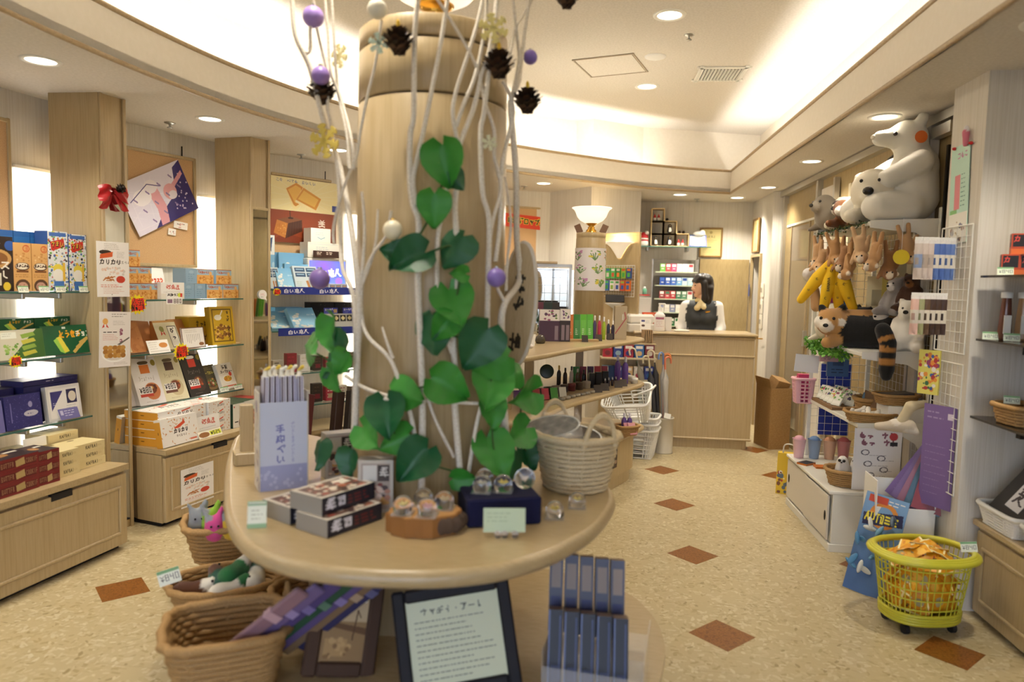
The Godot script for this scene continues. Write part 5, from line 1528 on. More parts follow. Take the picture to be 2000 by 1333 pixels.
# woven basket: rows of cane on stakes, rolled rim, floor and handles
func basket(n: String, label: String, t: Transform3D, a: float, b: float, hh: float, m: Material, taper := .8, sq := 2.0, rows := 9, handle := 0, group := "") -> Node3D:
	var o := thing(n, label, "basket", t, group)
	var w := mb()
	var seg := 32
	for i in rows:
		var u := (i + .5) / rows
		var k := lerpf(taper, 1.0, u)
		w.tube(ring(a * k, b * k, hh * u, sq, seg, .006 / a * .5, i), hh / rows * .56, -1, 5, true)
	part(o, "weave", w.done(), m)
	var st := mb()
	var lo := ring(a * taper, b * taper, 0, sq, 16)
	var hi := ring(a, b, hh, sq, 16)
	for i in 16: st.bar(lo[i], hi[i], hh / rows * .36, 5)
	part(o, "stakes", st.done(), m)
	var rm := mb()
	rm.tube(ring(a * 1.03, b * 1.03, hh, sq, seg, .004 / a, 0), hh / rows * .85, -1, 6, true)
	part(o, "rim", rm.done(), m)
	var fl := mb()
	var g := ring(a * taper, b * taper, 0, sq, seg)
	var pp := PackedVector2Array()
	for q in g: pp.append(v2(q.x, q.z))
	part(o, "floor_panel", flat_slab(pp, .001, .008), m)
	for e in handle:
		var sx := 1.0 if e == 0 else -1.0
		var hm := mb()
		for k in 2: hm.tube(smooth([v3(sx * a * .98, hh * .9, -b * .45 - .006 * k), v3(sx * a * 1.05, hh * 1.32, -b * .3), v3(sx * a * 1.05, hh * 1.46 + .008 * k, 0), v3(sx * a * 1.05, hh * 1.32, b * .3), v3(sx * a * .98, hh * .9, b * .45 + .006 * k)], 5), .009, -1, 6)
		part(o, "handle", hm.done(), m)
	return o

func leaf_mesh(s: float, fold: float) -> ArrayMesh:
	var m := mb()
	var g := []
	for i in 15:
		var u := i / 14.0
		var w := s * .54 * pow(sin(PI * minf(pow(u, .55), 1.0) * .93 + .18), .85) * (1.0 + .035 * sin(i * 3.1))
		var row := []
		for j in 9:
			var v := j / 4.0 - 1.0
			row.append(v3(v * w, -u * s * 1.05 + s * .45 + absf(v) * s * .2 * maxf(.0, 1.0 - u * 3.0), fold * s * (.3 * absf(v) - .3 * (u - .4) * (u - .4)) + .02 * s * absf(v) * sin(i * 1.6)))
		g.append(row)
	m.grid(g)
	return m.done()

func snowflake(label: String, p: Vector3, d: float, c: Color, yaw: float) -> void:
	d *= 1.2
	var o := thing("snowflake_ornament", label, "ornament", xf(p, yaw, 0, 12), "snowflake ornaments on the branches")
	var mt := cm(c, .4)
	for i in 6:
		var m := mb()
		m.cbox(v3(0, 0, 0), v3(d * .12, d * .5, d * .06), d * .01)
		for e in [-1, 1]:
			for k in 2:
				m.t = Transform3D(Basis(Vector3.BACK, e * .9), v3(0, d * (.22 + .14 * k), 0))
				m.cbox(Vector3.ZERO, v3(d * .085, d * .16, d * .05), d * .01)
		part(o, "arm", m.done(), mt, Transform3D(Basis(Vector3.BACK, i * TAU / 6), Vector3.ZERO))

func paperweight(label: String, p: Vector3, r: float, c: Color, group := "glass flower paperweights") -> void:
	var o := thing("glass_paperweight", label, "paperweight", xf(p), group)
	part(o, "dome", lathem([v2(0, .004), v2(r * .82, .004), v2(r * .95, r * .25), v2(r, r * .7), v2(r * .9, r * 1.25), v2(r * .6, r * 1.65), v2(r * .25, r * 1.8), v2(0, r * 1.82)], 18), M.crystal)
	var m := mb()
	for i in 7:
		m.t = Transform3D(Basis(Vector3.UP, i * TAU / 7) * Basis(Vector3.RIGHT, -.7), v3(0, r * .7, 0))
		m.ball(v3(0, 0, r * .26), v3(r * .13, r * .05, r * .26), 6, 4)
	part(o, "flower", m.done(), cm(c, .6))
	part(o, "base", cboxm(v3(r * 2.1, .004, r * 2.1), .001), M.clear)

func ornament_ball(label: String, p: Vector3, d: float, c: Color) -> void:
	var o := thing("ball_ornament", label, "ornament", xf(p), "ball ornaments on the branches")
	var m := mb()
	m.ball(Vector3.ZERO, Vector3.ONE * d / 2, 20, 12)
	var mt := mat("ball_" + c.to_html(), c, .35)
	part(o, "ball", m.done(), mt)
	var q := mb()
	q.cyl(v3(0, d * .46, 0), d * .12, d * .12, 10)
	q.tube(ring(d * .07, d * .07, 0, 2, 10), d * .014, -1, 4, true)
	part(o, "cap", q.done(), M.steel if c.b > c.g else M.brass)

func plush_toy(n: String, label: String, t: Transform3D, prims: Array, cell: float, k: float, face: Array, group := "") -> Node3D:
	var o := thing(n, label, "plush toy", t, group)
	part(o, "body", blob(prims, cell, k).done(), M.fur)
	for e in face: # [name, pos, size vec, colour]
		var m := mb()
		m.ball(e[1], e[2], 10, 7)
		part(o, e[0], m.done(), cm(h(e[3]), .25))
	return o

func build_table() -> void:
	var out2 := [v2(-1.69, -3.23), v2(-1.6, -3.0), v2(-1.47, -2.72), v2(-1.28, -2.353), v2(-1.126, -2.083), v2(-1.007, -1.921), v2(-.902, -1.823), v2(-.80, -1.768), v2(-.709, -1.742), v2(-.587, -1.732), v2(-.412, -1.749), v2(-.28, -1.795), v2(-.19, -1.854), v2(-.1, -1.95), v2(-.038, -2.047), v2(.018, -2.16), v2(.055, -2.275), v2(.083, -2.4), v2(.095, -2.493), v2(.088, -2.62), v2(.058, -2.73), v2(.0, -2.84), v2(-.15, -2.95), v2(-.4, -3.02), v2(-.7, -3.07), v2(-1.0, -3.13), v2(-1.3, -3.24), v2(-1.52, -3.36), v2(-1.65, -3.34)]
	var p3 := []
	var mid := v2(-.75, -2.65)
	for q in out2: p3.append(V(q, 0))
	var path := smooth(p3, 4, true)
	var tb := thing("display_table", "large oval wooden display table round the column", "table", ID)
	var inner := PackedVector2Array()
	for q in path: inner.append(mid + (v2(q.x, q.z) - mid) * .972)
	part(tb, "tabletop", flat_slab(inner, .7, .75), M.wood_flat)
	var em := mb()
	var ep := PackedVector3Array()
	for q in inner: ep.append(V(q, .724))
	em.tube(ep, .0265, -1, 12, true)
	part(tb, "rounded_edge", em.done(), M.wood_flat)
	part(tb, "stem", flat_slab(PackedVector2Array(range(24).map(func(i): return mid + v2(cos(TAU * i / 24) * .33, sin(TAU * i / 24) * .3))), .25, .7), M.wood)
	var low := PackedVector2Array()
	for q in path: low.append(mid + (v2(q.x, q.z) - mid) * 1.2 + v2(.02, .02))
	part(tb, "lower_shelf", flat_slab(low, .215, .25), M.wood_flat)
	var foot := PackedVector2Array()
	for q in path: foot.append(mid + (v2(q.x, q.z) - mid) * 1.05)
	part(tb, "plinth", flat_slab(foot, .0, .215), M.wood)
	# column with two grooves and a lamp
	var cx := v3(-.59, .75, -2.54)
	var col := thing("display_column", "thick round wooden column rising from the display table", "column", xf(cx))
	for e in [[.0, 1.355, .272, .262], [1.362, 1.53, .262, .26], [1.537, 1.605, .26, .259]]:
		part(col, "drum", lathem([v2(0, e[0]), v2(e[2] - .004, e[0]), v2(e[2], e[0] + .004), v2(e[3], e[1] - .004), v2(e[3] - .004, e[1]), v2(0, e[1])], 48), M.wood)
	part(col, "groove_core", lathem([v2(.252, .01), v2(.25, 1.6)], 32), cm(h("5a4630"), .8))
	lamp_bowl("bowl_lamp", "brass footed white bowl lamp on top of the round column", xf(cx + v3(0, 1.606, 0)), 1.25, .5)
	# painted branches and ivy
	var ba := thing("branch_arrangement", "white painted bare branches tied round the column", "branches", ID)
	for b in BRANCHES:
		var pts := []
		for i in (b.size() - 2) / 3: pts.append(v3(b[2 + i * 3], b[3 + i * 3], b[4 + i * 3]))
		if pts[0].y < .9: pts[0].y = .752
		var m := mb()
		m.tube(smooth(pts, 5), b[0] * 1.2, b[1] * 1.15, 7)
		part(ba, "branch", m.done(), M.branch)
	var hb := mb()
	hb.bar(v3(-.72, 1.122, -2.21), v3(-.365, 1.108, -2.27), .006, 6)
	part(ba, "cross_rod", hb.done(), M.branch)
	var iv := thing("ivy_garland", "artificial green ivy garland winding up the column", "ivy", ID)
	var vine := mat("vine", h("3c5a22"), .6)
	var g1 := []
	for t in 2:
		var lm := mat("leaf_%d" % t, [h("3a8c30"), h("1c5c33")][t], .42)
		lm.backlight_enabled = true
		lm.backlight = Color(.05, .12, .03)
	var lms := [leaf_mesh(.1, 1.0), leaf_mesh(.1, .5), leaf_mesh(.1, -.6)]
	for i in LEAVES.size():
		var l: Array = LEAVES[i]
		var p := v3(l[0], l[1], l[2])
		var o := p - v3(-.59, p.y, -2.54)
		var yaw := rad_to_deg(atan2(o.x, o.z)) * .6 + rng.randf_range(-18, 18)
		part(iv, "leaf", lms[i % 3], M["leaf_%d" % l[5]], Transform3D(xf(p, yaw, rng.randf_range(-30, 12), l[4]).basis.scaled(Vector3.ONE * l[3] / .1 * 1.12), p))
		g1.append(p)
	for ids in [[0, 1, 3, 5, 7, 8, 10, 11, 13, 16, 22, 23], [27, 26, 29, 31], [12, 17, 18, 20, 21, 34], [14, 15, 25, 24]]:
		var vp := []
		for k in ids: vp.append(g1[k] + v3(0, .01, -.015))
		var m := mb()
		m.tube(smooth(vp, 5), .004, .003, 6)
		part(iv, "vine", m.done(), vine)
	# ornaments
	ornament_ball("violet ball ornament at the top left of the branches", v3(-.971, 2.383, -2.385), .071, h("9b80c8"))
	ornament_ball("violet ball ornament in front of the upper left pine cone", v3(-.939, 2.185, -2.37), .062, h("8f74bd"))
	ornament_ball("violet ball ornament hanging at the upper right", v3(-.251, 2.299, -2.573), .051, h("8672c6"))
	ornament_ball("violet ball ornament beside the wooden slab", v3(-.321, 1.519, -2.325), .064, h("8d76c0"))
	ornament_ball("violet ball ornament half hidden by the left branch", v3(-.962, 1.502, -2.42), .072, h("8a70b4"))
	ornament_ball("ivory ball ornament at the top of the column", v3(-.693, 2.335, -2.205), .06, h("e9e4d2"))
	ornament_ball("ivory ball ornament on the middle of the column", v3(-.633, 1.66, -2.19), .061, h("ece4c6"))
	for e in [[-.618, 2.19, -2.195, .086, "dark pine cone with yellow tips in front of the column top"], [-.326, 2.155, -2.33, .092, "dark pine cone under the yellow snowflake on the right"], [-.245, 2.075, -2.46, .088, "dark pine cone lowest on the right branches"], [-.952, 2.10, -2.425, .09, "brown pine cone behind the violet ball on the left"], [-.126, 2.455, -2.563, .075, "dark pine cone hanging at the top picture edge"]]:
		var pc := thing("pine_cone", e[4], "pine cone", xf(v3(e[0], e[1], e[2]), 0, 12), "pine cones on the branches")
		part(pc, "scales", cone_mesh(e[3] * .54, e[3] * .9, 8), M.vcol)
		var tip := mb()
		tip.ball(v3(0, e[3] * 1.02, 0), v3(.007, .018, .007), 8, 6)
		part(pc, "tie", tip.done(), cm(h("e0b82e"), .5))
	snowflake("large yellow snowflake ornament on the left branches", v3(-.934, 1.973, -2.39), .1, h("dcc55e"), -15)
	snowflake("pale yellow snowflake ornament above the right pine cone", v3(-.344, 2.305, -2.3), .08, h("e2d488"), 10)
	snowflake("mint white snowflake ornament beside the dark pine cone", v3(-.686, 2.232, -2.2), .055, h("cfe3cf"), 0)
	snowflake("small pale snowflake ornament right of the column", v3(-.349, 1.949, -2.3), .042, h("dcdcb8"), 20)
	snowflake("pale yellow snowflake ornament between the left branches", v3(-.9, 2.271, -2.44), .07, h("e4d8a0"), -30)
	# wooden slab sign leaning behind the branches
	var sl := sheet(100, 240, h("c9b48e"), 1)
	for i in 30: line(rng.randf() * 100, 0, rng.randf() * 100, 240, 1, h("bda67e"))
	text("草の木地", 34, 60, 38, 6, h("2c261e"), true)
	var sp := PackedVector2Array()
	for i in 28: sp.append(v2(cos(TAU * i / 28) * .066, sin(TAU * i / 28) * .225 + .225))
	var slo := thing("wooden_slab", "oval wooden slab with brushed lettering right of the column", "sign", xf(v3(-.285, 1.2, -2.58), -22, 0, -4))
	var sm := mb()
	sm.slab(sp, -.008, .008, ruv(sl))
	part(slo, "board", sm.done(), pmat(sl))
	var sr := mb()
	var rp := PackedVector3Array()
	for q in sp: rp.append(v3(q.x, q.y, 0))
	sr.tube(rp, .009, -1, 6, true)
	part(slo, "bark_edge", sr.done(), cm(h("e2d8c6"), .7))
	var sb := mb()
	sb.bar(v3(0, .02, -.01), v3(-.1, .12, -.02), .006)
	part(slo, "tie_wire", sb.done(), M.steel)
	# ------------- goods on the table top
	var y := .7505
	var s := sheet(110, 210, h("ccd2e6"), 1)
	rect(0, 150, 110, 60, h("a2a8d2"))
	for i in 24: disc(rng.randf() * 110, 156 + rng.randf() * 50, 4, 4, h("b9bfe0"))
	text("手ぬぐい", 36, 52, 24, 3.4, h("6f74b8"), true)
	lines(72, 50, 8, 1, 4, h("9a9ecc"))
	for i in 11: glyph(["の", "い", "と", "し", "き", "ま"][i % 6], 72, 46 + i * 9, 10, 1.2, h("9a9ecc"))
	var tbx := thing("towel_box", "tall pale blue display box of hand towels", "box", xf(v3(-1.105, y, -2.42), 34))
	part(tbx, "front_panel", pbox(v3(.165, .315, .004), {"f": s}, h("d4d8e6")), pmat(s), xf(v3(0, 0, .05)))
	var ts := sheet(60, 120, h("d8cfc0"), 1)
	fuzz(0, 0, 60, 120, [h("c8b8a4"), h("8a7a90"), h("e2dace")], 40, 3, 9)
	for e in [-1, 1]: part(tbx, "side_panel", pbox(v3(.004, .35, .11), {"l": ts, "r": ts}, h("d8cfc0")), pmat(ts), xf(v3(e * .083, 0, 0)))
	part(tbx, "back_panel", boxm(v3(.165, .36, .004), v3(0, 0, -.055)), cm(h("d2c8b8"), .7))
	s = sheet(30, 120, h("dcdce8"), 1)
	rect(0, 0, 8, 120, h("5a3a4a")); rect(16, 0, 5, 120, h("8a7aa0")); rect(0, 96, 30, 6, h("4a4aa0"))
	for i in 7:
		var tw := thing("hand_towel", "bagged striped hand towel, %s in the pale blue box" % ["first from left", "second from left", "third from left", "fourth from left", "fifth from left", "sixth from left", "rightmost"][i], "towel", xf(v3(-1.105, y, -2.42), 34) * xf(v3(-.066 + i * .022, .004, .02 - .012 * (i % 3)), 8 + i, 0, -1 + i * .4), "bagged hand towels")
		part(tw, "cloth", pbox(v3(.017, .40, .045), {"f": s, "r": s, "l": s}, h("d8d4dc")), pmat(s))
		var bgm := blob([[v3(0, .395, 0), v3(rng.randf_range(-.01, .01), .425, 0), .011, .005, lin("f0ead8")], [v3(0, .42, 0), v3(.012, .432, .01), .004, .007, lin("e8c850") if i % 2 == 0 else lin("f2eee2")]], .004, .008)
		part(tw, "bag_top", bgm.done(), M.vcol)
	var wsd := thing("wooden_stand", "small wooden upright stand behind the towel box", "stand", xf(v3(-1.38, y, -2.70), 34))
	part(wsd, "post", cboxm(v3(.05, .24, .03), .003), M.wood)
	part(wsd, "foot", cboxm(v3(.1, .05, .09), .004), M.wood)
	# sushi boxes
	var top := sheet(150, 100, h("8a7a6a"), 1)
	rect(0, 0, 150, 100, h("cfc8bc")); rect(10, 10, 130, 80, h("6a4a3c")); fuzz(12, 12, 126, 76, [h("b0664a"), h("d8c8b8"), h("4a302a"), h("9a4a38"), h("e6dccc")], 60, 4, 13); rect(104, 18, 26, 30, h("e8e2d4"))
	var sf := sheet(150, 44, h("26242e"), 1)
	text("寿司", 10, 4, 32, 5, h("e6e6f0"), false, .9); lines(72, 12, 70, 3, 9, h("7a2c2c"), 4)
	var se := sheet(40, 20, h("9a958c"), 1)
	var bx := [[-.757, .0, -2.07, 62, "flat sushi print box at the bottom right of the pile"], [-.79, .054, -2.1, 64, "flat sushi print box lying on top of the pile"], [-.905, .0, -2.16, 60, "flat sushi print box beside the little price stand"]]
	for e in bx: pnode("sushi_box", e[4], "box", v3(.22, .053, .14), {"t": top, "f": sf, "l": se, "r": se, "b": se}, h("9a958c"), xf(v3(e[0], y + e[1], e[2]), e[3]), "sushi print boxes on the table")
	s = sheet(90, 130, h("c8c2b6"), 1)
	rect(8, 8, 74, 114, h("a89a8e")); rect(12, 12, 36, 40, h("d6d6d0")); rect(50, 12, 30, 40, h("3a302c")); fuzz(14, 56, 62, 62, [h("b4806a"), h("d8c0b0"), h("7a3a34"), h("4a3a3a"), h("c89858")], 40, 4, 11); text("寿", 54, 16, 26, 3, h("e0dcd4"))
	var sd := sheet(40, 130, h("241e28"), 1)
	rect(8, 30, 10, 80, h("5a2426")); rect(20, 10, 12, 30, h("4a4a8a"))
	for e in [[-.955, -2.585, 38, "upright sushi print box behind the pile"], [-.69, -2.22, 14, "upright sushi print box beside the log slice"]]: pnode("sushi_box", e[3], "box", v3(.112, .172, .06), {"f": s, "r": sd, "l": se}, h("b0aaa0"), xf(v3(e[0], y, e[1]), e[2]), "upright sushi print boxes")
	# small price stand
	var ps := thing("price_stand", "little tent price card at the left table edge", "price card", xf(v3(-.985, y, -1.985), 20))
	s = sheet(50, 60, h("e6ead8"), 1)
	rect(0, 0, 50, 10, h("8fb488")); rect(0, 50, 50, 10, h("8fb488")); lines(10, 20, 30, 3, 9, h("a8a890"), 2)
	part(ps, "card", pbox(v3(.055, .08, .002), {"f": s}, h("e6ead8")), pmat(s), xf(Vector3.ZERO, 0, -18))
	part(ps, "back_leg", boxm(v3(.05, .076, .002)), M.paper, xf(v3(0, 0, -.045), 0, 18))
	# log slice with paperweights
	var lg := thing("log_slice", "thick bark edged log slice holding glass paperweights", "log slice", xf(v3(-.49, y, -2.07), 20))
	var lp := PackedVector2Array()
	for i in 26: lp.append(v2(cos(TAU * i / 26) * (.112 + .006 * sin(i * 3.0)), sin(TAU * i / 26) * (.085 + .006 * cos(i * 2.0))))
	part(lg, "bark", flat_slab(lp, 0, .057), cm(h("9c6a34"), .8))
	var lp2 := PackedVector2Array()
	for q in lp: lp2.append(q * .95)
	part(lg, "cut_face", flat_slab(lp2, .057, .06), cm(h("bd8c50"), .7))
	var bk := mb()
	for i in 5: bk.ball(V(lp[i + 1] * .97, .028), v3(.024, .027, .012), 8, 6)
	part(lg, "dark_bark", bk.done(), cm(h("584638"), .9))
	for e in [[-.545, -2.02, "f2e39a", "yellow flower paperweight at the front left of the log"], [-.47, -2.015, "e8b8c0", "pink flower paperweight at the front of the log"], [-.505, -2.11, "d8c8a0", "pale flower paperweight at the back of the log"], [-.435, -2.09, "e8d8b0", "cream flower paperweight at the right of the log"]]: paperweight(e[3], v3(e[0], y + .0605, e[1]), .03, h(e[2]))
	# navy velvet box
	var nvb := solo("velvet_box", "dark navy velvet covered block holding glass paperweights", "block", cboxm(v3(.235, .088, .19), .006), mat("navy_velvet", h("10123a"), .95), xf(v3(-.285, y, -2.225), 20))
	for e in [[-.34, -2.27, "e0dcc0", "clear glass paperweight at the back left of the navy block"], [-.27, -2.21, "f0dc70", "yellow flower paperweight in the middle of the navy block"], [-.335, -2.19, "e8e4d0", "clear glass paperweight at the front left of the navy block"]]: paperweight(e[3], v3(e[0], y + .0885, e[1]), .03, h(e[2]))
	var cbm := mb()
	cbm.ball(v3(0, .034, 0), Vector3.ONE * .034, 20, 14)
	solo("crystal_ball", "clear crystal ball at the right end of the navy block", "crystal ball", cbm.done(), M.crystal, xf(v3(-.205, y + .0885, -2.25)))
	paperweight("yellow flower paperweight on the table right of the navy block", v3(-.105, y, -2.25), .03, h("e8d470"))
	paperweight("yellow flower paperweight nearest the wicker basket", v3(-.035, y, -2.37), .029, h("ead880"))
	s = sheet(90, 50, h("c4d4b0"), 1)
	lines(8, 10, 70, 3, 8, h("a8bc94"), 2)
	var sn := thing("crystal_sign", "pale green card on little crystal feet before the navy block", "sign", xf(v3(-.243, y, -2.045), 10))
	part(sn, "card", pbox(v3(.125, .07, .002), {"f": s}, h("c4d4b0")), pmat(s), xf(v3(0, .014, 0), 0, -14))
	for e in [-.02, .0, .03]:
		var fm := mb()
		fm.ball(v3(e, .011, .012), Vector3.ONE * .011, 12, 8)
		part(sn, "crystal_foot", fm.done(), M.crystal)
	# wicker basket with bagged plates
	var wb := basket("wicker_basket", "pale round wicker basket with side handles on the table", xf(v3(-.05, y, -2.62), -55), .15, .145, .2, M.wicker_pale, .74, 2.3, 12, 2)
	for i in 3:
		var pl := thing("bagged_plate", ["dark oval plate in clear wrap sticking out of the basket at left", "dark flat pack in clear wrap in the middle of the basket", "brown flat pack in clear wrap at the right of the basket"][i], "plate", xf(v3([-.14, -.06, .0][i], y + [.215, .185, .15][i], [-2.6, -2.63, -2.62][i]), [8, -10, -30][i], [20, 14, 10][i], [9, -8, 6][i]), "wrapped plates in the basket")
		part(pl, "plate", lathem([v2(0, 0), v2(.07, .003), v2(.1, .012), v2(.104, .016), v2(.098, .015), v2(.07, .008), v2(0, .006)], 24), cm([h("2a3330"), h("3c332c"), h("5a4434")][i], .25), Transform3D(Basis.from_scale(v3(1.0, 1, .7)), Vector3.ZERO))
		var wr := mb()
		var g := []
		for a in 9:
			var row := []
			for b in 9: row.append(v3((b - 4) * .027, .02 + .008 * sin(a * 1.7 + b * 2.3 + i), (4 - a) * .024))
			g.append(row)
		wr.grid(g)
		if i == 0: part(pl, "clear_wrap", wr.done(), M.clear)
		part(pl, "plate_rim", lathem([v2(.1, .011), v2(.106, .013), v2(.106, .018), v2(.1, .016)], 24), cm(h("c9ccc8"), .3), Transform3D(Basis.from_scale(v3(1.0, 1, .7)), Vector3.ZERO))
	lower_tier()

func lower_tier() -> void:
	var y := .2505
	# baskets of toys and incense
	basket("toy_basket", "brown wicker basket of soft toys furthest back under the table", xf(v3(-1.60, y, -2.98), 30), .19, .15, .16, M.wicker, .78, 3.5, 9, 0, "brown baskets under the table")
	basket("toy_basket", "brown round wicker basket of soft toys in the middle under the table", xf(v3(-1.36, y, -2.5), 30), .2, .14, .1, M.wicker, .85, 2.2, 6, 0, "brown baskets under the table")
	basket("incense_basket", "brown wicker basket of wrapped incense bundles at the front", xf(v3(-1.08, y, -1.98), 28), .17, .15, .2, M.wicker, .75, 4.0, 11, 1, "brown baskets under the table")
	basket("toy_basket", "brown wicker basket in shade beside the wooden picture frame", xf(v3(-1.0, y, -2.42), 10), .13, .11, .12, M.wicker, .8, 2.2, 7, 0, "brown baskets under the table")
	var c := [["8fbf3a", "2e7a4a", "e0559a", "e8c23c", "9aa0a4"], ["5e3520", "f0eadc", "2f7a44", "e6e2d4", "2a5a48"]]
	for i in 5:
		var p := v3(-1.66 + [.0, .1, .06, .12, -.06][i], y + .15, -2.92 + [.0, -.05, .08, .05, .0][i])
		plush_toy("soft_toy", ["lime green faced soft toy in the back basket", "dark green soft toy in the back basket", "pink soft toy in the back basket", "yellow soft toy in the back basket", "grey eared soft toy in the back basket"][i], xf(p, 30), [[v3(0, 0, 0), v3(0, .03, 0), .045, .04, lin(c[0][i])], [v3(.02, .06, 0), v3(.03, .1, 0), .018, .012, lin(c[0][i])], [v3(-.02, .05, .01), v3(-.04, .09, 0), .014, .01, lin(c[0][4])]], .012, .02, [["eye", v3(-.014, .035, .04), Vector3.ONE * .005, "1a1a1a"], ["eye", v3(.014, .035, .04), Vector3.ONE * .005, "1a1a1a"]], "soft toys in the baskets")
	for i in 5:
		var p := v3(-1.38 + [-.07, .07, .06, .13, .02][i], y + [.08, .09, .13, .1, .1][i], -2.46 + [.05, .05, -.02, -.04, .0][i])
		plush_toy("soft_toy", ["dark brown soft toy in the middle basket", "white soft toy in the middle basket", "green striped soft toy in the middle basket", "cream and red soft toy in the middle basket", "dark teal soft toy in the middle basket"][i], xf(p, 20 + i * 30), [[v3(-.03, 0, 0), v3(.03, .0, 0), .042, .036, lin(c[1][i])], [v3(.05, .02, 0), v3(.07, .03, 0), .03, .024, lin(c[1][(i + 1) % 5])]], .012, .02, [["eye", v3(.075, .045, .02), Vector3.ONE * .005, "1a1a1a"]], "soft toys in the baskets")
	for i in 7:
		var q := ["b98f9a", "8f7ab0", "6a5a9a", "3f6a50", "7a6aa8", "a88a6a", "4a4a7a"]
		var ib := thing("incense_bundle", "long wrapped incense bundle, %s in the front basket" % ["first from left", "second from left", "third from left", "fourth from left", "fifth from left", "sixth from left", "rightmost"][i], "incense", xf(v3(-1.14 + i * .04, y + .06 + .004 * i, -1.93 - .026 * i), 20, 24, -44), "wrapped incense bundles")
		part(ib, "sticks", cboxm(v3(.046, .44, .018), .005), cm(h(q[i]).darkened(.2), .16))
		part(ib, "band", boxm(v3(.048, .03, .02), v3(0, .3, 0)), cm(h(q[i]).lightened(.15), .3))
	price_tag(xf(v3(-1.5, y + .13, -2.36), 25, -10, 14), "green edged tag clipped to the middle toy basket", .075, .055)
	# picture frames
	frame_pic("wooden picture frame with a sepia harbour picture leaning under the table", v3(-.76, y + .01, -2.06), 34, -18, v2(.23, .31), h("4a3222"), 0, -13)
	frame_pic("black picture frame holding a pale handwritten notice", v3(-.36, y - .012, -2.06), 12, -18, v2(.37, .33), h("17151c"), 1, 8)
	var s := sheet(100, 60, h("eeeaf0"), 1)
	for e in [[2, 2, 96, 2], [2, 56, 96, 2], [2, 2, 2, 56], [96, 2, 2, 56]]: rect(e[0], e[1], e[2], e[3], h("e08aa8"))
	lines(14, 12, 70, 2, 18, h("3a3438"), 5); line(14, 24, 80, 20, 2, h("d8607a"))
	pnode("pink_edged_notice", "white notice with pink edge peeping out above the black frame", "notice", v3(.2, .14, .003), {"f": s}, h("f0eef2"), xf(v3(-.44, y + .26, -2.19), 8, -12, 8))
	# acrylic rack of navy packets
	var rk := thing("acrylic_rack", "clear acrylic rack of glossy navy packets", "rack", xf(v3(.045, y, -2.16), -8))
	part(rk, "base_plate", boxm(v3(.3, .006, .3), v3(0, 0, -.02)), M.clear)
	part(rk, "front_wall", boxm(v3(.3, .1, .004), v3(0, .006, .13)), M.clear)
	for e in [-1, 1]: part(rk, "side_wall", boxm(v3(.004, .15, .29), v3(e * .15, .006, -.02)), M.clear)
	part(rk, "step", boxm(v3(.29, .1, .12), v3(0, .006, -.1)), M.clear)
	s = sheet(40, 90, h("0e1426"), 1)
	rect(0, 0, 4, 90, h("6a7aa8")); rect(8, 60, 24, 20, h("24305a")); rect(30, 6, 4, 70, h("3a4878"))
	var s2 := sheet(40, 90, h("4a4e62"), 1)
	rect(6, 50, 28, 34, h("30386a")); rect(6, 10, 28, 30, h("8a7a70"))
	for r in 2:
		for i in 5:
			var nv := thing("navy_packet", "glossy navy packet, %s in the %s row of the acrylic rack" % [["leftmost", "second from left", "middle", "second from right", "rightmost"][i], ["front", "back"][r]], "packet", xf(v3(.045, y, -2.16), -8) * xf(v3(-.12 - .03 * r + i * .05, .0075 + .12 * r, .08 - .15 * r), 10, -16), "glossy navy packets")
			part(nv, "packet", pbox(v3(.044, .24, .07), {"f": s if r == 0 else s2, "l": s}, h("6a5648")), pmat(s))

func frame_pic(label: String, p: Vector3, yaw: float, pitch: float, sz: Vector2, c: Color, kind: int, roll := .0) -> void:
	var o := thing("picture_frame", label, "picture frame", xf(p, yaw, pitch, roll))
	var w := .04 if kind == 1 else .045
	var mt := cm(c, .7)
	for e in [-1, 1]: part(o, "frame_side", cboxm(v3(w, sz.y, .026), .007, v3(e * (sz.x / 2 - w / 2), 0, 0)), mt)
	for e in [0, 1]: part(o, "frame_rail", cboxm(v3(sz.x - 2 * w, w, .026), .007, v3(0, e * (sz.y - w), 0)), mt)
	var s: int
	if kind == 1:
		s = sheet(200, 180, h("d2d6b4"), 1)
		text("ウッディ・アート", 30, 16, 17, 2, h("3c3c34"))
		for i in 11: lines(16, 44 + i * 12, 168, 1, 4, h("6a6c5a"), 1.6)
	else:
		s = sheet(100, 130, h("c8b08a"), 1)
		rect(0, 60, 100, 70, h("9a7a50")); poly([[0, 58], [100, 70], [100, 82], [0, 66]], h("6a4a2c")); line(70, 90, 76, 40, 3, h("5a3c22")); line(76, 40, 84, 52, 2, h("5a3c22")); rect(10, 90, 50, 30, h("b4915e")); fuzz(12, 84, 60, 36, [h("8a683e"), h("c4a06c")], 14, 3, 7); rect(72, 4, 22, 22, h("e6e0d0"))
	part(o, "picture", pbox(v3(sz.x - 2 * w + .004, sz.y - 2 * w + .004, .004), {"f": s}, h("c8c0a8")), pmat(s), xf(v3(0, w - .002, .0)))
	part(o, "easel_back", boxm(v3(sz.x * .4, sz.y * .8, .006), v3(0, .01, -.02)), M.black)

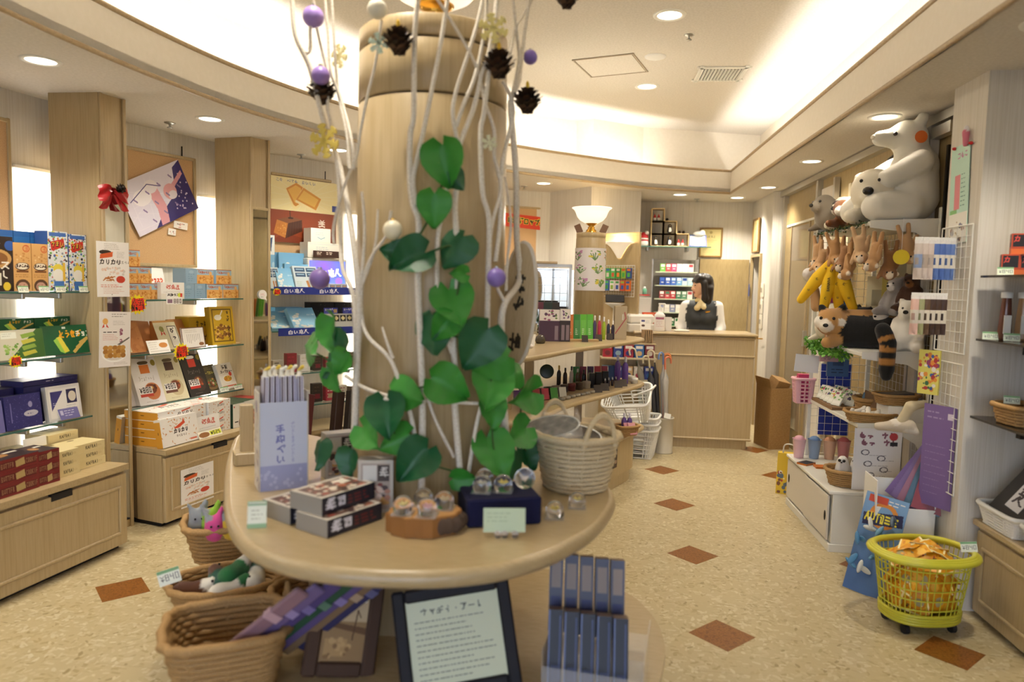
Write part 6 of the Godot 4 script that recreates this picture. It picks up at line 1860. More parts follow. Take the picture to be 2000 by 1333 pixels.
# footed bowl lamp; k scales it, e is the light inside
func lamp_bowl(n: String, label: String, t: Transform3D, k: float, e: float) -> void:
	var o := thing(n, label, "lamp", t, "white bowl lamps on columns")
	part(o, "foot", lathem([v2(0, 0), v2(.06 * k, 0), v2(.062 * k, .008 * k), v2(.045 * k, .016 * k), v2(.05 * k, .026 * k), v2(.03 * k, .04 * k), v2(.034 * k, .052 * k), v2(.022 * k, .062 * k), v2(.05 * k, .085 * k), v2(.056 * k, .09 * k), v2(0, .092 * k)], 24), M.brass)
	var bm := glow("bowl_glow", Color(1.0, .95, .86), .85)
	bm.albedo_color = Color(.93, .92, .9)
	part(o, "glass_bowl_shade", lathem([v2(.0, .088 * k), v2(.06 * k, .092 * k), v2(.105 * k, .115 * k), v2(.135 * k, .15 * k), v2(.15 * k, .19 * k), v2(.165 * k, .215 * k), v2(.185 * k, .228 * k), v2(.186 * k, .234 * k), v2(.16 * k, .22 * k), v2(.145 * k, .19 * k), v2(.13 * k, .152 * k), v2(.1 * k, .12 * k), v2(.0, .098 * k)], 36), bm)
	var l := OmniLight3D.new()
	l.name = "lamp_light"
	l.light_color = Color(1.0, .95, .86)
	l.light_energy = e
	l.light_size = .05
	l.omni_range = 8
	l.omni_attenuation = 2
	l.shadow_enabled = true
	o.add_child(l)
	l.position = v3(0, .26 * k, 0)

# ---------------------------------------------------------------- back of the shop
const ORD := ["first", "second", "third", "fourth", "fifth", "sixth", "seventh", "eighth", "ninth", "tenth"]

func bottle(n: String, label: String, t: Transform3D, r: float, hh: float, c: Color, cap: Color, group := "") -> void:
	var o := thing(n, label, "bottle", t, group)
	part(o, "body", lathem([v2(0, 0), v2(r * .92, 0), v2(r, r * .12), v2(r, hh * .62), v2(r * .8, hh * .72), v2(r * .34, hh * .78), v2(r * .34, hh * .82)], 14), cm(c, .25))
	part(o, "cap", lathem([v2(r * .44, hh * .8), v2(r * .44, hh * .98), v2(r * .3, hh), v2(0, hh)], 12), cm(cap, .35))

func wire_grid(o: Node3D, n: String, w: float, hh: float, step: float, r: float, t: Transform3D, m: Material) -> void:
	var a := mb()
	var nx := int(round(w / step))
	var ny := int(round(hh / step))
	for i in nx + 1: a.bar(v3(w * i / nx, 0, 0), v3(w * i / nx, hh, 0), r if i > 0 and i < nx else r * 1.8, 4)
	for j in ny + 1: a.bar(v3(0, hh * j / ny, 0), v3(w, hh * j / ny, 0), r if j > 0 and j < ny else r * 1.8, 4)
	part(o, n, a.done(), m, t)

func lattice_basket(n: String, label: String, t: Transform3D, a: float, b: float, hh: float, m: Material, cat := "basket", group := "") -> Node3D:
	var o := thing(n, label, cat, t, group)
	var w := mb()
	for i in 7: w.tube(ring(a * lerpf(.8, 1, i / 6.0), b * lerpf(.8, 1, i / 6.0), .006 + (hh - .012) * i / 6.0, 6, 32), .006, -1, 4, true)
	var lo := ring(a * .8, b * .8, .004, 6, 40)
	var hi := ring(a, b, hh, 6, 40)
	for i in 40: w.bar(lo[i], hi[i], .006, 4)
	part(o, "lattice", w.done(), m)
	var rm := mb()
	rm.tube(ring(a * 1.03, b * 1.03, hh, 6, 32), .011, -1, 6, true)
	part(o, "rim", rm.done(), m)
	part(o, "floor_panel", cboxm(v3(a * 1.58, .008, b * 1.58), .003), m)
	return o

func umbrella(label: String, t: Transform3D, hc: Color, cc: Color, l: float) -> void:
	var o := thing("umbrella", label, "umbrella", t, "umbrellas in the stand")
	var m := mb()
	var p := [v3(0, l, 0), v3(0, l + .07, 0)]
	for i in 7: p.append(v3(-.028 + cos(PI * i / 6) * .028, l + .08 + sin(PI * i / 6) * .03, 0))
	p.append(v3(-.056, l + .05, 0))
	m.tube(smooth(p, 3), .008, .008, 8)
	part(o, "handle", m.done(), cm(hc, .3))
	part(o, "folded_canopy", lathem([v2(.006, .02), v2(.012, .1), v2(.024, l * .75), v2(.03, l * .86), v2(.012, l * .92), v2(.006, l)], 10), cm(cc, .5))

func build_back() -> void:
	var s: int
	# ---- second fixture: curved shelves round a slimmer column
	var o2 := [v2(-.56, -3.87), v2(-.42, -3.83), v2(-.29, -4.08), v2(-.12, -4.55), v2(.08, -4.93), v2(.27, -5.33), v2(.37, -5.56), v2(.38, -5.7), v2(.28, -5.82), v2(.08, -5.88), v2(-.25, -5.8), v2(-.6, -5.4), v2(-.8, -4.9), v2(-.76, -4.3)]
	var p3 := []
	for q in o2: p3.append(V(q, 0))
	var path := smooth(p3, 4, true)
	var mid := v2(-.2, -4.95)
	var fx := thing("curved_shelf_unit", "long curved wooden shelf unit crowded with cosmetics", "shelf unit", ID)
	for e in [[1.1, 1.0, "upper_shelf"], [.75, 1.02, "middle_shelf"], [.4, 1.04, "lower_shelf"]]:
		var pl := PackedVector2Array()
		var ed := PackedVector3Array()
		for q in path:
			var c: Vector2 = mid + (v2(q.x, q.z) - mid) * e[1]
			pl.append(c)
			ed.append(V(c, e[0] - .016))
		var sh := part(fx, e[2], flat_slab(pl, e[0] - .032, e[0]), M.wood_flat)
		var m := mb()
		m.tube(ed, .0155, -1, 8, true)
		part(sh, "rounded_edge", m.done(), M.wood_flat)
	var bp := PackedVector2Array()
	var kp := PackedVector2Array()
	for q in path:
		bp.append(mid + (v2(q.x, q.z) - mid) * .92)
		kp.append(mid + (v2(q.x, q.z) - mid) * .88)
	part(fx, "base_cabinet_body", flat_slab(bp, .09, .37), M.wood)
	part(fx, "plinth", flat_slab(kp, 0, .09), M.wood)
	for e in [[-.5, -4.2], [-.42, -4.75], [-.1, -5.6]]: part(fx, "riser_post", boxm(v3(.06, .68, .06), v3(e[0], .4, e[1])), M.wood)
	s = sheet(40, 60, h("4a3a34"), 1)
	fuzz(0, 0, 40, 60, [h("6a4a3a"), h("2a2224"), h("a88a78")], 26, 3, 8)
	pnode("dark_photo_card", "small dark photograph stuck on the curved cabinet base", "photo", v3(.1, .15, .003), {"f": s}, h("3a302c"), xf(v3(.182, .17, -5.17), 64))
	var cl := thing("slim_column", "slimmer round column wrapped in a herb print cloth", "column", xf(v3(-.04, 1.1005, -5.68)))
	part(cl, "shaft", lathem([v2(0, 0), v2(.118, 0), v2(.116, .765), v2(.112, .77), v2(.115, .775), v2(.116, .81), v2(0, .81)], 32), M.wood)
	s = sheet(240, 180, h("e9e3e2"), 1)
	for i in 15:
		var x := 26 + (i % 5) * 46 + (i / 5) * 9
		var y := 34 + (i / 5) * 56
		for k in 9: line(x, y + 18, x + rng.randf_range(-16, 16), y + rng.randf_range(-20, 12), 1.5, h("6f8f5a"))
		fuzz(x - 14, y - 22, 28, 28, [[h("5f8a48"), h("3f6a3c")], [h("5f8a48"), h("c88ab8")], [h("6a9a3c"), h("e2cf4a")], [h("4f7a48"), h("d8805a")], [h("6f9a68"), h("8fae6a")]][i % 5], 14, 2, 4.5)
	var cm2 := mb()
	cm2.lathe(PackedVector2Array([v2(.1225, .36), v2(.1225, .69)]), 32, Vector3.ZERO, ruv(s))
	part(cl, "herb_cloth", cm2.done(), pmat(s), xf(Vector3.ZERO, 200), "white cloth with printed herbs")
	lamp_bowl("bowl_lamp", "glowing white bowl lamp on the slimmer column", xf(v3(-.04, 1.911, -5.68)), .84, .6)
	for e in [-1, 1]: solo("lamp_side_card", ["small dark card left of the bowl lamp foot", "small dark card right of the bowl lamp foot"][0 if e < 0 else 1], "card", boxm(v3(.05, .07, .003)), cm(h("7a5a44"), .6), xf(v3(-.04 + e * .085, 1.911, -5.66), 0, -8, e * -24), "cards beside the lamp")
	# mirror with wire grid
	var mr := thing("mirror_stand", "framed mirror stand with wire grid on the curved shelf", "mirror", xf(v3(-.37, 1.1005, -5.32), 4))
	part(mr, "mirror_panel", boxm(v3(.37, .5, .008), v3(0, .02, 0)), M.mirror)
	for e in [-1, 1]: part(mr, "frame", boxm(v3(.022, .54, .02), v3(e * .19, 0, 0)), M.alu)
	part(mr, "frame", boxm(v3(.4, .022, .02), v3(0, .53, 0)), M.alu)
	part(mr, "top_board", cboxm(v3(.3, .018, .09), .003, v3(-.06, .553, 0)), M.wood_flat)
	wire_grid(mr, "wire_grid", .34, .46, .06, .0014, xf(v3(-.17, .05, .012)), M.steel)
	var lt := part(mr, "light_tube", boxm(v3(.012, .5, .012), v3(.207, .01, .006)), glow("strip_glow", Color(.97, .98, 1.0), 2.0))
	# cosmetics on the upper shelf
	var y := 1.1005
	s = sheet(60, 90, h("4a3044"), 1)
	rect(0, 0, 60, 32, h("ece6e2")); fuzz(14, 4, 36, 26, [h("6a8a4a"), h("9a5a7a"), h("5a3a5a")], 12, 2, 5); rect(44, 46, 10, 40, h("8a7a84"))
	var s2 := sheet(40, 90, h("3a3238"), 1)
	rect(0, 0, 40, 32, h("ece6e2")); fuzz(6, 4, 28, 26, [h("6a4a7a"), h("4a6a3a")], 10, 2, 4); rect(6, 44, 12, 42, h("8a7a84")); rect(24, 44, 12, 42, h("8a7a84"))
	pnode("cream_carton", "dark plum cosmetics carton with white top on the curved shelf", "box", v3(.15, .225, .07), {"f": s}, h("4a3044"), xf(v3(-.31, y, -5.05), 8))
	pnode("cream_carton", "dark carton with twin tubes beside the plum carton", "box", v3(.075, .23, .06), {"f": s2}, h("3a3238"), xf(v3(-.205, y, -5.06), 14))
	s = sheet(60, 16, h("2c3a30"), 1)
	rect(0, 0, 20, 16, h("6a3440")); rect(42, 0, 18, 16, h("3a3028"))
	pnode("soap_row", "row of dark soap bars on top of the plum carton", "soap", v3(.17, .05, .06), {"f": s}, h("33302c"), xf(v3(-.33, y + .2255, -5.06), 8))
	pnode("soap_card", "white lettered card leaning at the left of the curved shelf", "card", v3(.07, .085, .003), {"f": sheet(20, 24, h("ece6da"), 1)}, h("ece6da"), xf(v3(-.41, y, -4.58), 12, -24, -8))
	solo("round_soap", "round white soap beside the leaning card", "soap", lathem([v2(0, 0), v2(.026, 0), v2(.032, .012), v2(.026, .024), v2(0, .026)], 20), cm(h("ebe2da"), .5), xf(v3(-.40, y, -4.42)))
	solo("dark_jar", "small round dark jar before the plum carton", "jar", lathem([v2(0, 0), v2(.03, 0), v2(.038, .02), v2(.03, .045), v2(.02, .055), v2(0, .06)], 18), cm(h("4a4236"), .2), xf(v3(-.355, y, -4.82)))
	for i in 4:
		var bg: Color = [h("d87a2c"), h("3f8a3c"), h("6ac23a"), h("5fb83a")][i]
		s = sheet(30, 90, bg, 1)
		rect(4, 20, 22, 50, bg.lightened(.12)); lines(8, 50, 14, 4, 6, h("f0f4e0"), 2)
		pnode("hair_care_pack", ["orange upright care pack on the curved shelf", "dark green upright care pack on the curved shelf", "bright green upright care pack on the curved shelf", "bright green care pack nearest the white capped bottles"][i], "pack", v3(.045, .19, .02), {"f": s}, bg, xf(v3(-.165 + i * .047, y, -5.13 - .03 * i), 10, -6), "upright care packs")
	for i in 5: bottle("spray_bottle", "white capped spray bottle, %s from the green packs" % ORD[i], xf(v3(.01 + i * .034, y, -5.27 - .03 * i)), .013, [.18, .18, .17, .15, .14][i], [h("5a4a7a"), h("c83a5a"), h("a8c83a"), h("3a3a52"), h("3a3044")][i], h("f0f0ec"), "white capped spray bottles")
	pnode("wooden_riser", "low wooden riser under the upright care packs", "riser", v3(.26, .016, .05), {"f": sheet(8, 8, h("b89a6c"), 1)}, h("c2a478"), xf(v3(-.09, y, -5.09), 15))
	for i in 3: pnode("slate_price_card", ["small dark price card before the green packs", "small dark price card before the spray bottles", "small dark price card before the wrapped parcel"][i], "price card", v3(.045, .05, .003), {"f": sheet(20, 20, h("3c322a"), 1)}, h("3c322a"), xf(v3([-.055, .045, .125][i], y, [-5.05, -5.17, -5.32][i]), 12, -20), "small dark price cards, upper shelf")
	s = sheet(50, 110, h("b9a88a"), 1)
	line(4, 90, 46, 40, 3, h("a83a4a")); line(46, 40, 40, 20, 3, h("a83a4a")); rect(30, 26, 6, 20, h("d8d4cc"))
	pnode("wrapped_parcel", "tall kraft wrapped parcel with red ribbon at the shelf end", "parcel", v3(.09, .25, .06), {"f": s}, h("a89678"), xf(v3(.2, y, -5.43), 8))
	# middle shelf
	y = .7505
	var jc := ["7a6a5e", "5a3a30", "2f3a2a", "8a7a6e", "3a3230", "6a2c30", "4a3a2e", "a89a88"]
	for i in 8: solo("cosmetic_jar", "small lidded cosmetic jar, %s in the middle shelf row" % ORD[i], "jar", lathem([v2(0, 0), v2(.026, 0), v2(.028, .004), v2(.028, .03), v2(.03, .032), v2(.03, .05), v2(.027, .054), v2(0, .055)], 16), cm(h(jc[i]), .3), xf(v3(-.4 + i * .052, y, -4.66 - .075 * i)), "lidded cosmetic jars")
	for i in 3: solo("tin_disc", ["round red brown tin standing on edge", "round dark green tin standing on edge", "grey glass lid standing on edge"][i], "tin", lathem([v2(0, 0), v2(.05, 0), v2(.052, .004), v2(.052, .022), v2(.046, .024), v2(0, .022)], 24), cm([h("6a3026"), h("26361f"), h("6a625c")][i], .3), xf(v3([-.415, -.33, -.47][i], y + .053 + [0, .06, 0][i], [-5.0, -5.18, -4.8][i]), [40, 10, 60][i], 78), "round tins on edge")
	for i in 6: bottle("dark_bottle", "slim dark bottle, %s from the left on the middle shelf" % ORD[i], xf(v3(-.24 + i * .045, y, -5.2 - .03 * i)), .016, [.16, .14, .15, .13, .12, .12][i], [h("2a2420"), h("3a302a"), h("c8beb0"), h("5a4630"), h("1c1a22"), h("22201f")][i], [h("e0b23c"), h("2a2a2a"), h("2a2a2a"), h("d8d2c4"), h("1a1a1a"), h("1a1a1a")][i], "slim dark bottles")
	for i in 3: solo("black_tube", ["black cream tube standing left", "black cream tube standing in the middle", "black cream tube standing right"][i], "tube", wedge_plain(.045, .11, .03), cm(h("15171c"), .25), xf(v3(.0 + i * .05, y, -5.22 - .07 * i), 15), "black cream tubes")
	for i in 2: bottle("violet_pump_bottle", ["violet mist bottle with clear nozzle, left one", "violet mist bottle with clear nozzle at the shelf end"][i], xf(v3(.20 + i * .055, y, -5.62 + .1 * i)), .024, .21, h("6a4a9c"), h("d8d4dc"), "violet mist bottles")
	for i in 8: bottle("little_vial", "little silver capped vial, %s in the row" % ORD[i], xf(v3(.10 + (i % 4) * .028, y, -5.30 - .05 * (i / 4) - .035 * (i % 4))), .01, .06, h("3a2c30"), h("c8c8c8"), "little silver capped vials")
	for i in 3: solo("white_pot", ["white cream pot at the end of the middle shelf", "white cream pot beside the end pot", "white lidded pot behind the end pots"][i], "pot", lathem([v2(0, 0), v2(.024, 0), v2(.026, .022), v2(.028, .024), v2(.028, .042), v2(0, .044)], 16), cm(h("e9e5da"), .35), xf(v3([.33, .31, .29][i], y, [-5.56, -5.68, -5.72][i])), "white cream pots")
	for i in 4: pnode("slate_price_card", ["dark price card at the front of the middle shelf, first", "dark price card at the front of the middle shelf, second", "dark price card at the front of the middle shelf, third", "dark price card at the front of the middle shelf, last"][i], "price card", v3(.06, .055, .003), {"f": sheet(24, 20, h("443830"), 1)}, h("443830"), xf(v3([.05, .1, .2, .24][i], y, [-5.0, -5.1, -5.28, -5.36][i]), 20, -22), "dark price cards, middle shelf")
	for i in 6: pnode("soap_pack", ["violet soap pack leaning left", "violet soap pack leaning, second", "red soap pack leaning", "crimson soap pack leaning", "green soap pack leaning", "pale price pack leaning"][i], "pack", v3(.05, .075, .02), {"f": sheet(20, 30, [h("5a3a7a"), h("63428a"), h("a82c3a"), h("c03a4a"), h("4a9a3a"), h("d8d4c4")][i], 1)}, h("3a3036"), xf(v3(-.46 + i * .055, y, -4.45 - .045 * i), 24, -20), "leaning soap packs")
	for i in 7: solo("flat_tin", "flat silver balm tin, %s in the front row" % ORD[i], "tin", lathem([v2(0, 0), v2(.022, 0), v2(.024, .003), v2(.024, .014), v2(.021, .017), v2(0, .017)], 16), mat("tin_metal", Color(.75, .73, .68), .35, .7), xf(v3(-.19 + i * .032, y, -4.62 - .06 * i)), "flat silver balm tins")
	# goods row behind the column on the shelf
	for i in 6: pnode("bright_sachet", "bright sachet standing behind the dark bottles, %s from left" % ORD[i], "sachet", v3(.05, .12, .012), {"f": sheet(20, 30, [h("3a8a3a"), h("8a2c4a"), h("4a2c5a"), h("c83a44"), h("a83048"), h("3a5a8a")][i], 1)}, h("5a3a44"), xf(v3(-.12 + i * .055, y, -5.5 - .03 * i), 10, -8), "bright sachets")
	# lower tier basket
	basket("scent_basket", "small dark wicker basket of scented goods at the tier end", xf(v3(.27, .4005, -5.28), 30), .085, .065, .07, M.wicker, .8, 3, 6)
	for i in 2: bottle("violet_pump_bottle", ["violet mist bottle in the tier end basket, left", "violet mist bottle in the tier end basket, right"][i], xf(v3(.25 + i * .04, .41, -5.3)), .02, .15, h("5e4488"), h("cfcbd6"), "violet bottles in the basket")
	for i in 2: pnode("pink_pack", ["pink pack in the tier end basket", "rose pack at the side of the tier end basket"][i], "pack", v3(.06, .09, .015), {"f": sheet(8, 8, [h("c88a98"), h("d89aa0")][i], 1)}, h("c88a98"), xf(v3(.29 + i * .03, .412, -5.24 + .0 * i), 30, -30), "pink packs in the basket")
	# ---- shopping baskets and umbrellas
	for i in 3: lattice_basket("shopping_basket", ["white plastic shopping basket at the bottom of the stack", "white plastic shopping basket nested second in the stack", "white plastic shopping basket nested third in the stack"][i], xf(v3(.40, .004 + .055 * i, -6.32), -12), .2 - .0 * i, .15, .25, M.white, "basket", "white shopping baskets")
	var tb := lattice_basket("shopping_basket", "white plastic shopping basket lying tilted on top of the stack", xf(v3(.36, .385, -6.26), -12, 34, 8), .2, .15, .22, M.white, "basket", "white shopping baskets")
	var hm := mb()
	hm.tube(smooth([v3(.2, .22, -.04), v3(.26, .3, -.02), v3(.24, .36, .1), v3(.1, .34, .15)], 5), .008)
	part(tb, "handle", hm.done(), M.white)
	var us := thing("umbrella_stand", "beige cylindrical umbrella stand before the counter", "umbrella stand", xf(v3(.665, 0, -6.5)))
	part(us, "cylinder", lathem([v2(0, .01), v2(.084, .01), v2(.088, .0), v2(.088, .012), v2(.084, .016), v2(.084, .31), v2(.089, .314), v2(.089, .326), v2(.08, .326), v2(.08, .02)], 32), cm(h("c6beac"), .5))
	var uc := [["d8cdb0", "8a8478"], ["cfc2a0", "3a3a3e"], ["d4c8a8", "2c2a2c"], ["6a8ac0", "a8a4a0"], ["c87a3a", "c89a8a"], ["d87a5a", "b8b4ac"], ["b06a34", "9aa0a8"], ["6ab88a", "c8d0c8"]]
	for i in 8: umbrella(["cream handled grey umbrella leaning furthest left", "cream handled dark umbrella", "cream handled black umbrella", "blue handled pale umbrella", "orange handled pinkish umbrella", "coral handled light umbrella", "brown hooked grey patterned umbrella at the right", "green handled clear umbrella beside the stand"][i], xf(v3(.665 - .055 + .016 * i if i < 7 else .5, .025, -6.5 + .02 * ((i % 3) - 1)), [0, 20, -15, 40, 170, 200, 180, -60][i], 0, [14, 9, 6, 2, -2, -3, -4, 12][i]), h(uc[i][0]), h(uc[i][1]), [.84, .76, .8, .78, .76, .74, .77, .7][i])
	solo("number_tag", "white tag hanging on the umbrella stand", "tag", boxm(v3(.06, .045, .004)), M.paper, xf(v3(.68, .33, -6.41), 8, -10, -12))
	counter()
	back_wall()
	clerk()

func wedge_plain(w: float, hh: float, d: float) -> ArrayMesh:
	return wedge(v3(w, hh, d), d * .9, {"f": sheet(4, 4, h("15171c"), 1)}, h("15171c"))

func counter() -> void:
	var ct := thing("cash_counter", "tall pale wooden sales counter with bead mouldings", "counter", xf(v3(.94, 0, -6.98)))
	part(ct, "body", cboxm(v3(1.08, .97, .48), .003, v3(0, .09, -.0)), M.wood)
	part(ct, "plinth", cboxm(v3(1.02, .09, .44), .002), M.wood)
	part(ct, "worktop", cboxm(v3(1.13, .025, .54), .008, v3(0, 1.06, 0)), M.wood_flat)
	for e in [[1.035, .022], [.865, .02], [.085, .022]]: part(ct, "bead_moulding", cboxm(v3(1.10, e[1], .50), .008, v3(0, e[0], 0)), M.wood)
	# till, display, sanitiser, cards
	var y := 1.0855
	var rg := thing("cash_register", "white cash register on the counter", "cash register", xf(v3(.44, y - .02, -7.0), 10))
	part(rg, "drawer", cboxm(v3(.27, .08, .3), .008), cm(h("dcd6cc"), .5))
	part(rg, "body", cboxm(v3(.25, .09, .26), .02, v3(0, .08, -.02)), cm(h("e4dfd6"), .5))
	part(rg, "operator_screen", cboxm(v3(.15, .17, .02), .005), cm(h("d8d6d0"), .4), xf(v3(.05, .16, -.08), 160, 8))
	var cd := thing("customer_display", "white customer display with dark slanted screen", "display", xf(v3(.2, y, -6.9), 6))
	part(cd, "pole", lathem([v2(0, 0), v2(.05, 0), v2(.05, .012), v2(.02, .02), v2(.018, .2), v2(.07, .235), v2(.1, .25), v2(0, .252)], 20), M.white)
	part(cd, "screen_panel", cboxm(v3(.18, .075, .02), .006), M.black, xf(v3(0, .26, -.01), 0, -18))
	var sn := thing("sanitizer_bottle", "white pump bottle of hand sanitiser on the counter", "bottle", xf(v3(.62, y, -6.84)))
	var s := sheet(50, 60, h("e6e0dc"), 1)
	rect(4, 4, 42, 10, h("a8607a")); lines(6, 22, 38, 4, 8, h("c8a0a0"), 2)
	var sm := mb()
	sm.lathe(PackedVector2Array([v2(0, 0), v2(.048, 0), v2(.05, .006), v2(.05, .15), v2(.03, .175), v2(.018, .18), v2(.018, .2)]), 20)
	part(sn, "body", sm.done(), cm(h("e9e4e0"), .35))
	var lm := mb()
	lm.lathe(PackedVector2Array([v2(.051, .02), v2(.051, .14)]), 12, Vector3.ZERO, ruv(s), -1.0, 1.0)
	part(sn, "label_band", lm.done(), pmat(s))
	var pm := mb()
	pm.cyl(v3(0, .2, 0), .016, .03, 12)
	pm.cyl(v3(0, .23, 0), .006, .025, 8)
	pm.tube(PackedVector3Array([v3(-.015, .257, 0), v3(.045, .257, 0), v3(.05, .245, 0)]), .007)
	part(sn, "pump", pm.done(), M.white)
	pnode("white_bottle_box", "small white box behind the sanitiser bottle", "box", v3(.06, .13, .05), {"f": sheet(8, 8, h("dcd6ce"), 1)}, h("dcd6ce"), xf(v3(.71, y, -6.92)))
	s = sheet(60, 50, h("c84820"), 1)
	disc(34, 24, 20, 9, h("8a3014")); rect(6, 6, 48, 4, h("e0a078"))
	pnode("orange_snack_box", "orange snack box beside the till", "box", v3(.13, .11, .04), {"f": s}, h("b8401c"), xf(v3(.53, y + .06, -6.98), 6))
	pnode("box_riser", "grey riser under the orange snack box", "riser", v3(.13, .06, .05), {"f": sheet(8, 8, h("b8b0a4"), 1)}, h("b8b0a4"), xf(v3(.53, y, -6.98), 6))
	s = sheet(50, 60, h("efeae2"), 1)
	rect(6, 6, 16, 8, h("3a3a7a")); lines(26, 8, 20, 3, 5, h("7a7a8a")); disc(14, 30, 8, 5, h("4a302a")); lines(6, 48, 38, 1, 4, h("3a3438"), 4)
	pnode("counter_card", "white price card clipped to the counter front edge", "card", v3(.1, .13, .003), {"f": s}, h("efeae2"), xf(v3(.485, y - .01, -6.735), 4, -12))
	solo("coin_tray", "small pale coin tray on the counter", "tray", cboxm(v3(.14, .018, .1), .006), cm(h("d8d0c0"), .5), xf(v3(.83, y, -6.86)))
	# snack rack before the left end of the counter
	var rk := thing("snack_rack", "low snack rack before the left end of the counter", "rack", xf(v3(.32, 0, -6.62), 4))
	part(rk, "back_board", boxm(v3(.5, 1.0, .02), v3(0, 0, -.03)), M.wood)
	for e in [.64, .84]: part(rk, "shelf", boxm(v3(.5, .015, .16), v3(0, e, .06)), cm(h("c8b898"), .5))
	var cc := ["b02a38", "2a3f8a", "a83044", "3a6aa8", "7a2c34", "8fa8b8", "2c2f7a", "caa878", "d8cfc0", "31408c"]
	for i in 10:
		s = sheet(30, 36, h(cc[i]), 1)
		rect(4, 4, 22, 8, h("e8e2da")); disc(15, 24, 9, 7, h(cc[(i + 4) % 10]))
		pnode("snack_carton", "small bright snack carton, %s on the %s ledge of the snack rack" % [ORD[i % 5], "upper" if i < 5 else "lower"], "box", v3(.085, .12, .06), {"f": s}, h(cc[i]), xf(v3(.32, 0, -6.62), 4) * xf(v3(-.19 + .095 * (i % 5), .8555 if i < 5 else .6555, .07)), "small snack cartons by the counter")
	for i in 5: solo("paper_envelope", "brown paper sleeve, %s in the row at the counter end" % ORD[i], "sleeve", cboxm(v3(.012, .12, .09), .002), cm(h("a08462"), .8), xf(v3(.46 + .018 * i, .985, -6.66), 10), "brown paper sleeves")
	part(rk, "top_ledge", boxm(v3(.5, .012, .14), v3(0, .97, .03)), M.wood_flat)
	# cardboard boxes
	var cb := thing("cardboard_box", "tall open cardboard box by the right wall", "box", xf(v3(1.73, .001, -6.98), 14))
	for e in [-1, 1]: part(cb, "side_panel", boxm(v3(.005, .58, .3), v3(e * .1, 0, 0)), M.cardboard)
	for e in [-1, 1]: part(cb, "end_panel", boxm(v3(.2, .58, .005), v3(0, 0, e * .15)), M.cardboard)
	part(cb, "bottom_panel", boxm(v3(.2, .006, .3)), M.cardboard)
	part(cb, "seam", boxm(v3(.203, .004, .303), v3(0, .34, 0)), cm(h("6a4e2c"), .9))
	part(cb, "flap", boxm(v3(.005, .09, .29)), M.cardboard, xf(v3(-.1, .58, 0), 0, 0, 14))
	solo("cardboard_box", "small cardboard box sticking out of the tall open one", "box", cboxm(v3(.14, .2, .14), .002), M.cardboard, xf(v3(1.72, .47, -6.99), 20, 18, -14))
	var yb := thing("yellow_bag", "yellow plastic bag standing beside the white cabinet", "bag", xf(v3(1.46, .001, -5.36), -20))
	s = sheet(60, 80, h("dcb818"), 1)
	fuzz(6, 36, 46, 40, [h("7a4a24"), h("f0e8d0"), h("a83a2c"), h("5a6a7a")], 26, 2, 6)
	part(yb, "body", wedge(v3(.15, .3, .1), .06, {"f": s, "l": s, "r": s}, h("d8b418")), pmat(s))
	var bh := mb()
	bh.tube(smooth([v3(-.04, .29, 0), v3(-.03, .36, 0), v3(.03, .36, 0), v3(.04, .29, 0)], 4), .005)
	part(yb, "handle", bh.done(), cm(h("d8d4cc"), .5))

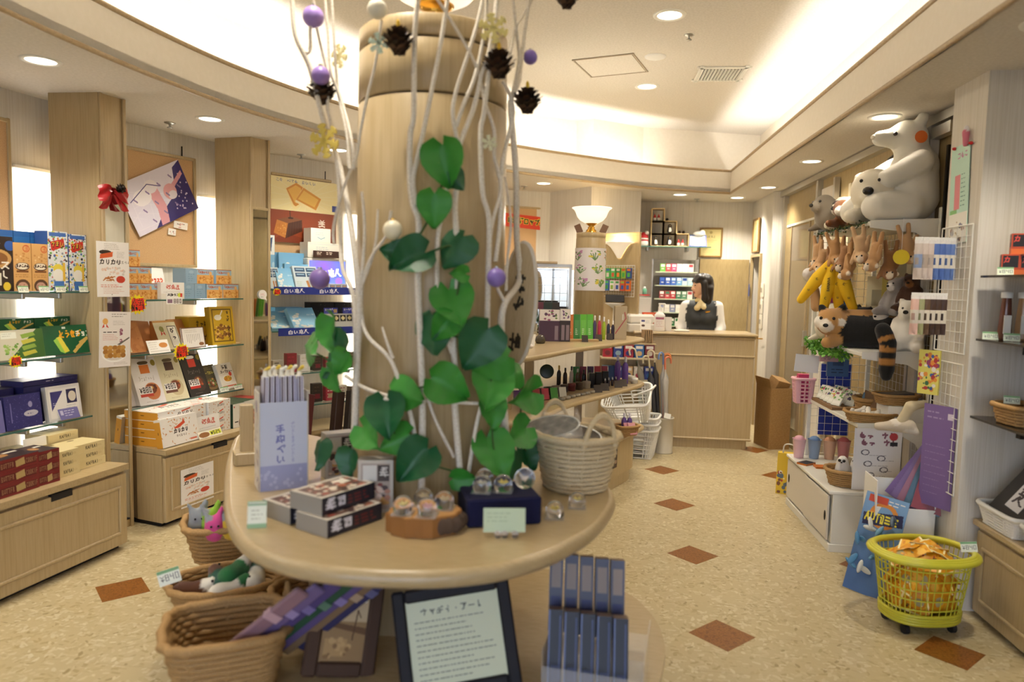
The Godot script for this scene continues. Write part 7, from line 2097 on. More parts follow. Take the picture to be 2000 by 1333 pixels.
func back_wall() -> void:
	var s: int
	# cork board and red banner
	var cb := thing("cork_board", "cork notice board behind the red banner", "notice board", xf(v3(-.80, 1.70, -7.70), 30))
	part(cb, "cork_panel", boxm(v3(.6, .62, .012)), M.cork)
	for e in [-1, 1]: part(cb, "frame", cboxm(v3(.022, .64, .02), .004, v3(e * .3, -.01, .004)), M.wood)
	for e in [0, 1]: part(cb, "frame", cboxm(v3(.62, .022, .02), .004, v3(0, -.012 + e * .622, .004)), M.wood)
	part(cb, "hook", boxm(v3(.006, .07, .006), v3(.22, .63, .004)), M.dark_metal)
	s = sheet(240, 60, h("d83a1c"), 1)
	for e in [[h("f0d83a"), 10], [h("1c1410"), 5]]: text("ご当地ドロップス", 4, 14, 29, e[1], e[0])
	pnode("red_banner", "red banner with yellow edged lettering on the cork board", "banner", v3(.52, .14, .003), {"f": s}, h("d83a1c"), xf(v3(-.80, 1.70, -7.70), 30) * xf(v3(.01, .4, .012), 0, 0, -3))
	# wall sconce on its wood panel
	var w := fr(v3(-.06, 0, -7.33), -37.6)
	var pn := struct("trim_3", boxm(v3(.42, 2.0, .02), v3(.4, 0, .012)), M.wood, w, "wooden wall panel behind the shell shaped wall lamp")
	part(pn, "edge_strip", cboxm(v3(.44, .02, .03), .004, v3(.4, 2.0, .014)), M.wood)
	part(pn, "edge_strip", cboxm(v3(.02, 2.0, .03), .004, v3(.61, 0, .014)), M.wood)
	var sc := thing("wall_sconce_lamp", "white alabaster half bowl wall lamp beside the till", "wall lamp", w * xf(v3(.385, 1.77, .024)))
	var sm := glow("sconce_glow", Color(1.0, .9, .76), .42)
	var scm := mb()
	scm.lathe(PackedVector2Array([v2(.0, .0), v2(.02, .004), v2(.035, .03), v2(.065, .075), v2(.09, .11), v2(.125, .138), v2(.165, .147), v2(.17, .153), v2(.16, .156)]), 24, Vector3.ZERO, Rect2(0, 0, 1, 1), -PI / 2, PI / 2)
	part(sc, "shell_shade", scm.done(), sm)
	var ol := OmniLight3D.new()
	ol.name = "sconce_light"
	ol.light_color = Color(1.0, .86, .62)
	ol.light_energy = .16
	ol.light_size = .04
	ol.omni_range = 6
	ol.omni_attenuation = 2
	ol.shadow_enabled = true
	sc.add_child(ol)
	ol.position = v3(0, .17, .07)
	# wire grid with hanging sweets
	var wg := thing("wire_grid_panel", "white wire grid of hanging sweets under the wall lamp", "wire grid", w * xf(v3(.2, 1.4, .05)))
	wire_grid(wg, "wire_grid", .39, .3, .03, .0018, ID, M.wire_white)
	var pc := ["3f9a44", "4aa850", "57b060", "3a8a3a", "8aa83a", "2c4a8a", "34559a", "3a62a8", "e8e2e0", "d8c8c4", "c8502c", "d8702c"]
	for i in 12:
		s = sheet(24, 40, h(pc[i]), 1)
		rect(3, 3, 18, 8, h(pc[(i + 6) % 12])); rect(5, 18, 14, 16, h(pc[(i + 8) % 12]))
		var c := i % 6
		pnode("hanging_sweet_pack", "small hanging sweet pack, %s in the %s row under the wall lamp" % [ORD[c], "upper" if i < 6 else "lower"], "pack", v3(.052, .1, .02), {"f": s}, h(pc[i]), w * xf(v3(.235 + c * .062, 1.575 if i < 6 else 1.455, .075 if i < 6 else .085)), "hanging sweet packs")
	# glass shelf with cube rack
	var gs := thing("glass_shelf", "glass shelf high behind the till under the cube rack", "shelf", xf(v3(.89, 1.955, -8.43)))
	part(gs, "pane", boxm(v3(.8, .01, .3)), M.shelf_glass)
	part(gs, "polished_edge", boxm(v3(.8, .01, .004), v3(0, 0, .152)), M.glass_edge)
	for e in [-.3, .15]: part(gs, "bracket", cboxm(v3(.02, .04, .26), .003, v3(e, -.041, -.02)), M.steel)
	var ck := thing("cube_rack", "stepped pale wooden cube rack of six cells", "rack", xf(v3(.62, 1.9655, -8.42)))
	for i in 3:
		for j in 3 - i:
			var c := part(ck, "cell", boxm(v3(.141, .01, .004), v3(.0705 + .141 * j, .141 * i + .003, -.09)), cm(h("e0c48e"), .6))
			for e in [0, 1]:
				part(c, "side", boxm(v3(.008, .147, .18), v3(.004 + .141 * (j + e), .141 * i, 0)), cm(h("e0c48e"), .5))
				part(c, "board", boxm(v3(.149, .008, .18), v3(.0745 + .141 * j, .141 * (i + e), 0)), cm(h("e0c48e"), .5))
	for e in [[.66, 2.256, "red", "red hatted gnome pair in the top cell, left"], [.705, 2.256, "red", "red hatted gnome pair in the top cell, right"], [.94, 1.974, "red", "red hatted gnome in the bottom right cell, left"], [.985, 1.974, "red", "red hatted gnome in the bottom right cell, right"]]:
		var g := thing("gnome_figure", e[3], "figurine", xf(v3(e[0], e[1], -8.38)), "red hatted gnomes")
		part(g, "body", lathem([v2(0, 0), v2(.016, 0), v2(.02, .02), v2(.014, .04), v2(0, .045)], 12), cm(h("ece4da"), .6))
		part(g, "hat", lathem([v2(.016, .036), v2(.012, .055), v2(0, .085)], 12), cm(h("b8262a"), .6))
	for e in [[.835, 2.115, "4a443c", "grey figurine in the middle right cell"], [.68, 1.974, "3f3a34", "dark figurine with silver balls in the bottom left cell"], [.835, 1.974, "2a2a2e", "black and white penguin figurine in the bottom middle cell"]]:
		var g := thing("animal_figure", e[3], "figurine", xf(v3(e[0], e[1], -8.38)), "little animal figurines")
		part(g, "body", blob([[v3(0, .03, 0), v3(0, .05, 0), .03, .026, lin(e[2])], [v3(0, .03, .016), v3(0, .05, .016), .02, .016, lin("ece8e0")], [v3(0, .085, .004), v3(0, .09, .006), .024, .02, lin(e[2])]], .008, .012).done(), M.vcol)
		var b := mb()
		b.ball(v3(0, .085, .028), v3(.006, .004, .01), 8, 6)
		part(g, "beak", b.done(), cm(h("d8a03c"), .5))
	var sa := thing("santa_figure", "round santa figure with red hat and coat left of the cube rack", "figurine", xf(v3(.545, 1.9655, -8.38)))
	part(sa, "body", lathem([v2(0, 0), v2(.045, 0), v2(.055, .03), v2(.05, .06), v2(0, .065)], 16), cm(h("ece6e0"), .7))
	part(sa, "coat", lathem([v2(.05, .058), v2(.054, .07), v2(.052, .11), v2(.03, .15), v2(0, .165)], 16), cm(h("c0222a"), .6))
	part(sa, "white_band", lathem([v2(.055, .076), v2(.058, .084), v2(.055, .092)], 16), cm(h("f0ece6"), .8))
	var bb := mb()
	bb.ball(v3(.03, .155, .02), Vector3.ONE * .024, 10, 8)
	part(sa, "bobble", bb.done(), cm(h("f0ece6"), .9))
	for e in [[.80, 2.256, "pine cone on top of the middle step of the cube rack"], [.945, 2.114, "pine cone on the lower step of the cube rack, left"], [.99, 2.114, "pine cone on the lower step of the cube rack, right"]]: solo("pine_cone", e[2], "pine cone", cone_mesh(.018, .032, 5), M.vcol, xf(v3(e[0], e[1], -8.38)), "pine cones on the cube rack")
	var ch := mb()
	for i in 9: ch.ball(v3(0, i * .03, 0), Vector3.ONE * .005, 6, 5)
	ch.bar(Vector3.ZERO, v3(0, .26, 0), .0015, 4)
	solo("bead_chain", "thin silver bead chain hanging above the glass shelf", "chain", ch.done(), M.steel, xf(v3(.975, 2.15, -8.36)))
	var cal := thing("desk_calendar", "blue edged desk calendar on the glass shelf end", "calendar", xf(v3(1.15, 1.9655, -8.36), 4))
	s = sheet(80, 60, h("e9ece8"), 1)
	for e in [[0, 0, 80, 5], [0, 55, 80, 5], [0, 0, 5, 60], [75, 0, 5, 60]]: rect(e[0], e[1], e[2], e[3], h("3a44a0"))
	for i in 4: lines(12, 16 + i * 9, 56, 1, 4, h("a8b0b8"))
	part(cal, "page", pbox(v3(.2, .14, .004), {"f": s}, h("d8d8d8")), pmat(s), xf(v3(0, .004, .02), 0, -20))
	part(cal, "back_leaf", boxm(v3(.2, .14, .004)), cm(h("2a7ab0"), .5), xf(v3(0, .004, -.07), 0, 18))
	var wv := mb()
	wv.ball(v3(.02, .15, -.02), v3(.07, .03, .03), 12, 8)
	wv.ball(v3(.05, .165, -.02), v3(.035, .028, .025), 12, 8)
	part(cal, "white_topper", wv.done(), M.white)
	# framed certificates
	for e in [[v3(1.33, 1.86, -8.585), .0, .265, .345, "certificate"], [v3(1.785, 1.91, -8.3), -90.0, .3, .38, "side"]]:
		s = sheet(110, 140, h("d8c88a"), 1)
		disc(55, 18, 8, 7, h("a8945a")); text("名和食品", 28, 34, 13, 1.4, h("5a4c28")); lines(20, 58, 70, 2, 8, h("8a7a44")); lines(14, 106, 82, 3, 7, h("8a7a44"))
		var fr2 := thing("framed_certificate", "framed yellowish certificate on the back wall" if e[4] == "certificate" else "framed certificate above the dark doorway", "certificate", xf(e[0], e[1]), "framed certificates")
		part(fr2, "sheet", pbox(v3(e[2] - .03, e[3] - .03, .004), {"f": s}, h("d8c88a")), pmat(s), xf(v3(0, .015, .006)))
		for k in [-1, 1]: part(fr2, "frame_side", cboxm(v3(.02, e[3], .022), .004, v3(k * (e[2] / 2 - .01), 0, .008)), cm(h("8a6a3a"), .4))
		for k in [0, 1]: part(fr2, "frame_rail", cboxm(v3(e[2] - .04, .02, .022), .004, v3(0, k * (e[3] - .02), .008)), cm(h("8a6a3a"), .4))
	var dd := struct("door_3", boxm(v3(.56, 1.84, .03), v3(1.495, 0, -8.58)), M.door_wood, ID, "plain wooden door leaf behind the clerk")
	var d4 := struct("door_4", boxm(v3(.03, 1.86, .03), v3(1.79, 0, -8.5)), M.wood, ID, "wooden frame of the dark doorway")
	part(d4, "door_frame", boxm(v3(.03, 1.86, .03), v3(1.79, 0, -8.05)), M.wood)
	part(d4, "door_frame", boxm(v3(.03, .03, .48), v3(1.79, 1.86, -8.275)), M.wood)
	solo("blue_tag", "blue tag hanging in the doorway edge", "tag", boxm(v3(.004, .14, .04)), cm(h("5a6aa8"), .5), xf(v3(1.765, 1.42, -8.47)))
	for e in [[1.42, "upper white switch plate right of the doorway"], [1.24, "middle white switch plate right of the doorway"], [1.08, "lower white intercom box right of the doorway"]]:
		var sw := thing("switch_plate", e[1], "switch", xf(v3(1.785, e[0], -7.9), -90), "switch plates by the doorway")
		part(sw, "plate", cboxm(v3(.1, .15, .014), .003, v3(0, 0, 0)), cm(h("e6e0d0"), .5))
		for k in 2: part(sw, "rocker", cboxm(v3(.03, .05, .006), .002, v3(-.022 + .044 * k, .05, .008)), cm(h("8a8478") if k == 0 else h("cfc8b8"), .4))
	var hd := mb()
	hd.bar(v3(1.78, .98, -7.75), v3(1.74, .98, -7.75), .008)
	hd.bar(v3(1.74, .98, -7.75), v3(1.74, .98, -7.85), .008)
	solo("lever_handle", "small brass lever handle on the wall pier", "handle", hd.done(), M.brass, ID)
	# cigarette display
	var rk := thing("tobacco_display", "clear display case of small packets behind the till", "display case", xf(v3(.92, .0, -8.32)))
	part(rk, "case", boxm(v3(.5, 1.82, .02), v3(-.02, 0, -.14)), cm(h("6a645a"), .5))
	for e in [-1, 1]: part(rk, "side_glass", boxm(v3(.006, 1.0, .2), v3(-.02 + e * .25, .82, -.02)), M.clear)
	part(rk, "base", boxm(v3(.5, .8, .24), v3(-.02, 0, -.02)), cm(h("8a8274"), .6))
	for j in 5: part(rk, "shelf", boxm(v3(.46, .012, .1), v3(0, 1.06 + .155 * j - .012, -.05)), cm(h("b8c0a4"), .4))
	var pk := [["2f7a48", "3a8a54", "286a3e", "f0ece6", "e6e2da", "2f7a48"], ["c8c4bc", "d0ccc4", "8a8fae", "dcd8d0", "d8d4cc", "c4c0b8"], ["8a3a3c", "b04448", "a83c40", "4a7a5c", "5a8a6a", "dcd8d2"], ["2a4a9a", "3456a8", "3f64b4", "6a9ac8", "b8ccd8", "a8c4d4"], ["6aa84a", "c84a50", "c84a78", "f2efe8", "dcdcea", "efe9e2"]]
	for j in 5:
		for i in 6:
			s = sheet(16, 24, h(pk[j][i]), 1)
			rect(2, 2, 12, 8, h("e8e4de") if (i + j) % 2 == 0 else h(pk[j][(i + 2) % 6])); rect(4, 14, 8, 3, h("d8d4cc"))
			pnode("small_packet", "small packet, %s from left on the %s shelf behind the till" % [ORD[i], ["lowest", "second", "third", "fourth", "topmost"][j]], "packet", v3(.058, .09, .025), {"f": s}, h(pk[j][i]), xf(v3(.77 + .063 * i, 1.0605 + .155 * j, -8.35)), "small packets behind the till")
	solo("red_ledge", "small red ledge left of the packet display", "ledge", boxm(v3(.12, .012, .08)), cm(h("b01c24"), .4), xf(v3(.57, 1.4, -8.3)))
	bottle("green_bottle", "small green bottle with white cap on the red ledge", xf(v3(.57, 1.4125, -8.3)), .025, .09, h("5a9a80"), h("f0f0ec"))

# the clerk: one continuous body, head turned to her right
func clerk() -> void:
	var o := thing("person", "clerk in dark waistcoat, white blouse and pale scarf behind the counter", "person", xf(v3(1.09, .0, -7.42), -14))
	var vest := lin("33363a")
	var sh := lin("f0eeea")
	var sk := lin("e2b595")
	var dk := lin("24262c")
	var b := [
		[v3(0, .9, 0), v3(0, 1.0, 0), .125, .115, dk], [v3(-.04, 1.02, 0), v3(.04, 1.02, 0), .098, .098, vest], [v3(-.05, 1.1, 0), v3(.05, 1.1, 0), .094, .094, vest], [v3(-.065, 1.2, .01), v3(.065, 1.2, .01), .1, .1, vest], [v3(-.085, 1.28, 0), v3(.085, 1.28, 0), .085, .085, vest], [v3(-.12, 1.325, -.005), v3(.12, 1.325, -.005), .045, .045, vest],
		[v3(-.055, 1.2, .06), v3(-.05, 1.19, .07), .055, .05, vest], [v3(.055, 1.2, .06), v3(.05, 1.19, .07), .055, .05, vest],
		[v3(0, 1.32, .04), v3(0, 1.36, .01), .05, .045, sh], [v3(0, 1.34, .0), v3(-.01, 1.43, .01), .045, .042, sk],
		[v3(-.158, 1.315, 0), v3(-.2, 1.1, .01), .055, .046, sh], [v3(-.2, 1.1, .01), v3(-.17, .98, .17), .045, .033, sh], [v3(.158, 1.315, 0), v3(.195, 1.1, .01), .055, .046, sh], [v3(.195, 1.1, .01), v3(.16, .98, .16), .045, .033, sh],
		[v3(-.05, .88, 0), v3(-.06, .5, 0), .13, .1, dk], [v3(.05, .88, 0), v3(.06, .5, 0), .13, .1, dk], [v3(-.06, .5, 0), v3(-.06, .1, -.01), .055, .036, sk], [v3(.06, .5, 0), v3(.06, .1, -.01), .055, .036, sk], [v3(-.06, .04, -.02), v3(-.065, .03, .13), .038, .03, dk], [v3(.06, .04, -.02), v3(.065, .03, .13), .038, .03, dk]]
	var m := blob(b, .014, .03)
	# head, turned by 62 degrees
	var hb := Basis(Vector3.UP, deg_to_rad(-62))
	var c := v3(-.005, 1.52, .005)
	var hp := func(v: Vector3) -> Vector3: return c + hb * v
	var hd := []
	for e in [[v3(0, .02, -.015), v3(0, .02, .01), .082, .08], [v3(0, -.01, .03), v3(0, -.04, .035), .062, .056], [v3(0, -.07, .04), v3(0, -.092, .055), .042, .026], [v3(0, .0, .085), v3(0, -.03, .102), .009, .013], [v3(-.014, -.033, .09), v3(.014, -.033, .09), .009, .009], [v3(-.075, -.02, -.01), v3(-.078, .005, -.012), .013, .016], [v3(.075, -.02, -.01), v3(.078, .005, -.012), .013, .016], [v3(0, -.08, -.01), v3(0, -.13, -.02), .045, .043]]: hd.append([hp.call(e[0]), hp.call(e[1]), e[2], e[3], sk])
	for e in [[-.012, .012, -.06, .004], [-.01, .01, -.069, .006]]: hd.append([hp.call(v3(e[0], e[2], .086)), hp.call(v3(e[1], e[2], .086)), e[3], e[3], lin("b8665e")])
	blob(hd, .005, .012, m)
	# hands with five fingers each, resting behind the counter
	for sx in [-1.0, 1.0]:
		var w := v3(sx * .165, .978, .17)
		var fg := [[w, w + v3(-sx * .02, -.012, .07), .022, .026, sk]]
		for k in 4:
			var r := w + v3(-sx * .02 + (k - 1.5) * .019, -.012, .09)
			var l: float = [.03, .038, .035, .026][k]
			fg.append([r, r + v3(0, -.002, l), .0088, .008, sk])
			fg.append([r + v3(0, -.002, l), r + v3(0, -.018, l * 1.7), .008, .0072, sk])
		fg.append([w + v3(-sx * .03, -.005, .03), w + v3(-sx * .06, -.012, .06), .011, .009, sk])
		fg.append([w + v3(-sx * .06, -.012, .06), w + v3(-sx * .068, -.018, .085), .009, .008, sk])
		blob(fg, .004, .006, m)
	var skin := mat("person_skin", Color.WHITE, .65)
	skin.vertex_color_use_as_albedo = true
	part(o, "body", m.done(), skin)
	var hr := []
	var hk := lin("17110f")
	for e in [[v3(0, .045, -.025), v3(0, .05, .0), .087, .083], [v3(-.06, .075, .035), v3(.06, .075, .035), .036, .036], [v3(-.05, .05, .072), v3(.05, .05, .072), .019, .019], [v3(-.078, .03, .012), v3(-.085, -.12, .0), .03, .032], [v3(-.085, -.12, .0), v3(-.08, -.185, .02), .032, .018], [v3(.078, .03, .012), v3(.085, -.12, .0), .03, .032], [v3(.085, -.12, .0), v3(.08, -.185, .02), .032, .018], [v3(0, .0, -.065), v3(0, -.15, -.06), .058, .055], [v3(-.05, -.03, -.05), v3(-.055, -.18, -.045), .05, .035], [v3(.05, -.03, -.05), v3(.055, -.18, -.045), .05, .035]]: hr.append([hp.call(e[0]), hp.call(e[1]), e[2], e[3], hk])
	var hm := mat("hair", h("1d1512"), .42)
	part(o, "hair", blob(hr, .008, .02).done(), hm)
	for sx in [-1.0, 1.0]:
		var em := mb()
		em.ball(hp.call(v3(sx * .03, .006, .083)), v3(.012, .005, .008), 10, 6)
		part(o, "eye", em.done(), cm(h("201814"), .2))
		var bm := mb()
		bm.tube(PackedVector3Array([hp.call(v3(sx * .018, .027, .09)), hp.call(v3(sx * .034, .03, .087)), hp.call(v3(sx * .05, .025, .076))]), .0025)
		part(o, "eyebrow", bm.done(), hm)
	var sc := blob([[v3(-.045, 1.375, .04), v3(.045, 1.375, .04), .024, .024, lin("d8c28a")], [v3(.0, 1.36, .085), v3(-.035, 1.3, .11), .022, .03, lin("dcc898")], [v3(.01, 1.36, .085), v3(.03, 1.31, .105), .02, .026, lin("e2d0a4")]], .007, .014)
	part(o, "scarf", sc.done(), M.vcol)
	part(o, "name_badge", cboxm(v3(.055, .018, .004), .002), M.brass, xf(v3(.075, 1.255, .098), 22, -12, 8), "gold name badge")
	for i in 3:
		var bt := mb()
		bt.ball(v3(0, 1.235 - .07 * i, [.118, .112, .1][i]), v3(.006, .006, .003), 8, 5)
		part(o, "button", bt.done(), M.black)

# ---------------------------------------------------------------- right side: plush rack, pier, dark shelves
func sit(s: float, c: String, mz: String, er: String, head := Vector3.ZERO) -> Array:
	var b := lin(c)
	var r := []
	for e in [[0, .12, 0, 0, .22, -.01, .11, .085, b], [0, .33, .02, 0, .335, .025, .08, .078, b], [0, .31, .07, 0, .305, .1, .045, .034, lin(mz)], [-.06, .4, .0, -.064, .408, 0, .025, .022, lin(er)], [.06, .4, .0, .064, .408, 0, .025, .022, lin(er)], [-.085, .24, .02, -.1, .13, .09, .036, .032, b], [.085, .24, .02, .1, .13, .09, .036, .032, b], [-.07, .055, .03, -.1, .05, .16, .055, .045, b], [.07, .055, .03, .1, .05, .16, .055, .045, b]]:
		var o := head if e[1] > .3 else Vector3.ZERO
		r.append([(v3(e[0], e[1], e[2]) + o) * s, (v3(e[3], e[4], e[5]) + o) * s, e[6] * s, e[7] * s, e[8]])
	return r

func lie(s: float, c: String, mz: String, er: String) -> Array:
	var b := lin(c)
	var r := []
	for e in [[0, .09, -.16, 0, .1, .02, .09, .085, b], [0, .16, .1, 0, .165, .12, .085, .08, b], [0, .14, .17, 0, .135, .2, .045, .034, lin(mz)], [-.065, .225, .09, -.07, .23, .09, .026, .022, lin(er)], [.065, .225, .09, .07, .23, .09, .026, .022, lin(er)], [-.07, .045, .05, -.09, .035, .17, .042, .034, b], [.07, .045, .05, .09, .035, .17, .042, .034, b], [-.08, .05, -.2, -.1, .04, -.1, .05, .04, b], [.08, .05, -.2, .1, .04, -.1, .05, .04, b]]:
		r.append([v3(e[0], e[1], e[2]) * s, v3(e[3], e[4], e[5]) * s, e[6] * s, e[7] * s, e[8]])
	return r

func eyes(s: float, y: float, z: float, w: float, ny: float, nz: float, n := .016) -> Array:
	return [["eye", v3(-w, y, z) * s, Vector3.ONE * .009 * s, "1a1412"], ["eye", v3(w, y, z) * s, Vector3.ONE * .009 * s, "1a1412"], ["nose", v3(0, ny, nz) * s, v3(n, n * .8, n * .7) * s, "17120f"]]

func pillow(w: float, hh: float, d: float, r: Rect2) -> ArrayMesh:
	var m := mb()
	for e in [1.0, -1.0]:
		var g := []
		for a in 7:
			var row := []
			for b in 7: row.append(v3(e * w * (b / 6.0 - .5), hh * a / 6.0 - (hh / 2 if hh < .185 else .0), e * (d * sin(PI * a / 6) * sin(PI * b / 6) + d * .16 * sin(a * 2.3 + b * 1.7))))
			g.append(row)
		m.grid(g, r)
	return m.done()

func garland(label: String, a: Vector3, b: Vector3, c: Array, k: int, sz: float) -> void:
	var o := thing("leaf_garland", label, "garland", ID)
	var m := mb()
	m.bar(a, b, .004, 5)
	part(o, "cord", m.done(), cm(h("3a5a2a"), .7))
	var l := mb()
	for i in k:
		l.col = lin(c[i % c.size()])
		var p := a.lerp(b, rng.randf()) + v3(rng.randf_range(-1, 1), rng.randf_range(-1.2, .8), rng.randf_range(-1, 1)) * sz
		var d := v3(rng.randf_range(-1, 1), rng.randf_range(-1, 1), rng.randf_range(-1, 1)).normalized() * sz
		var e := d.cross(v3(.3, 1, .2)).normalized() * sz * .35
		l.quad(p, p + d * .5 - e, p + d, p + d * .5 + e)
	var f := part(o, "foliage", l.done(), M.vcol)
	f.set_meta("kind", "stuff")

func build_right() -> void:
	var s: int
	var wm: Material = M.white_metal
	var I := ID
	# ---- rack of white metal
	var rk := thing("plush_rack", "white metal shop rack holding plush toys on three shelves", "rack", I)
	for e in [[1.5, -5.08, 1.95], [1.87, -5.08, 1.95], [1.87, -4.17, 1.97]]: part(rk, "post", cboxm(v3(.025, e[2] - .36, .025), .003, v3(e[0], .36, e[1])), wm)
	for y in [1.89, 1.16, .755]:
		part(rk, "shelf", cboxm(v3(.38, .024, .9), .004, v3(1.69, y - .024, -4.625)), wm)
		var b := mb()
		b.slab(PackedVector2Array([v2(1.5, y - .035), v2(1.62, y - .05), v2(1.74, y - .06), v2(1.81, y - .1), v2(1.85, y - .16), v2(1.88, y - .165), v2(1.88, y + .02), v2(1.5, y + .004)]), -4.172, -4.166)
		part(rk, "bracket_plate", b.done(), wm)
	wire_grid(rk, "end_grid", .36, 1.5, .052, .0016, xf(v3(1.505, .38, -5.075)), M.wire_white)
	wire_grid(rk, "back_grid", .9, 1.5, .052, .0016, xf(v3(1.865, .38, -4.175), 90), M.wire_white)
	# sliding door cabinet
	var cb := thing("sliding_cabinet", "low white cabinet with two sliding doors under the rack", "cabinet", I)
	part(cb, "body", cboxm(v3(.48, .29, .9), .003, v3(1.635, .05, -4.63)), wm)
	part(cb, "top", cboxm(v3(.51, .02, .92), .004, v3(1.625, .34, -4.63)), wm)
	part(cb, "plinth", cboxm(v3(.5, .05, .92), .004, v3(1.63, 0, -4.63)), wm)
	for i in 2:
		var d := part(cb, "sliding_door", cboxm(v3(.012, .26, .45), .003, v3(1.386 - .008 * i, .065, -4.86 + .44 * i)), cm(h("d9d2c6"), .5))
		var g := mb()
		g.ball(v3(1.378 - .008 * i, .2, -5.03 + .8 * i), v3(.003, .03, .014), 10, 8)
		part(d, "finger_pull", g.done(), M.dark_metal)
	# ---- top shelf plush
	var y := 1.8905
	var w := "f3eee0"
	var bb := []
	for e in [[0, .19, -.03, 0, .37, -.07, .19, .14], [0, .43, -.06, 0, .5, -.03, .1, .095], [0, .55, -.02, 0, .56, .0, .112, .106], [0, .55, .09, 0, .545, .17, .062, .05], [-.08, .655, -.05, -.09, .67, -.05, .036, .034], [.08, .655, -.05, .09, .67, -.05, .036, .034], [-.15, .38, -.02, -.13, .27, .18, .075, .06], [.15, .38, -.02, .13, .27, .18, .075, .06], [-.12, .1, .05, -.14, .095, .24, .105, .09], [.12, .1, .05, .14, .095, .24, .105, .09]]: bb.append([v3(e[0], e[1], e[2]) * .88, v3(e[3], e[4], e[5]) * .88, e[6] * .88, e[7] * .88, lin(w)])
	var big := plush_toy("plush_bear", "very large white plush bear sitting on the top shelf", xf(v3(1.735, y, -4.36), -82), bb, .017, .025, [["eye", v3(-.057, .497, .095), Vector3.ONE * .012, "2a1c18"], ["eye", v3(.057, .497, .095), Vector3.ONE * .012, "2a1c18"], ["nose", v3(0, .487, .192), v3(.02, .014, .01), "e6ddcc"]])
	var tg := mb()
	tg.t = Transform3D(Basis(Vector3.RIGHT, PI / 2), Vector3.ZERO)
	tg.cyl(Vector3.ZERO, .034, .002, 18)
	part(big, "ear_tag", tg.done(), cm(h("e2702c"), .5), xf(v3(.112, .473, -.02), 85))
	var lb := lie(1.15, "efe6cf", "f3ecd8", "efe6cf")
	for q in [1, 2, 3, 4]:
		lb[q][2] *= 1.3
		lb[q][3] *= 1.3
	plush_toy("plush_bear", "cream plush bear lying with head towards the aisle", xf(v3(1.63, y, -4.44), -30), lb, .016, .02, eyes(1.15, .2, .21, .04, .145, .248, .026))
	plush_toy("plush_bear", "cream plush bear half hidden behind the brown dog", xf(v3(1.64, y, -4.82), -60), lie(.85, "f0e8d2", "f3ecd8", "f0e8d2"), .016, .03, eyes(.85, .19, .185, .035, .15, .228, .02))
	plush_toy("plush_dog", "brown and white plush dog between the cream bears", xf(v3(1.54, y, -4.66), -40), lie(.68, "7a4a24", "f0e8dc", "3a2416"), .012, .02, eyes(.62, .19, .185, .035, .15, .228))
	plush_toy("plush_seal", "grey brown plush seal at the far end of the top shelf", xf(v3(1.56, y, -4.97), -70), [[v3(0, .06, -.14), v3(0, .1, .02), .05, .1, lin("8d8272")], [v3(0, .12, .04), v3(0, .17, .08), .085, .07, lin("8d8272")], [v3(0, .16, .13), v3(0, .155, .15), .035, .03, lin("a89c8a")], [v3(-.09, .05, .03), v3(-.14, .02, .08), .03, .015, lin("7d7262")], [v3(.09, .05, .03), v3(.14, .02, .08), .03, .015, lin("7d7262")]], .013, .03, eyes(1.0, .19, .14, .035, .165, .18))
	pnode("white_card", "blank white card standing behind the grey seal", "card", v3(.1, .1, .004), {"f": sheet(8, 8, h("f0eee8"), 2)}, h("f0eee8"), xf(v3(1.545, y, -5.05), -20))
	garland("dark leaf garland along the top shelf edge", v3(1.493, 1.88, -5.1), v3(1.493, 1.885, -4.2), ["2a4a24", "3c5a2c", "7a6a3a", "24401f"], 260, .018)
	garland("bright green fern garland along the middle shelf edge", v3(1.485, 1.15, -5.1), v3(1.49, 1.13, -4.42), ["5a9a2c", "6fb03a", "4a8424", "82bc4a"], 420, .035)
	# ---- hanging monkeys
	for i in 10:
		var c: String = ["cda274", "cda274", "9a6c44", "c2925e", "a87a50", "c2925e", "d2ac80", "c89a68", "9a6c44", "cda274"][i]
		var b := lin(c)
		var f := lin("ecdcc4")
		plush_toy("hanging_monkey", "small tan plush monkey hanging under the top shelf, %s from the far end" % ORD[i], xf(v3(1.492 - .012 * (i % 2) if i < 7 else 1.53 + .08 * (i - 7), 1.74 - .045 * (i % 3), -5.04 + .13 * i if i < 7 else -4.15), [-60, -30, -80, -20, -50, -100, -35, -70, -20, 10][i], 0, [6, -10, 0, 14, -8, 4, 10, -6, 0, 12][i]), [[v3(0, .0, 0), v3(0, .05, 0), .034, .028, b], [v3(0, -.05, .015), v3(0, -.052, .018), .036, .034, b], [v3(0, -.058, .04), v3(0, -.064, .048), .022, .016, f], [v3(-.036, -.05, .01), v3(-.04, -.05, .01), .013, .011, f], [v3(.036, -.05, .01), v3(.04, -.05, .01), .013, .011, f], [v3(-.02, .05, 0), v3(-.03, .13, 0), .014, .012, b], [v3(.02, .05, 0), v3(.03, .13, 0), .014, .012, b], [v3(-.03, -.01, 0), v3(-.055, -.07, .02), .012, .011, b], [v3(.03, -.01, 0), v3(.055, .06, .02), .012, .011, b]], .0085, .012, [["eye", v3(-.013, -.042, .052), Vector3.ONE * .005, "1a1412"], ["eye", v3(.013, -.042, .052), Vector3.ONE * .005, "1a1412"]], "plush monkeys hanging under the top shelf")
	plush_toy("plush_cloud", "pale fluffy plush ball hanging at the far end of the rack", xf(v3(1.46, 1.6, -5.04)), [[Vector3.ZERO, v3(.03, .0, 0), .05, .05, lin("e9e2dc")], [v3(-.03, .01, .02), v3(-.03, .012, .02), .04, .04, lin("e9e2dc")]], .012, .02, [])
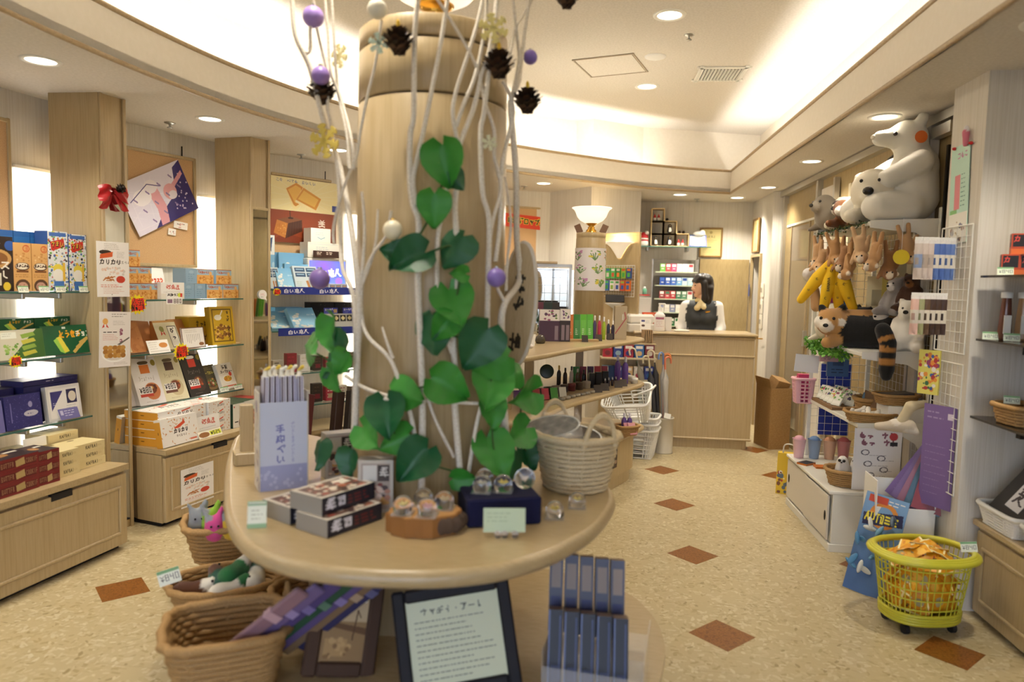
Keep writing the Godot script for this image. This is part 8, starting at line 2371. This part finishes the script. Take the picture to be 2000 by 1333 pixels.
	plush_toy("hanging_monkey", "tan plush toy hanging low on the far post", xf(v3(1.49, 1.45, -5.04), -60, 0, 10), [[v3(0, -.06, 0), v3(0, .05, 0), .034, .03, lin("c59a68")], [v3(-.02, .03, .03), v3(-.02, .032, .035), .02, .018, lin("f0e6d6")]], .01, .012, [])
	# ---- banana plush
	var bn := thing("banana_plush", "bunch of four large yellow plush bananas with black print", "plush toy", xf(v3(1.5, 1.71, -4.72), -20))
	var ym := mat("banana", h("eec01a"), .8)
	for i in 4:
		var a: float = [-.34, -.12, .1, .3][i]
		var m := mb()
		var pts := []
		for k in 9:
			var u := k / 8.0
			pts.append(v3(a * u * .42 * (1.0 if i else 1.3), -u * [.27, .34, .33, .33][i], .03 * sin(u * PI) + .02 * (i % 2)))
		var q := smooth(pts, 2)
		m.tube(q.slice(0, 9), .022, .043, 10)
		m.tube(q.slice(8), .043, .026, 10)
		m.ball(pts[8], v3(.026, .026, .026), 8, 6)
		var bp := part(bn, "banana", m.done(), ym)
		for k in 3:
			var t := TextMesh.new()
			t.text = ["O", "BANANA", "C"][k] if i == 1 else ["o", "C", "u"][k]
			t.font_size = 16
			t.pixel_size = .0013
			t.depth = .002
			part(bp, "print_mark", t, M.black, xf(pts[2 + k * 2] + v3(0, 0, .043), 0, 0, 90 if k == 1 and i == 1 else 0))
	var stm := mb()
	stm.cyl(v3(0, -.01, .01), .02, .035, 10)
	part(bn, "stalk", stm.done(), cm(h("4a3418"), .8))
	# aprons and pouches behind
	for i in 7:
		var c: Color = [h("2f62a8"), h("b04a8a"), h("e0d6b0"), h("cbbf6a"), h("d8cfae"), h("4a6a9a"), h("c8a0a8")][i]
		s = sheet(40, 70, c, 2)
		rect(10, 20, 20, 24, c.darkened(.25)); lines(8, 52, 24, 2, 7, c.darkened(.5), 2)
		pnode("hanging_pouch", ["blue hanging pouch on the end grid", "magenta hanging pouch on the end grid", "cream hanging apron with brown bottle print", "mustard hanging apron on the back grid", "pale hanging bag on the back grid", "dark blue pouch low on the end grid", "pink pouch low on the end grid"][i], "pouch", v3([.1, .07, .13, .13, .11, .14, .12][i], [.22, .2, .3, .28, .24, .2, .13][i], .02), {"f": s}, c, xf(v3([1.66, 1.57, 1.80, 1.82, 1.82, 1.66, 1.6][i], [1.4, 1.42, 1.3, 1.35, 1.5, .92, 1.02][i], [-5.04, -5.04, -4.8, -4.62, -4.5, -5.04, -5.04][i]), [0, 0, -40, -50, -50, 0, 0][i]), "hanging pouches and aprons")
	pnode("blue_board", "deep blue board behind the end grid", "board", v3(.2, .5, .01), {"f": sheet(8, 8, h("26389a"), 2)}, h("26389a"), xf(v3(1.68, .5, -5.12)))
	# ---- middle shelf plush pile
	y = 1.1605
	for i in 2:
		var q := [[v3(0, .075, -.06), v3(0, .08, .0), .06, .075, lin("f1ead8")], [v3(0, .1, .05), v3(0, .1, .06), .072, .07, lin("f4eedd")], [v3(-.07, .04, .03), v3(-.11, .02, .06), .022, .012, lin("e9e0cc")], [v3(.07, .04, .03), v3(.11, .02, .06), .022, .012, lin("e9e0cc")]]
		plush_toy("plush_seal", ["white spotted plush seal lying at the front of the pile", "white spotted plush seal lying higher behind the first"][i], xf(v3([1.54, 1.6][i], y + [0, .09][i], [-4.86, -4.93][i]), [-40, -30][i]), q, .012, .02, eyes(1.0, .12, .118, .025, .1, .13, .009) + [["spot", v3(.04, .15, .06), Vector3.ONE * .007, "3a302a"], ["spot", v3(-.04, .15, .05), Vector3.ONE * .007, "3a302a"], ["spot", v3(.0, .165, .03), Vector3.ONE * .007, "3a302a"]], "white plush seals")
	var tn := lin("c08f54")
	var bl := lin("15110f")
	var pd := plush_toy("plush_raccoon_dog", "large tan and black plush raccoon dog with striped tail", xf(v3(1.57, y, -4.52), -20), [[v3(-.02, .1, 0), v3(.16, .1, -.02), .1, .1, bl], [v3(-.04, .155, -.03), v3(.16, .16, -.05), .075, .075, tn], [v3(-.12, .15, .03), v3(-.13, .15, .04), .085, .082, tn], [v3(-.15, .13, .1), v3(-.15, .125, .13), .042, .03, lin("efe4d2")], [v3(-.19, .15, .07), v3(-.19, .15, .072), .034, .03, lin("f4ecdc")], [v3(-.08, .15, .08), v3(-.08, .15, .082), .034, .03, lin("f4ecdc")], [v3(-.18, .23, .02), v3(-.185, .24, .02), .026, .02, bl], [v3(-.07, .235, .02), v3(-.065, .245, .02), .026, .02, bl], [v3(-.1, .04, .06), v3(-.14, .03, .12), .04, .034, tn]], .013, .02, [["eye", v3(-.18, .175, .107), Vector3.ONE * .01, "1a1412"], ["eye", v3(-.11, .175, .113), Vector3.ONE * .01, "1a1412"], ["nose", v3(-.15, .135, .165), v3(.016, .012, .01), "17120f"]])
	var tl := []
	for i in 7: tl.append([v3(.13 + .015 * minf(i, 2), .13 - .036 * i, .22 + .01 * minf(i, 2)), v3(.13 + .015 * minf(i + 1, 2), .13 - .036 * (i + 1), .22 + .01 * minf(i + 1, 2)), .042, .042 - .002 * i, lin("14100e") if i % 2 == 0 else lin("b07a3c")])
	part(pd, "tail", blob(tl, .012, .01).done(), M.fur, xf(v3(.02, .0, .115), 0), "tan and black ringed tail")
	plush_toy("plush_bear", "white plush bear sitting at the near end of the pile", xf(v3(1.785, y, -4.28), -35), sit(.72, "f2ecdf", "f4efe4", "f2ecdf"), .013, .025, eyes(.72, .35, .098, .03, .32, .135, .02))
	for e in [["plush_wolf", "grey plush wolf behind the white bear", 1.76, .2, -4.42, -60, .55, "9a9490", "ece6e0", "b0a8ae"], ["plush_monkey", "dark brown plush monkey at the back of the pile", 1.82, .22, -4.36, -40, .55, "4a2c1a", "8a5a34", "5a3620"], ["plush_dog", "white plush puppy among the pile", 1.74, .12, -4.5, -50, .5, "e9dfd2", "f2ece2", "c8b8a4"], ["plush_dog", "black plush puppy in the middle of the pile", 1.70, .1, -4.68, -40, .6, "17130f", "241c18", "17130f"], ["plush_hedgehog", "grey brown plush hedgehog behind the seals", 1.70, .11, -4.84, -50, .6, "5f564c", "b59a72", "4a4238"], ["plush_dog", "sandy plush puppy with orange tag beside the raccoon dog", 1.70, .08, -4.55, -30, .5, "b58a58", "e6d6bc", "8a6438"], ["plush_fox", "small orange and cream plush fox in front of the seals", 1.515, .0, -4.74, -30, .42, "c88a4c", "f2e8d8", "d8a064"]]:
		plush_toy(e[0], e[1], xf(v3(e[2], y + e[3], e[4]), e[5]), lie(e[6], e[7], e[8], e[9]) if e[3] < .15 else sit(e[6], e[7], e[8], e[9]), .013, .02, eyes(e[6], .19 if e[3] < .15 else .35, .185 if e[3] < .15 else .098, .035, .15 if e[3] < .15 else .32, .226 if e[3] < .15 else .135))
	# ---- lower shelf goods
	y = .7555
	for i in 2: basket("shallow_basket", ["shallow wicker tray of bone shaped key rings at the shelf front", "shallow wicker tray on the white riser"][i], xf(v3([1.6, 1.74][i], y + [0, .105][i], [-4.27, -4.28][i]), [-14, 8][i]), [.13, .11][i], [.1, .08][i], .055, M.wicker, .85, 3, 5, 0, "shallow wicker trays")
	solo("white_riser", "white cardboard riser box on the lower rack shelf", "box", cboxm(v3(.2, .104, .17), .003), M.white, xf(v3(1.765, y, -4.27)))
	basket("shallow_basket", "brown wicker basket of blue packs at the back of the lower shelf", xf(v3(1.74, y, -4.55), -10), .12, .1, .09, M.wicker, .85, 3, 6, 0, "shallow wicker trays")
	for i in 6: plush_toy("bone_key_ring", "small white plush key ring, %s in the front tray" % ORD[i], xf(v3(1.545 + .03 * (i % 4), y + .04 + .02 * (i / 4), -4.31 + .04 * (i % 3)), i * 50, 0, 80), [[v3(0, -.025, 0), v3(0, .025, 0), .014, .014, lin("eee6d8")], [v3(-.012, .03, 0), v3(.012, .03, 0), .013, .013, lin("f0e8da")]], .008, .008, [["spot", v3(0, .01, .014), Vector3.ONE * .004, "3a2a24"]], "white plush key rings")
	var pc := ["c83a6a", "5a8a3a", "4a3a6a", "d8b84a", "8a3a5a", "3a6a9a", "b8506a", "6a9a4a", "7a4a8a", "2a2a30"]
	for i in 10:
		s = sheet(24, 36, h("e2e0d2"), 2)
		fuzz(2, 2, 20, 18, [h(pc[i]), h(pc[(i + 3) % 10]), h("4a7a3a")], 12, 2, 4); rect(2, 24, 20, 8, h("f2f0e6"))
		pnode("seed_packet", "flowered seed packet, %s in the %s row of the kraft tray" % [ORD[i % 5], "front" if i < 5 else "rear"], "packet", v3(.07, .1, .01), {"f": s}, h("d8d6c8"), xf(v3(1.54 + .085 * (i / 5), y + .02, -4.98 + .075 * (i % 5)), -62, -32), "flowered seed packets")
	for i in 2: solo("kraft_tray", ["long kraft tray of seed packets at the shelf front", "long kraft tray of seed packets behind the first"][i], "tray", boxm(v3(.08, .018, .42)), cm(h("8a6a48"), .8), xf(v3(1.54 + .085 * i, y, -4.82)), "kraft trays")
	solo("kraft_divider", "slanted brown kraft divider board behind the seed packets", "board", boxm(v3(.005, .14, .26)), cm(h("7d6048"), .85), xf(v3(1.66, y, -4.48), 0, 0, -14))
	for i in 5: pnode("blue_pack", "blue and red snack pack, %s in the brown basket" % ORD[i], "pack", v3(.07, .1, .02), {"f": sheet(8, 8, [h("5a7a9a"), h("b8383c"), h("44607f"), h("6a86a4"), h("b0623a")][i], 2)}, h("4a5f7a"), xf(v3(1.68 + .03 * i, y + .03, -4.55 + .02 * (i % 2)), -40, -30), "packs in the brown basket")
	pnode("dark_folded_cloth", "dark folded cloth lying in the raised wicker tray", "cloth", v3(.16, .03, .1), {"f": sheet(8, 8, h("5a5654"), 2)}, h("5a5654"), xf(v3(1.74, y + .14, -4.28), 8, 0, 4))
	s = sheet(90, 130, h("ece9e8"), 2)
	for i in 2: text("もっちウト", 8 + i * 4, 8 + i * 15, 14, 2.6, h("8a5a6a"))
	disc(74, 16, 8, 8, h("c84a50")); rect(68, 28, 14, 8, h("2a2a34"))
	for i in 6: disc(22 + (i * 31) % 56, 50 + i * 12, 8, 6, h("5a5860")); disc(22 + (i * 31) % 56, 50 + i * 12, 6, 4.5, h("ece9e8")); lines(30 + (i * 17) % 30, 56 + i * 11, 34, 1, 4, h("a8a4a8"))
	pnode("doodle_poster", "white hand drawn poster hanging from the lower rack shelf", "poster", v3(.26, .35, .003), {"f": s}, h("ecebea"), xf(v3(1.6, .39, -4.13), 4))
	# cabinet top
	y = .3605
	basket("plush_basket", "wicker basket with two white plush toys on the white cabinet", xf(v3(1.53, y, -4.33), -14), .13, .1, .09, M.wicker, .8, 2.6, 7)
	for i in 2: plush_toy("white_plush", ["white plush toy with orange tag in the basket", "white plush toy with small face in the basket"][i], xf(v3(1.49 + .08 * i, y + .04, -4.33), -30), [[v3(0, .03, 0), v3(0, .06, 0), .045, .042, lin("f4f0ea")], [v3(0, .1, .01), v3(0, .105, .012), .032, .03, lin("f6f2ec")]], .012, .016, eyes(1.0, .11, .042, .012, .1, .045, .006), "white plush toys in the basket")
	for i in 4:
		var c: Color = [h("e0a8b4"), h("6a8ab8"), h("d8a07a"), h("c86a70")][i]
		var bk := thing("plastic_bin", ["pink translucent bin of goods at the far end of the cabinet", "blue translucent bin of goods on the cabinet", "peach translucent bin of goods on the cabinet", "red translucent bin of goods on the cabinet"][i], "bin", xf(v3([1.42, 1.52, 1.62, 1.71][i], y, -4.98)), "translucent bins on the cabinet")
		part(bk, "bin_wall", lathem([v2(.03, 0), v2(.044, .13), v2(.047, .132), v2(.041, .126), v2(.028, .004), v2(0, .004)], 20), cm(c.lightened(.25), .3))
		var m := mb()
		m.ball(v3(0, .125, 0), v3(.036, .03, .036), 10, 8)
		part(bk, "contents", m.done(), cm(c, .6))
	var pb := lattice_basket("pink_basket", "pink plastic basket hooked on the far post under a white card", xf(v3(1.46, .72, -5.1)), .065, .05, .17, cm(h("e9b4be"), .35))
	pnode("pink_goods", "magenta packs in the hooked pink basket", "pack", v3(.08, .19, .05), {"f": sheet(8, 8, h("c83a6a"), 2)}, h("c83a6a"), xf(v3(1.46, .732, -5.1)))
	pnode("white_card", "blank white card above the hooked pink basket", "card", v3(.16, .12, .003), {"f": sheet(8, 8, h("eceaec"), 2)}, h("eceaec"), xf(v3(1.46, .94, -5.06), 0, 0, -4))
	for i in 3: pnode("orange_packet", ["orange packet lying at the far end of the cabinet", "orange packet beside the plush basket", "black label holder on the cabinet edge"][i], "packet", v3(.1, .012, .07), {"t": sheet(8, 8, [h("d87a2c"), h("d8842c"), h("24222a")][i], 2)}, h("c87028"), xf(v3([1.5, 1.62, 1.42][i], y, [-4.72, -4.62, -4.8][i]), 20 * i), "flat packets on the cabinet")
	pier()

func pier() -> void:
	var s: int
	# ---- wallpapered pier: grids, socks, posters
	for e in [[1.22, .6, "upper white wire grid on the wallpapered pier"], [.55, .62, "lower white wire grid on the wallpapered pier"]]:
		var g := thing("wire_grid_panel", e[2], "wire grid", xf(v3(1.708, e[0], -3.50), 90), "wire grids on the pier")
		wire_grid(g, "wire_grid", .29, e[1], .05, .002, ID, M.wire_white)
	var sc := [["cfc0b4", "8f9fc0"], ["d8c8bc", "b8a89a"], ["dccabf", "c8b8aa"], ["5a78b8", "e6ded0"], ["4f6eb4", "e6ded0"], ["5a78b8", "e2dacb"], ["6480bc", "e6ded0"], ["e0b8a8", "d8d0c0"], ["a8a878", "d8d0c0"], ["6a5038", "e6dcc8"], ["4a3428", "e2d8c6"], ["4e382a", "e6dcc8"], ["45302a", "e6dcc8"]]
	for i in 13:
		var up := i < 7
		var k := i if up else i - 7
		s = sheet(30, 70, h(sc[i][0]), 2)
		rect(0, 26, 30, 24, h(sc[i][1])); rect(6, 32, 14, 12, h(sc[i][0]).darkened(.2)); rect(0, 0, 30, 7, h("ece6e0"))
		var o := thing("sock_pack", "hanging pack of socks, %s in the %s row on the pier grid" % [ORD[k], "upper" if up else "lower"], "socks", xf(v3(1.53 + .028 * k, 1.565 if up else 1.30, -3.62 - .006 * k), -34 + 3 * (k % 3)), "hanging sock packs")
		part(o, "socks", pillow(.036, .19, .017, ruv(s)), pmat(s))
		part(o, "header_card", boxm(v3(.034, .016, .004), v3(0, .186, 0)), M.paper)
	var yd := mb()
	yd.t = Transform3D(Basis(Vector3.RIGHT, PI / 2), Vector3.ZERO)
	yd.cyl(Vector3.ZERO, .04, .003, 20)
	var yt := thing("yellow_round_tag", "round yellow tag hanging before the sock packs", "tag", xf(v3(1.63, 1.69, -4.06), -14))
	part(yt, "disc", yd.done(), cm(h("ecd224"), .5))
	part(yt, "string", boxm(v3(.002, .18, .002), v3(0, .03, 0)), M.white)
	s = sheet(80, 200, h("b8dccb"), 2)
	text("モコもこ", 12, 14, 15, 2, h("a8508a")); rect(20, 60, 24, 70, h("d87a84")); lines(48, 60, 24, 8, 9, h("5a8a80"), 2); rect(0, 138, 80, 62, h("ece9e0")); fuzz(6, 150, 66, 46, [h("6a6a80"), h("b09a7a"), h("8a5a4a")], 14, 3, 7); rect(4, 130, 30, 8, h("7ab86a"))
	var mp := pnode("mint_poster", "long mint green sock poster pinned on the pier", "poster", v3(.17, .47, .003), {"f": s}, h("b8dccb"), xf(v3(1.718, 1.74, -3.66), -90, 0, 3))
	for i in 2:
		var pm := mb()
		pm.ball(Vector3.ZERO, v3(.012, .008, .008), 8, 6)
		solo("red_pin", ["red pin at the left top of the mint poster", "red pin at the right top of the mint poster"][i], "pin", pm.done(), cm(h("c81e1e"), .4), xf(v3(1.712, 2.2, -3.735 + .15 * i)), "red pins")
	solo("pink_sock_cutout", "pink and white sock shaped cutout above the mint poster", "cutout", blob([[v3(0, 0, 0), v3(0, .05, 0), .012, .016, lin("d8788c")], [v3(0, .06, 0), v3(0, .08, 0), .014, .01, lin("f0ecec")]], .008, .01).done(), M.vcol, xf(v3(1.705, 2.2, -3.62)))
	s = sheet(60, 90, h("d8cf6a"), 2)
	fuzz(2, 10, 56, 70, [h("b03a3a"), h("3a6a4a"), h("d88a3a"), h("e2dcd0"), h("8a3a6a"), h("3a5a9a")], 60, 2, 7)
	pnode("comic_pack", "gaudy toy pack hanging on the lower pier grid", "pack", v3(.1, .22, .012), {"f": s}, h("c8bf5a"), xf(v3(1.66, 1.0, -3.72), -50))
	# purple hanging charts with a mushroom toy
	s = sheet(70, 150, h("7a6398"), 2)
	lines(8, 10, 40, 2, 8, h("a89ac0"), 2); rect(52, 10, 12, 9, h("d8cfe0")); for i in 8: lines(8, 60 + i * 10, 50, 1, 4, h("9484b4"))
	pnode("purple_chart", "tall purple chart hanging on the lower pier grid", "chart", v3(.17, .5, .004), {"f": s}, h("6a5488"), xf(v3(1.68, .46, -3.62), -62))
	for i in 5: pnode("purple_chart", ["large purple folded chart fanning towards the floor", "violet chart leaf behind the fan", "rose chart leaf behind the fan", "teal chart leaf behind the fan", "red chart leaf at the end of the fan"][i], "chart", v3(.2 - .012 * i, .34, .003), {"f": s if i == 0 else sheet(8, 8, [h("7a6398"), h("7f6a9c"), h("9a6a80"), h("4a6a80"), h("8a2c34")][i], 2)}, h("6a5488"), xf(v3(1.60 + .018 * i, .42, -3.78 + .03 * i), -40 + 5 * i, -12, -28 + 4 * i), "fan of purple charts")
	var ms := thing("mushroom_plush", "cream sliced mushroom shaped plush before the purple charts", "plush toy", xf(v3(1.57, .80, -3.84), -25))
	part(ms, "cap", blob([[v3(-.08, 0, 0), v3(.06, .02, 0), .022, .032, lin("cdbfa8")], [v3(.0, .02, 0), v3(.09, -.01, 0), .03, .018, lin("e0d6c6")]], .01, .02).done(), M.fur)
	part(ms, "stem", blob([[v3(.02, .03, 0), v3(.06, .12, 0), .026, .024, lin("c9b894")], [v3(.06, .12, 0), v3(.12, .14, 0), .024, .02, lin("c9b894")]], .01, .02).done(), M.fur)
	# white open box, blue bird card
	var wb := thing("white_open_box", "large white open cardboard box standing by the rack", "box", xf(v3(1.575, .001, -3.76), -4))
	for e in [-1, 1]:
		part(wb, "side_panel", boxm(v3(.005, .52 - .04 * e, .2), v3(e * .135, 0, 0)), M.white)
		part(wb, "face_panel", boxm(v3(.27, .48 - .05 * e, .005), v3(0, 0, e * .1)), M.white)
	part(wb, "bottom_panel", boxm(v3(.27, .006, .2)), M.white)
	pnode("yellow_print_pack", "pale yellow and red pack lying in the white box", "pack", v3(.2, .03, .14), {"t": sheet(8, 8, h("e6d8a0"), 2)}, h("d8a890"), xf(v3(1.575, .36, -3.76), 20, 20))
	s = sheet(90, 200, h("5a7fae"), 2)
	for i in 40: rect(0, i * 5, 90, 5, h("7aa0c8").lerp(h("4a6a9c"), i / 40.0))
	disc(46, 40, 30, 26, h("d88a3a")); disc(46, 40, 20, 18, h("7aa0c8")); poly([[4, 42], [84, 28], [88, 52], [6, 66]], h("2a2c50")); text("AUTO", 8, 38, 19, 3, h("ecdc4a"), false, .55); lines(50, 38, 34, 3, 6, h("ecdc4a"), 4); rect(8, 4, 40, 14, h("c8503a")); lines(50, 8, 36, 2, 6, h("e8e2da"), 2)
	var bc := thing("blue_bird_card", "tall blue card with flying toy birds leaning by the cabinet", "card", xf(v3(1.37, .003, -3.6), -38, -14, -6))
	part(bc, "card", pbox(v3(.2, .5, .004), {"f": s}, h("5a7fae")), pmat(s))
	for i in 7:
		var m := mb()
		m.ball(Vector3.ZERO, v3(.035, .012, .012), 8, 6)
		m.t = xf(v3(0, .012, .01), 20, -30)
		m.ball(v3(-.005, .015, 0), v3(.016, .034, .005), 8, 6)
		part(bc, "toy_bird", m.done(), cm([h("4f86b0"), h("dcdcd4"), h("6a9ab8"), h("5a6a7a")][i % 4], .4), xf(v3(-.08 + .045 * (i % 4), .13 + .065 * ((i * 3) % 5), .035), i * 40, 0, -30 + 25 * i))
	# yellow basket on castors with snack packets
	var yb := thing("yellow_basket", "lime yellow plastic basket on castors full of orange packets", "basket", xf(v3(1.5, .0, -3.30), 12))
	var ym := mat("lime_plastic", h("c9c43a"), .3)
	var l := mb()
	for i in 7: l.tube(ring(lerpf(.16, .2, i / 6.0), lerpf(.125, .155, i / 6.0), .08 + .045 * i, 2.4, 36), .0035, -1, 5, true)
	var lo := ring(.16, .125, .08, 2.4, 44)
	var hi := ring(.2, .155, .35, 2.4, 44)
	for i in 44: l.bar(lo[i], hi[i], .0028, 4)
	part(yb, "lattice", l.done(), ym)
	var rm := mb()
	for k in 3: rm.tube(ring(.203 + .008 * k, .158 + .008 * k, .357 - .006 * k, 2.4, 40), .013, -1, 8, true)
	part(yb, "rim", rm.done(), ym)
	var bs := mb()
	for k in 4: bs.tube(ring(.16 + .001 * k, .124 + .001 * k, .06 + .012 * k, 2.4, 36), .009, -1, 6, true)
	part(yb, "base_band", bs.done(), ym)
	part(yb, "floor_panel", boxm(v3(.26, .01, .18), v3(0, .06, 0)), ym)
	for e in [[-.11, .07], [.11, .07], [-.11, -.07], [.11, -.07]]:
		var c := part(yb, "castor", boxm(v3(.02, .03, .02), v3(e[0], .034, e[1])), M.black)
		var wl := mb()
		wl.t = Transform3D(Basis(Vector3.BACK, PI / 2), v3(e[0] + .01, .023, e[1]))
		wl.cyl(Vector3.ZERO, .022, .02, 14)
		part(c, "wheel", wl.done(), M.black)
	s = sheet(70, 90, h("e09a10"), 2)
	fuzz(4, 4, 62, 82, [h("e8a81c"), h("d88a0c"), h("efb93a")], 24, 4, 12); disc(22, 26, 10, 10, h("b8b088")); disc(48, 60, 9, 9, h("a8a07a")); fuzz(10, 40, 50, 40, [h("b0402c"), h("f2e6c0"), h("5a4a2a")], 8, 2, 4); rect(0, 0, 70, 4, h("f4e8b0")); rect(0, 86, 70, 4, h("f4e8b0"))
	var pk := pillow(.15, .18, .03, ruv(s))
	var gm: StandardMaterial3D = M["print2"]
	for i in 18:
		var a := i * TAU / 6 + i / 6 * .5
		var rr := .11 - .02 * (i / 6)
		var lay := i / 6
		solo("orange_packet", "shiny orange snack packet, %s in the %s layer of the yellow basket" % [ORD[i % 6], ["bottom", "middle", "top"][lay]], "packet", pk, gm, xf(v3(1.50 + cos(a) * rr, .18 + .08 * lay, -3.30 + sin(a) * rr * .72), 90 - rad_to_deg(a), -12 - 24 * lay, [4, 86, -8, 95, 12, 80][i % 6]), "orange snack packets in the yellow basket")
	price_tag(xf(v3(1.68, .365, -3.27), -10, -8, 8), "green edged price tag standing on the yellow basket rim", .065, .045)
	# ---- right cabinet and dark glass shelves
	var c := thing("base_cabinet", "low wooden drawer cabinet at the right picture edge", "cabinet", ID, "low wooden drawer cabinets")
	part(c, "body", boxm(v3(.4, .4, 3.2), v3(2.015, .02, -1.86)), M.wood)
	part(c, "worktop", cboxm(v3(.43, .03, 3.22), .006, v3(2.0, .43, -1.86)), M.wood_flat)
	for e in [0, 1]:
		var d := part(c, "drawer_front", cboxm(v3(.016, .38, 1.3), .003, v3(1.808, .03, -2.8 + 1.32 * e)), M.wood)
		for k in 2: part(d, "moulding", cboxm(v3(.012, .018, 1.2), .005, v3(1.797, .09 + .24 * k, -2.8 + 1.32 * e)), M.wood)
		for k in [-1, 1]: part(d, "moulding", cboxm(v3(.012, .25, .018), .005, v3(1.797, .09, -2.8 + 1.32 * e + .59 * k)), M.wood)
	part(c, "plinth", boxm(v3(.36, .03, 3.1), v3(2.03, 0, -1.86)), M.black)
	var dg := mat("dark_glass", h("2a2420"), .08)
	for e in [[1.585, "top dark glass shelf at the right edge"], [1.30, "middle dark glass shelf at the right edge"], [.945, "lowest dark glass shelf at the right edge"]]:
		var g := thing("dark_shelf", e[1], "shelf", xf(v3(1.98, e[0] - .01, -2.4)), "dark glass shelves")
		part(g, "pane", boxm(v3(.5, .01, 2.1)), dg)
		part(g, "bracket", boxm(v3(.4, .04, .03), v3(.02, -.041, -.8)), M.dark_metal)
	s = sheet(50, 60, h("b8431c"), 2)
	rect(4, 4, 42, 34, h("1c1612")); text("カニ", 6, 6, 19, 3, h("d8483a")); text("みそ", 10, 30, 16, 2.4, h("e8903a")); rect(0, 44, 50, 16, h("d86a2a"))
	for i in 5: pnode("crab_carton", ["orange and black carton, first of the lower row", "orange and black carton, second of the lower row", "orange and black carton, third of the lower row", "orange and black carton stacked on top, left", "orange and black carton stacked on top, right"][i], "box", v3(.066, .09, .06), {"f": s, "l": s}, h("c89a2c"), xf(v3(1.80 + .075 * (i % 3) + (.035 if i > 2 else .0), 1.5865 + (.0905 if i > 2 else .0), -3.36 + .0 * i), -22), "orange and black cartons")
	for i in 3:
		var j := thing("spice_jar", "tall glass jar with white cap, %s from the pier" % ORD[i], "jar", xf(v3(1.80 + .07 * i, 1.3015, -3.36)), "tall white capped jars")
		part(j, "glass", lathem([v2(0, 0), v2(.028, 0), v2(.029, .01), v2(.02, .16), v2(.018, .185)], 16), cm([h("6a4030"), h("b08a62"), h("8a5a40")][i], .15))
		part(j, "cap", lathem([v2(.021, .185), v2(.022, .19), v2(.022, .21), v2(0, .213)], 16), M.white)
		part(j, "label_band", boxm(v3(.03, .08, .003), v3(-.006, .03, .03)), M.paper)
	basket("shallow_basket", "straw tray on the lowest dark glass shelf", xf(v3(1.88, .9465, -3.25), 8), .13, .1, .08, M.wicker, .85, 4, 6, 0, "shallow wicker trays")
	basket("shallow_basket", "straw tray on the middle dark glass shelf", xf(v3(1.97, 1.3015, -3.12), 8), .08, .1, .06, M.wicker, .85, 4, 5, 0, "shallow wicker trays")
	var tags := [[1.765, 1.586, -3.32], [1.745, 1.3015, -3.36], [1.79, 1.3015, -3.28], [1.81, 1.03, -3.28], [1.85, 1.03, -3.2], [1.9, 1.59, -3.24]]
	for i in 6: price_tag(xf(v3(tags[i][0], tags[i][1], tags[i][2]), -18, -14), "pale green price tag, %s on the dark shelves" % ORD[i], .06, .035, "dfe8d2")
	for i in 2:
		lattice_basket("white_tray_basket", ["white lattice tray with black kelp packs on the right cabinet", "white lattice tray nearer the camera on the right cabinet"][i], xf(v3(1.87, .4605, -3.30 + .34 * i), 90), .15, .09, .09, M.white, "basket", "white lattice trays")
		s = sheet(60, 150, h("1d1a1c"), 2)
		rect(18, 20, 26, 100, h("e2dcd4")); text("昆布", 20, 26, 24, 4, h("241a1a"), true); text("草人", 22, 74, 18, 3, h("3a2c2c"), true); rect(36, 30, 6, 50, h("b83a34"))
		for k in 2: pnode("kelp_pack", ["black kelp pack with white label leaning in the first tray", "black kelp pack lying behind in the first tray", "clear wrapped sweet pack in the second tray", "red lettered pack in the second tray"][i * 2 + k], "pack", v3(.15, .36 - .16 * i, .04), {"f": s} if i == 0 else {"f": sheet(8, 8, [h("8a6a58"), h("c89a8a")][k], 2)}, h("1d1a1c") if i == 0 else h("a88a78"), xf(v3(1.83 + .05 * k, .49, -3.33 + .34 * i + .04 * k), -50, -24, -26), "packs in the lattice trays")
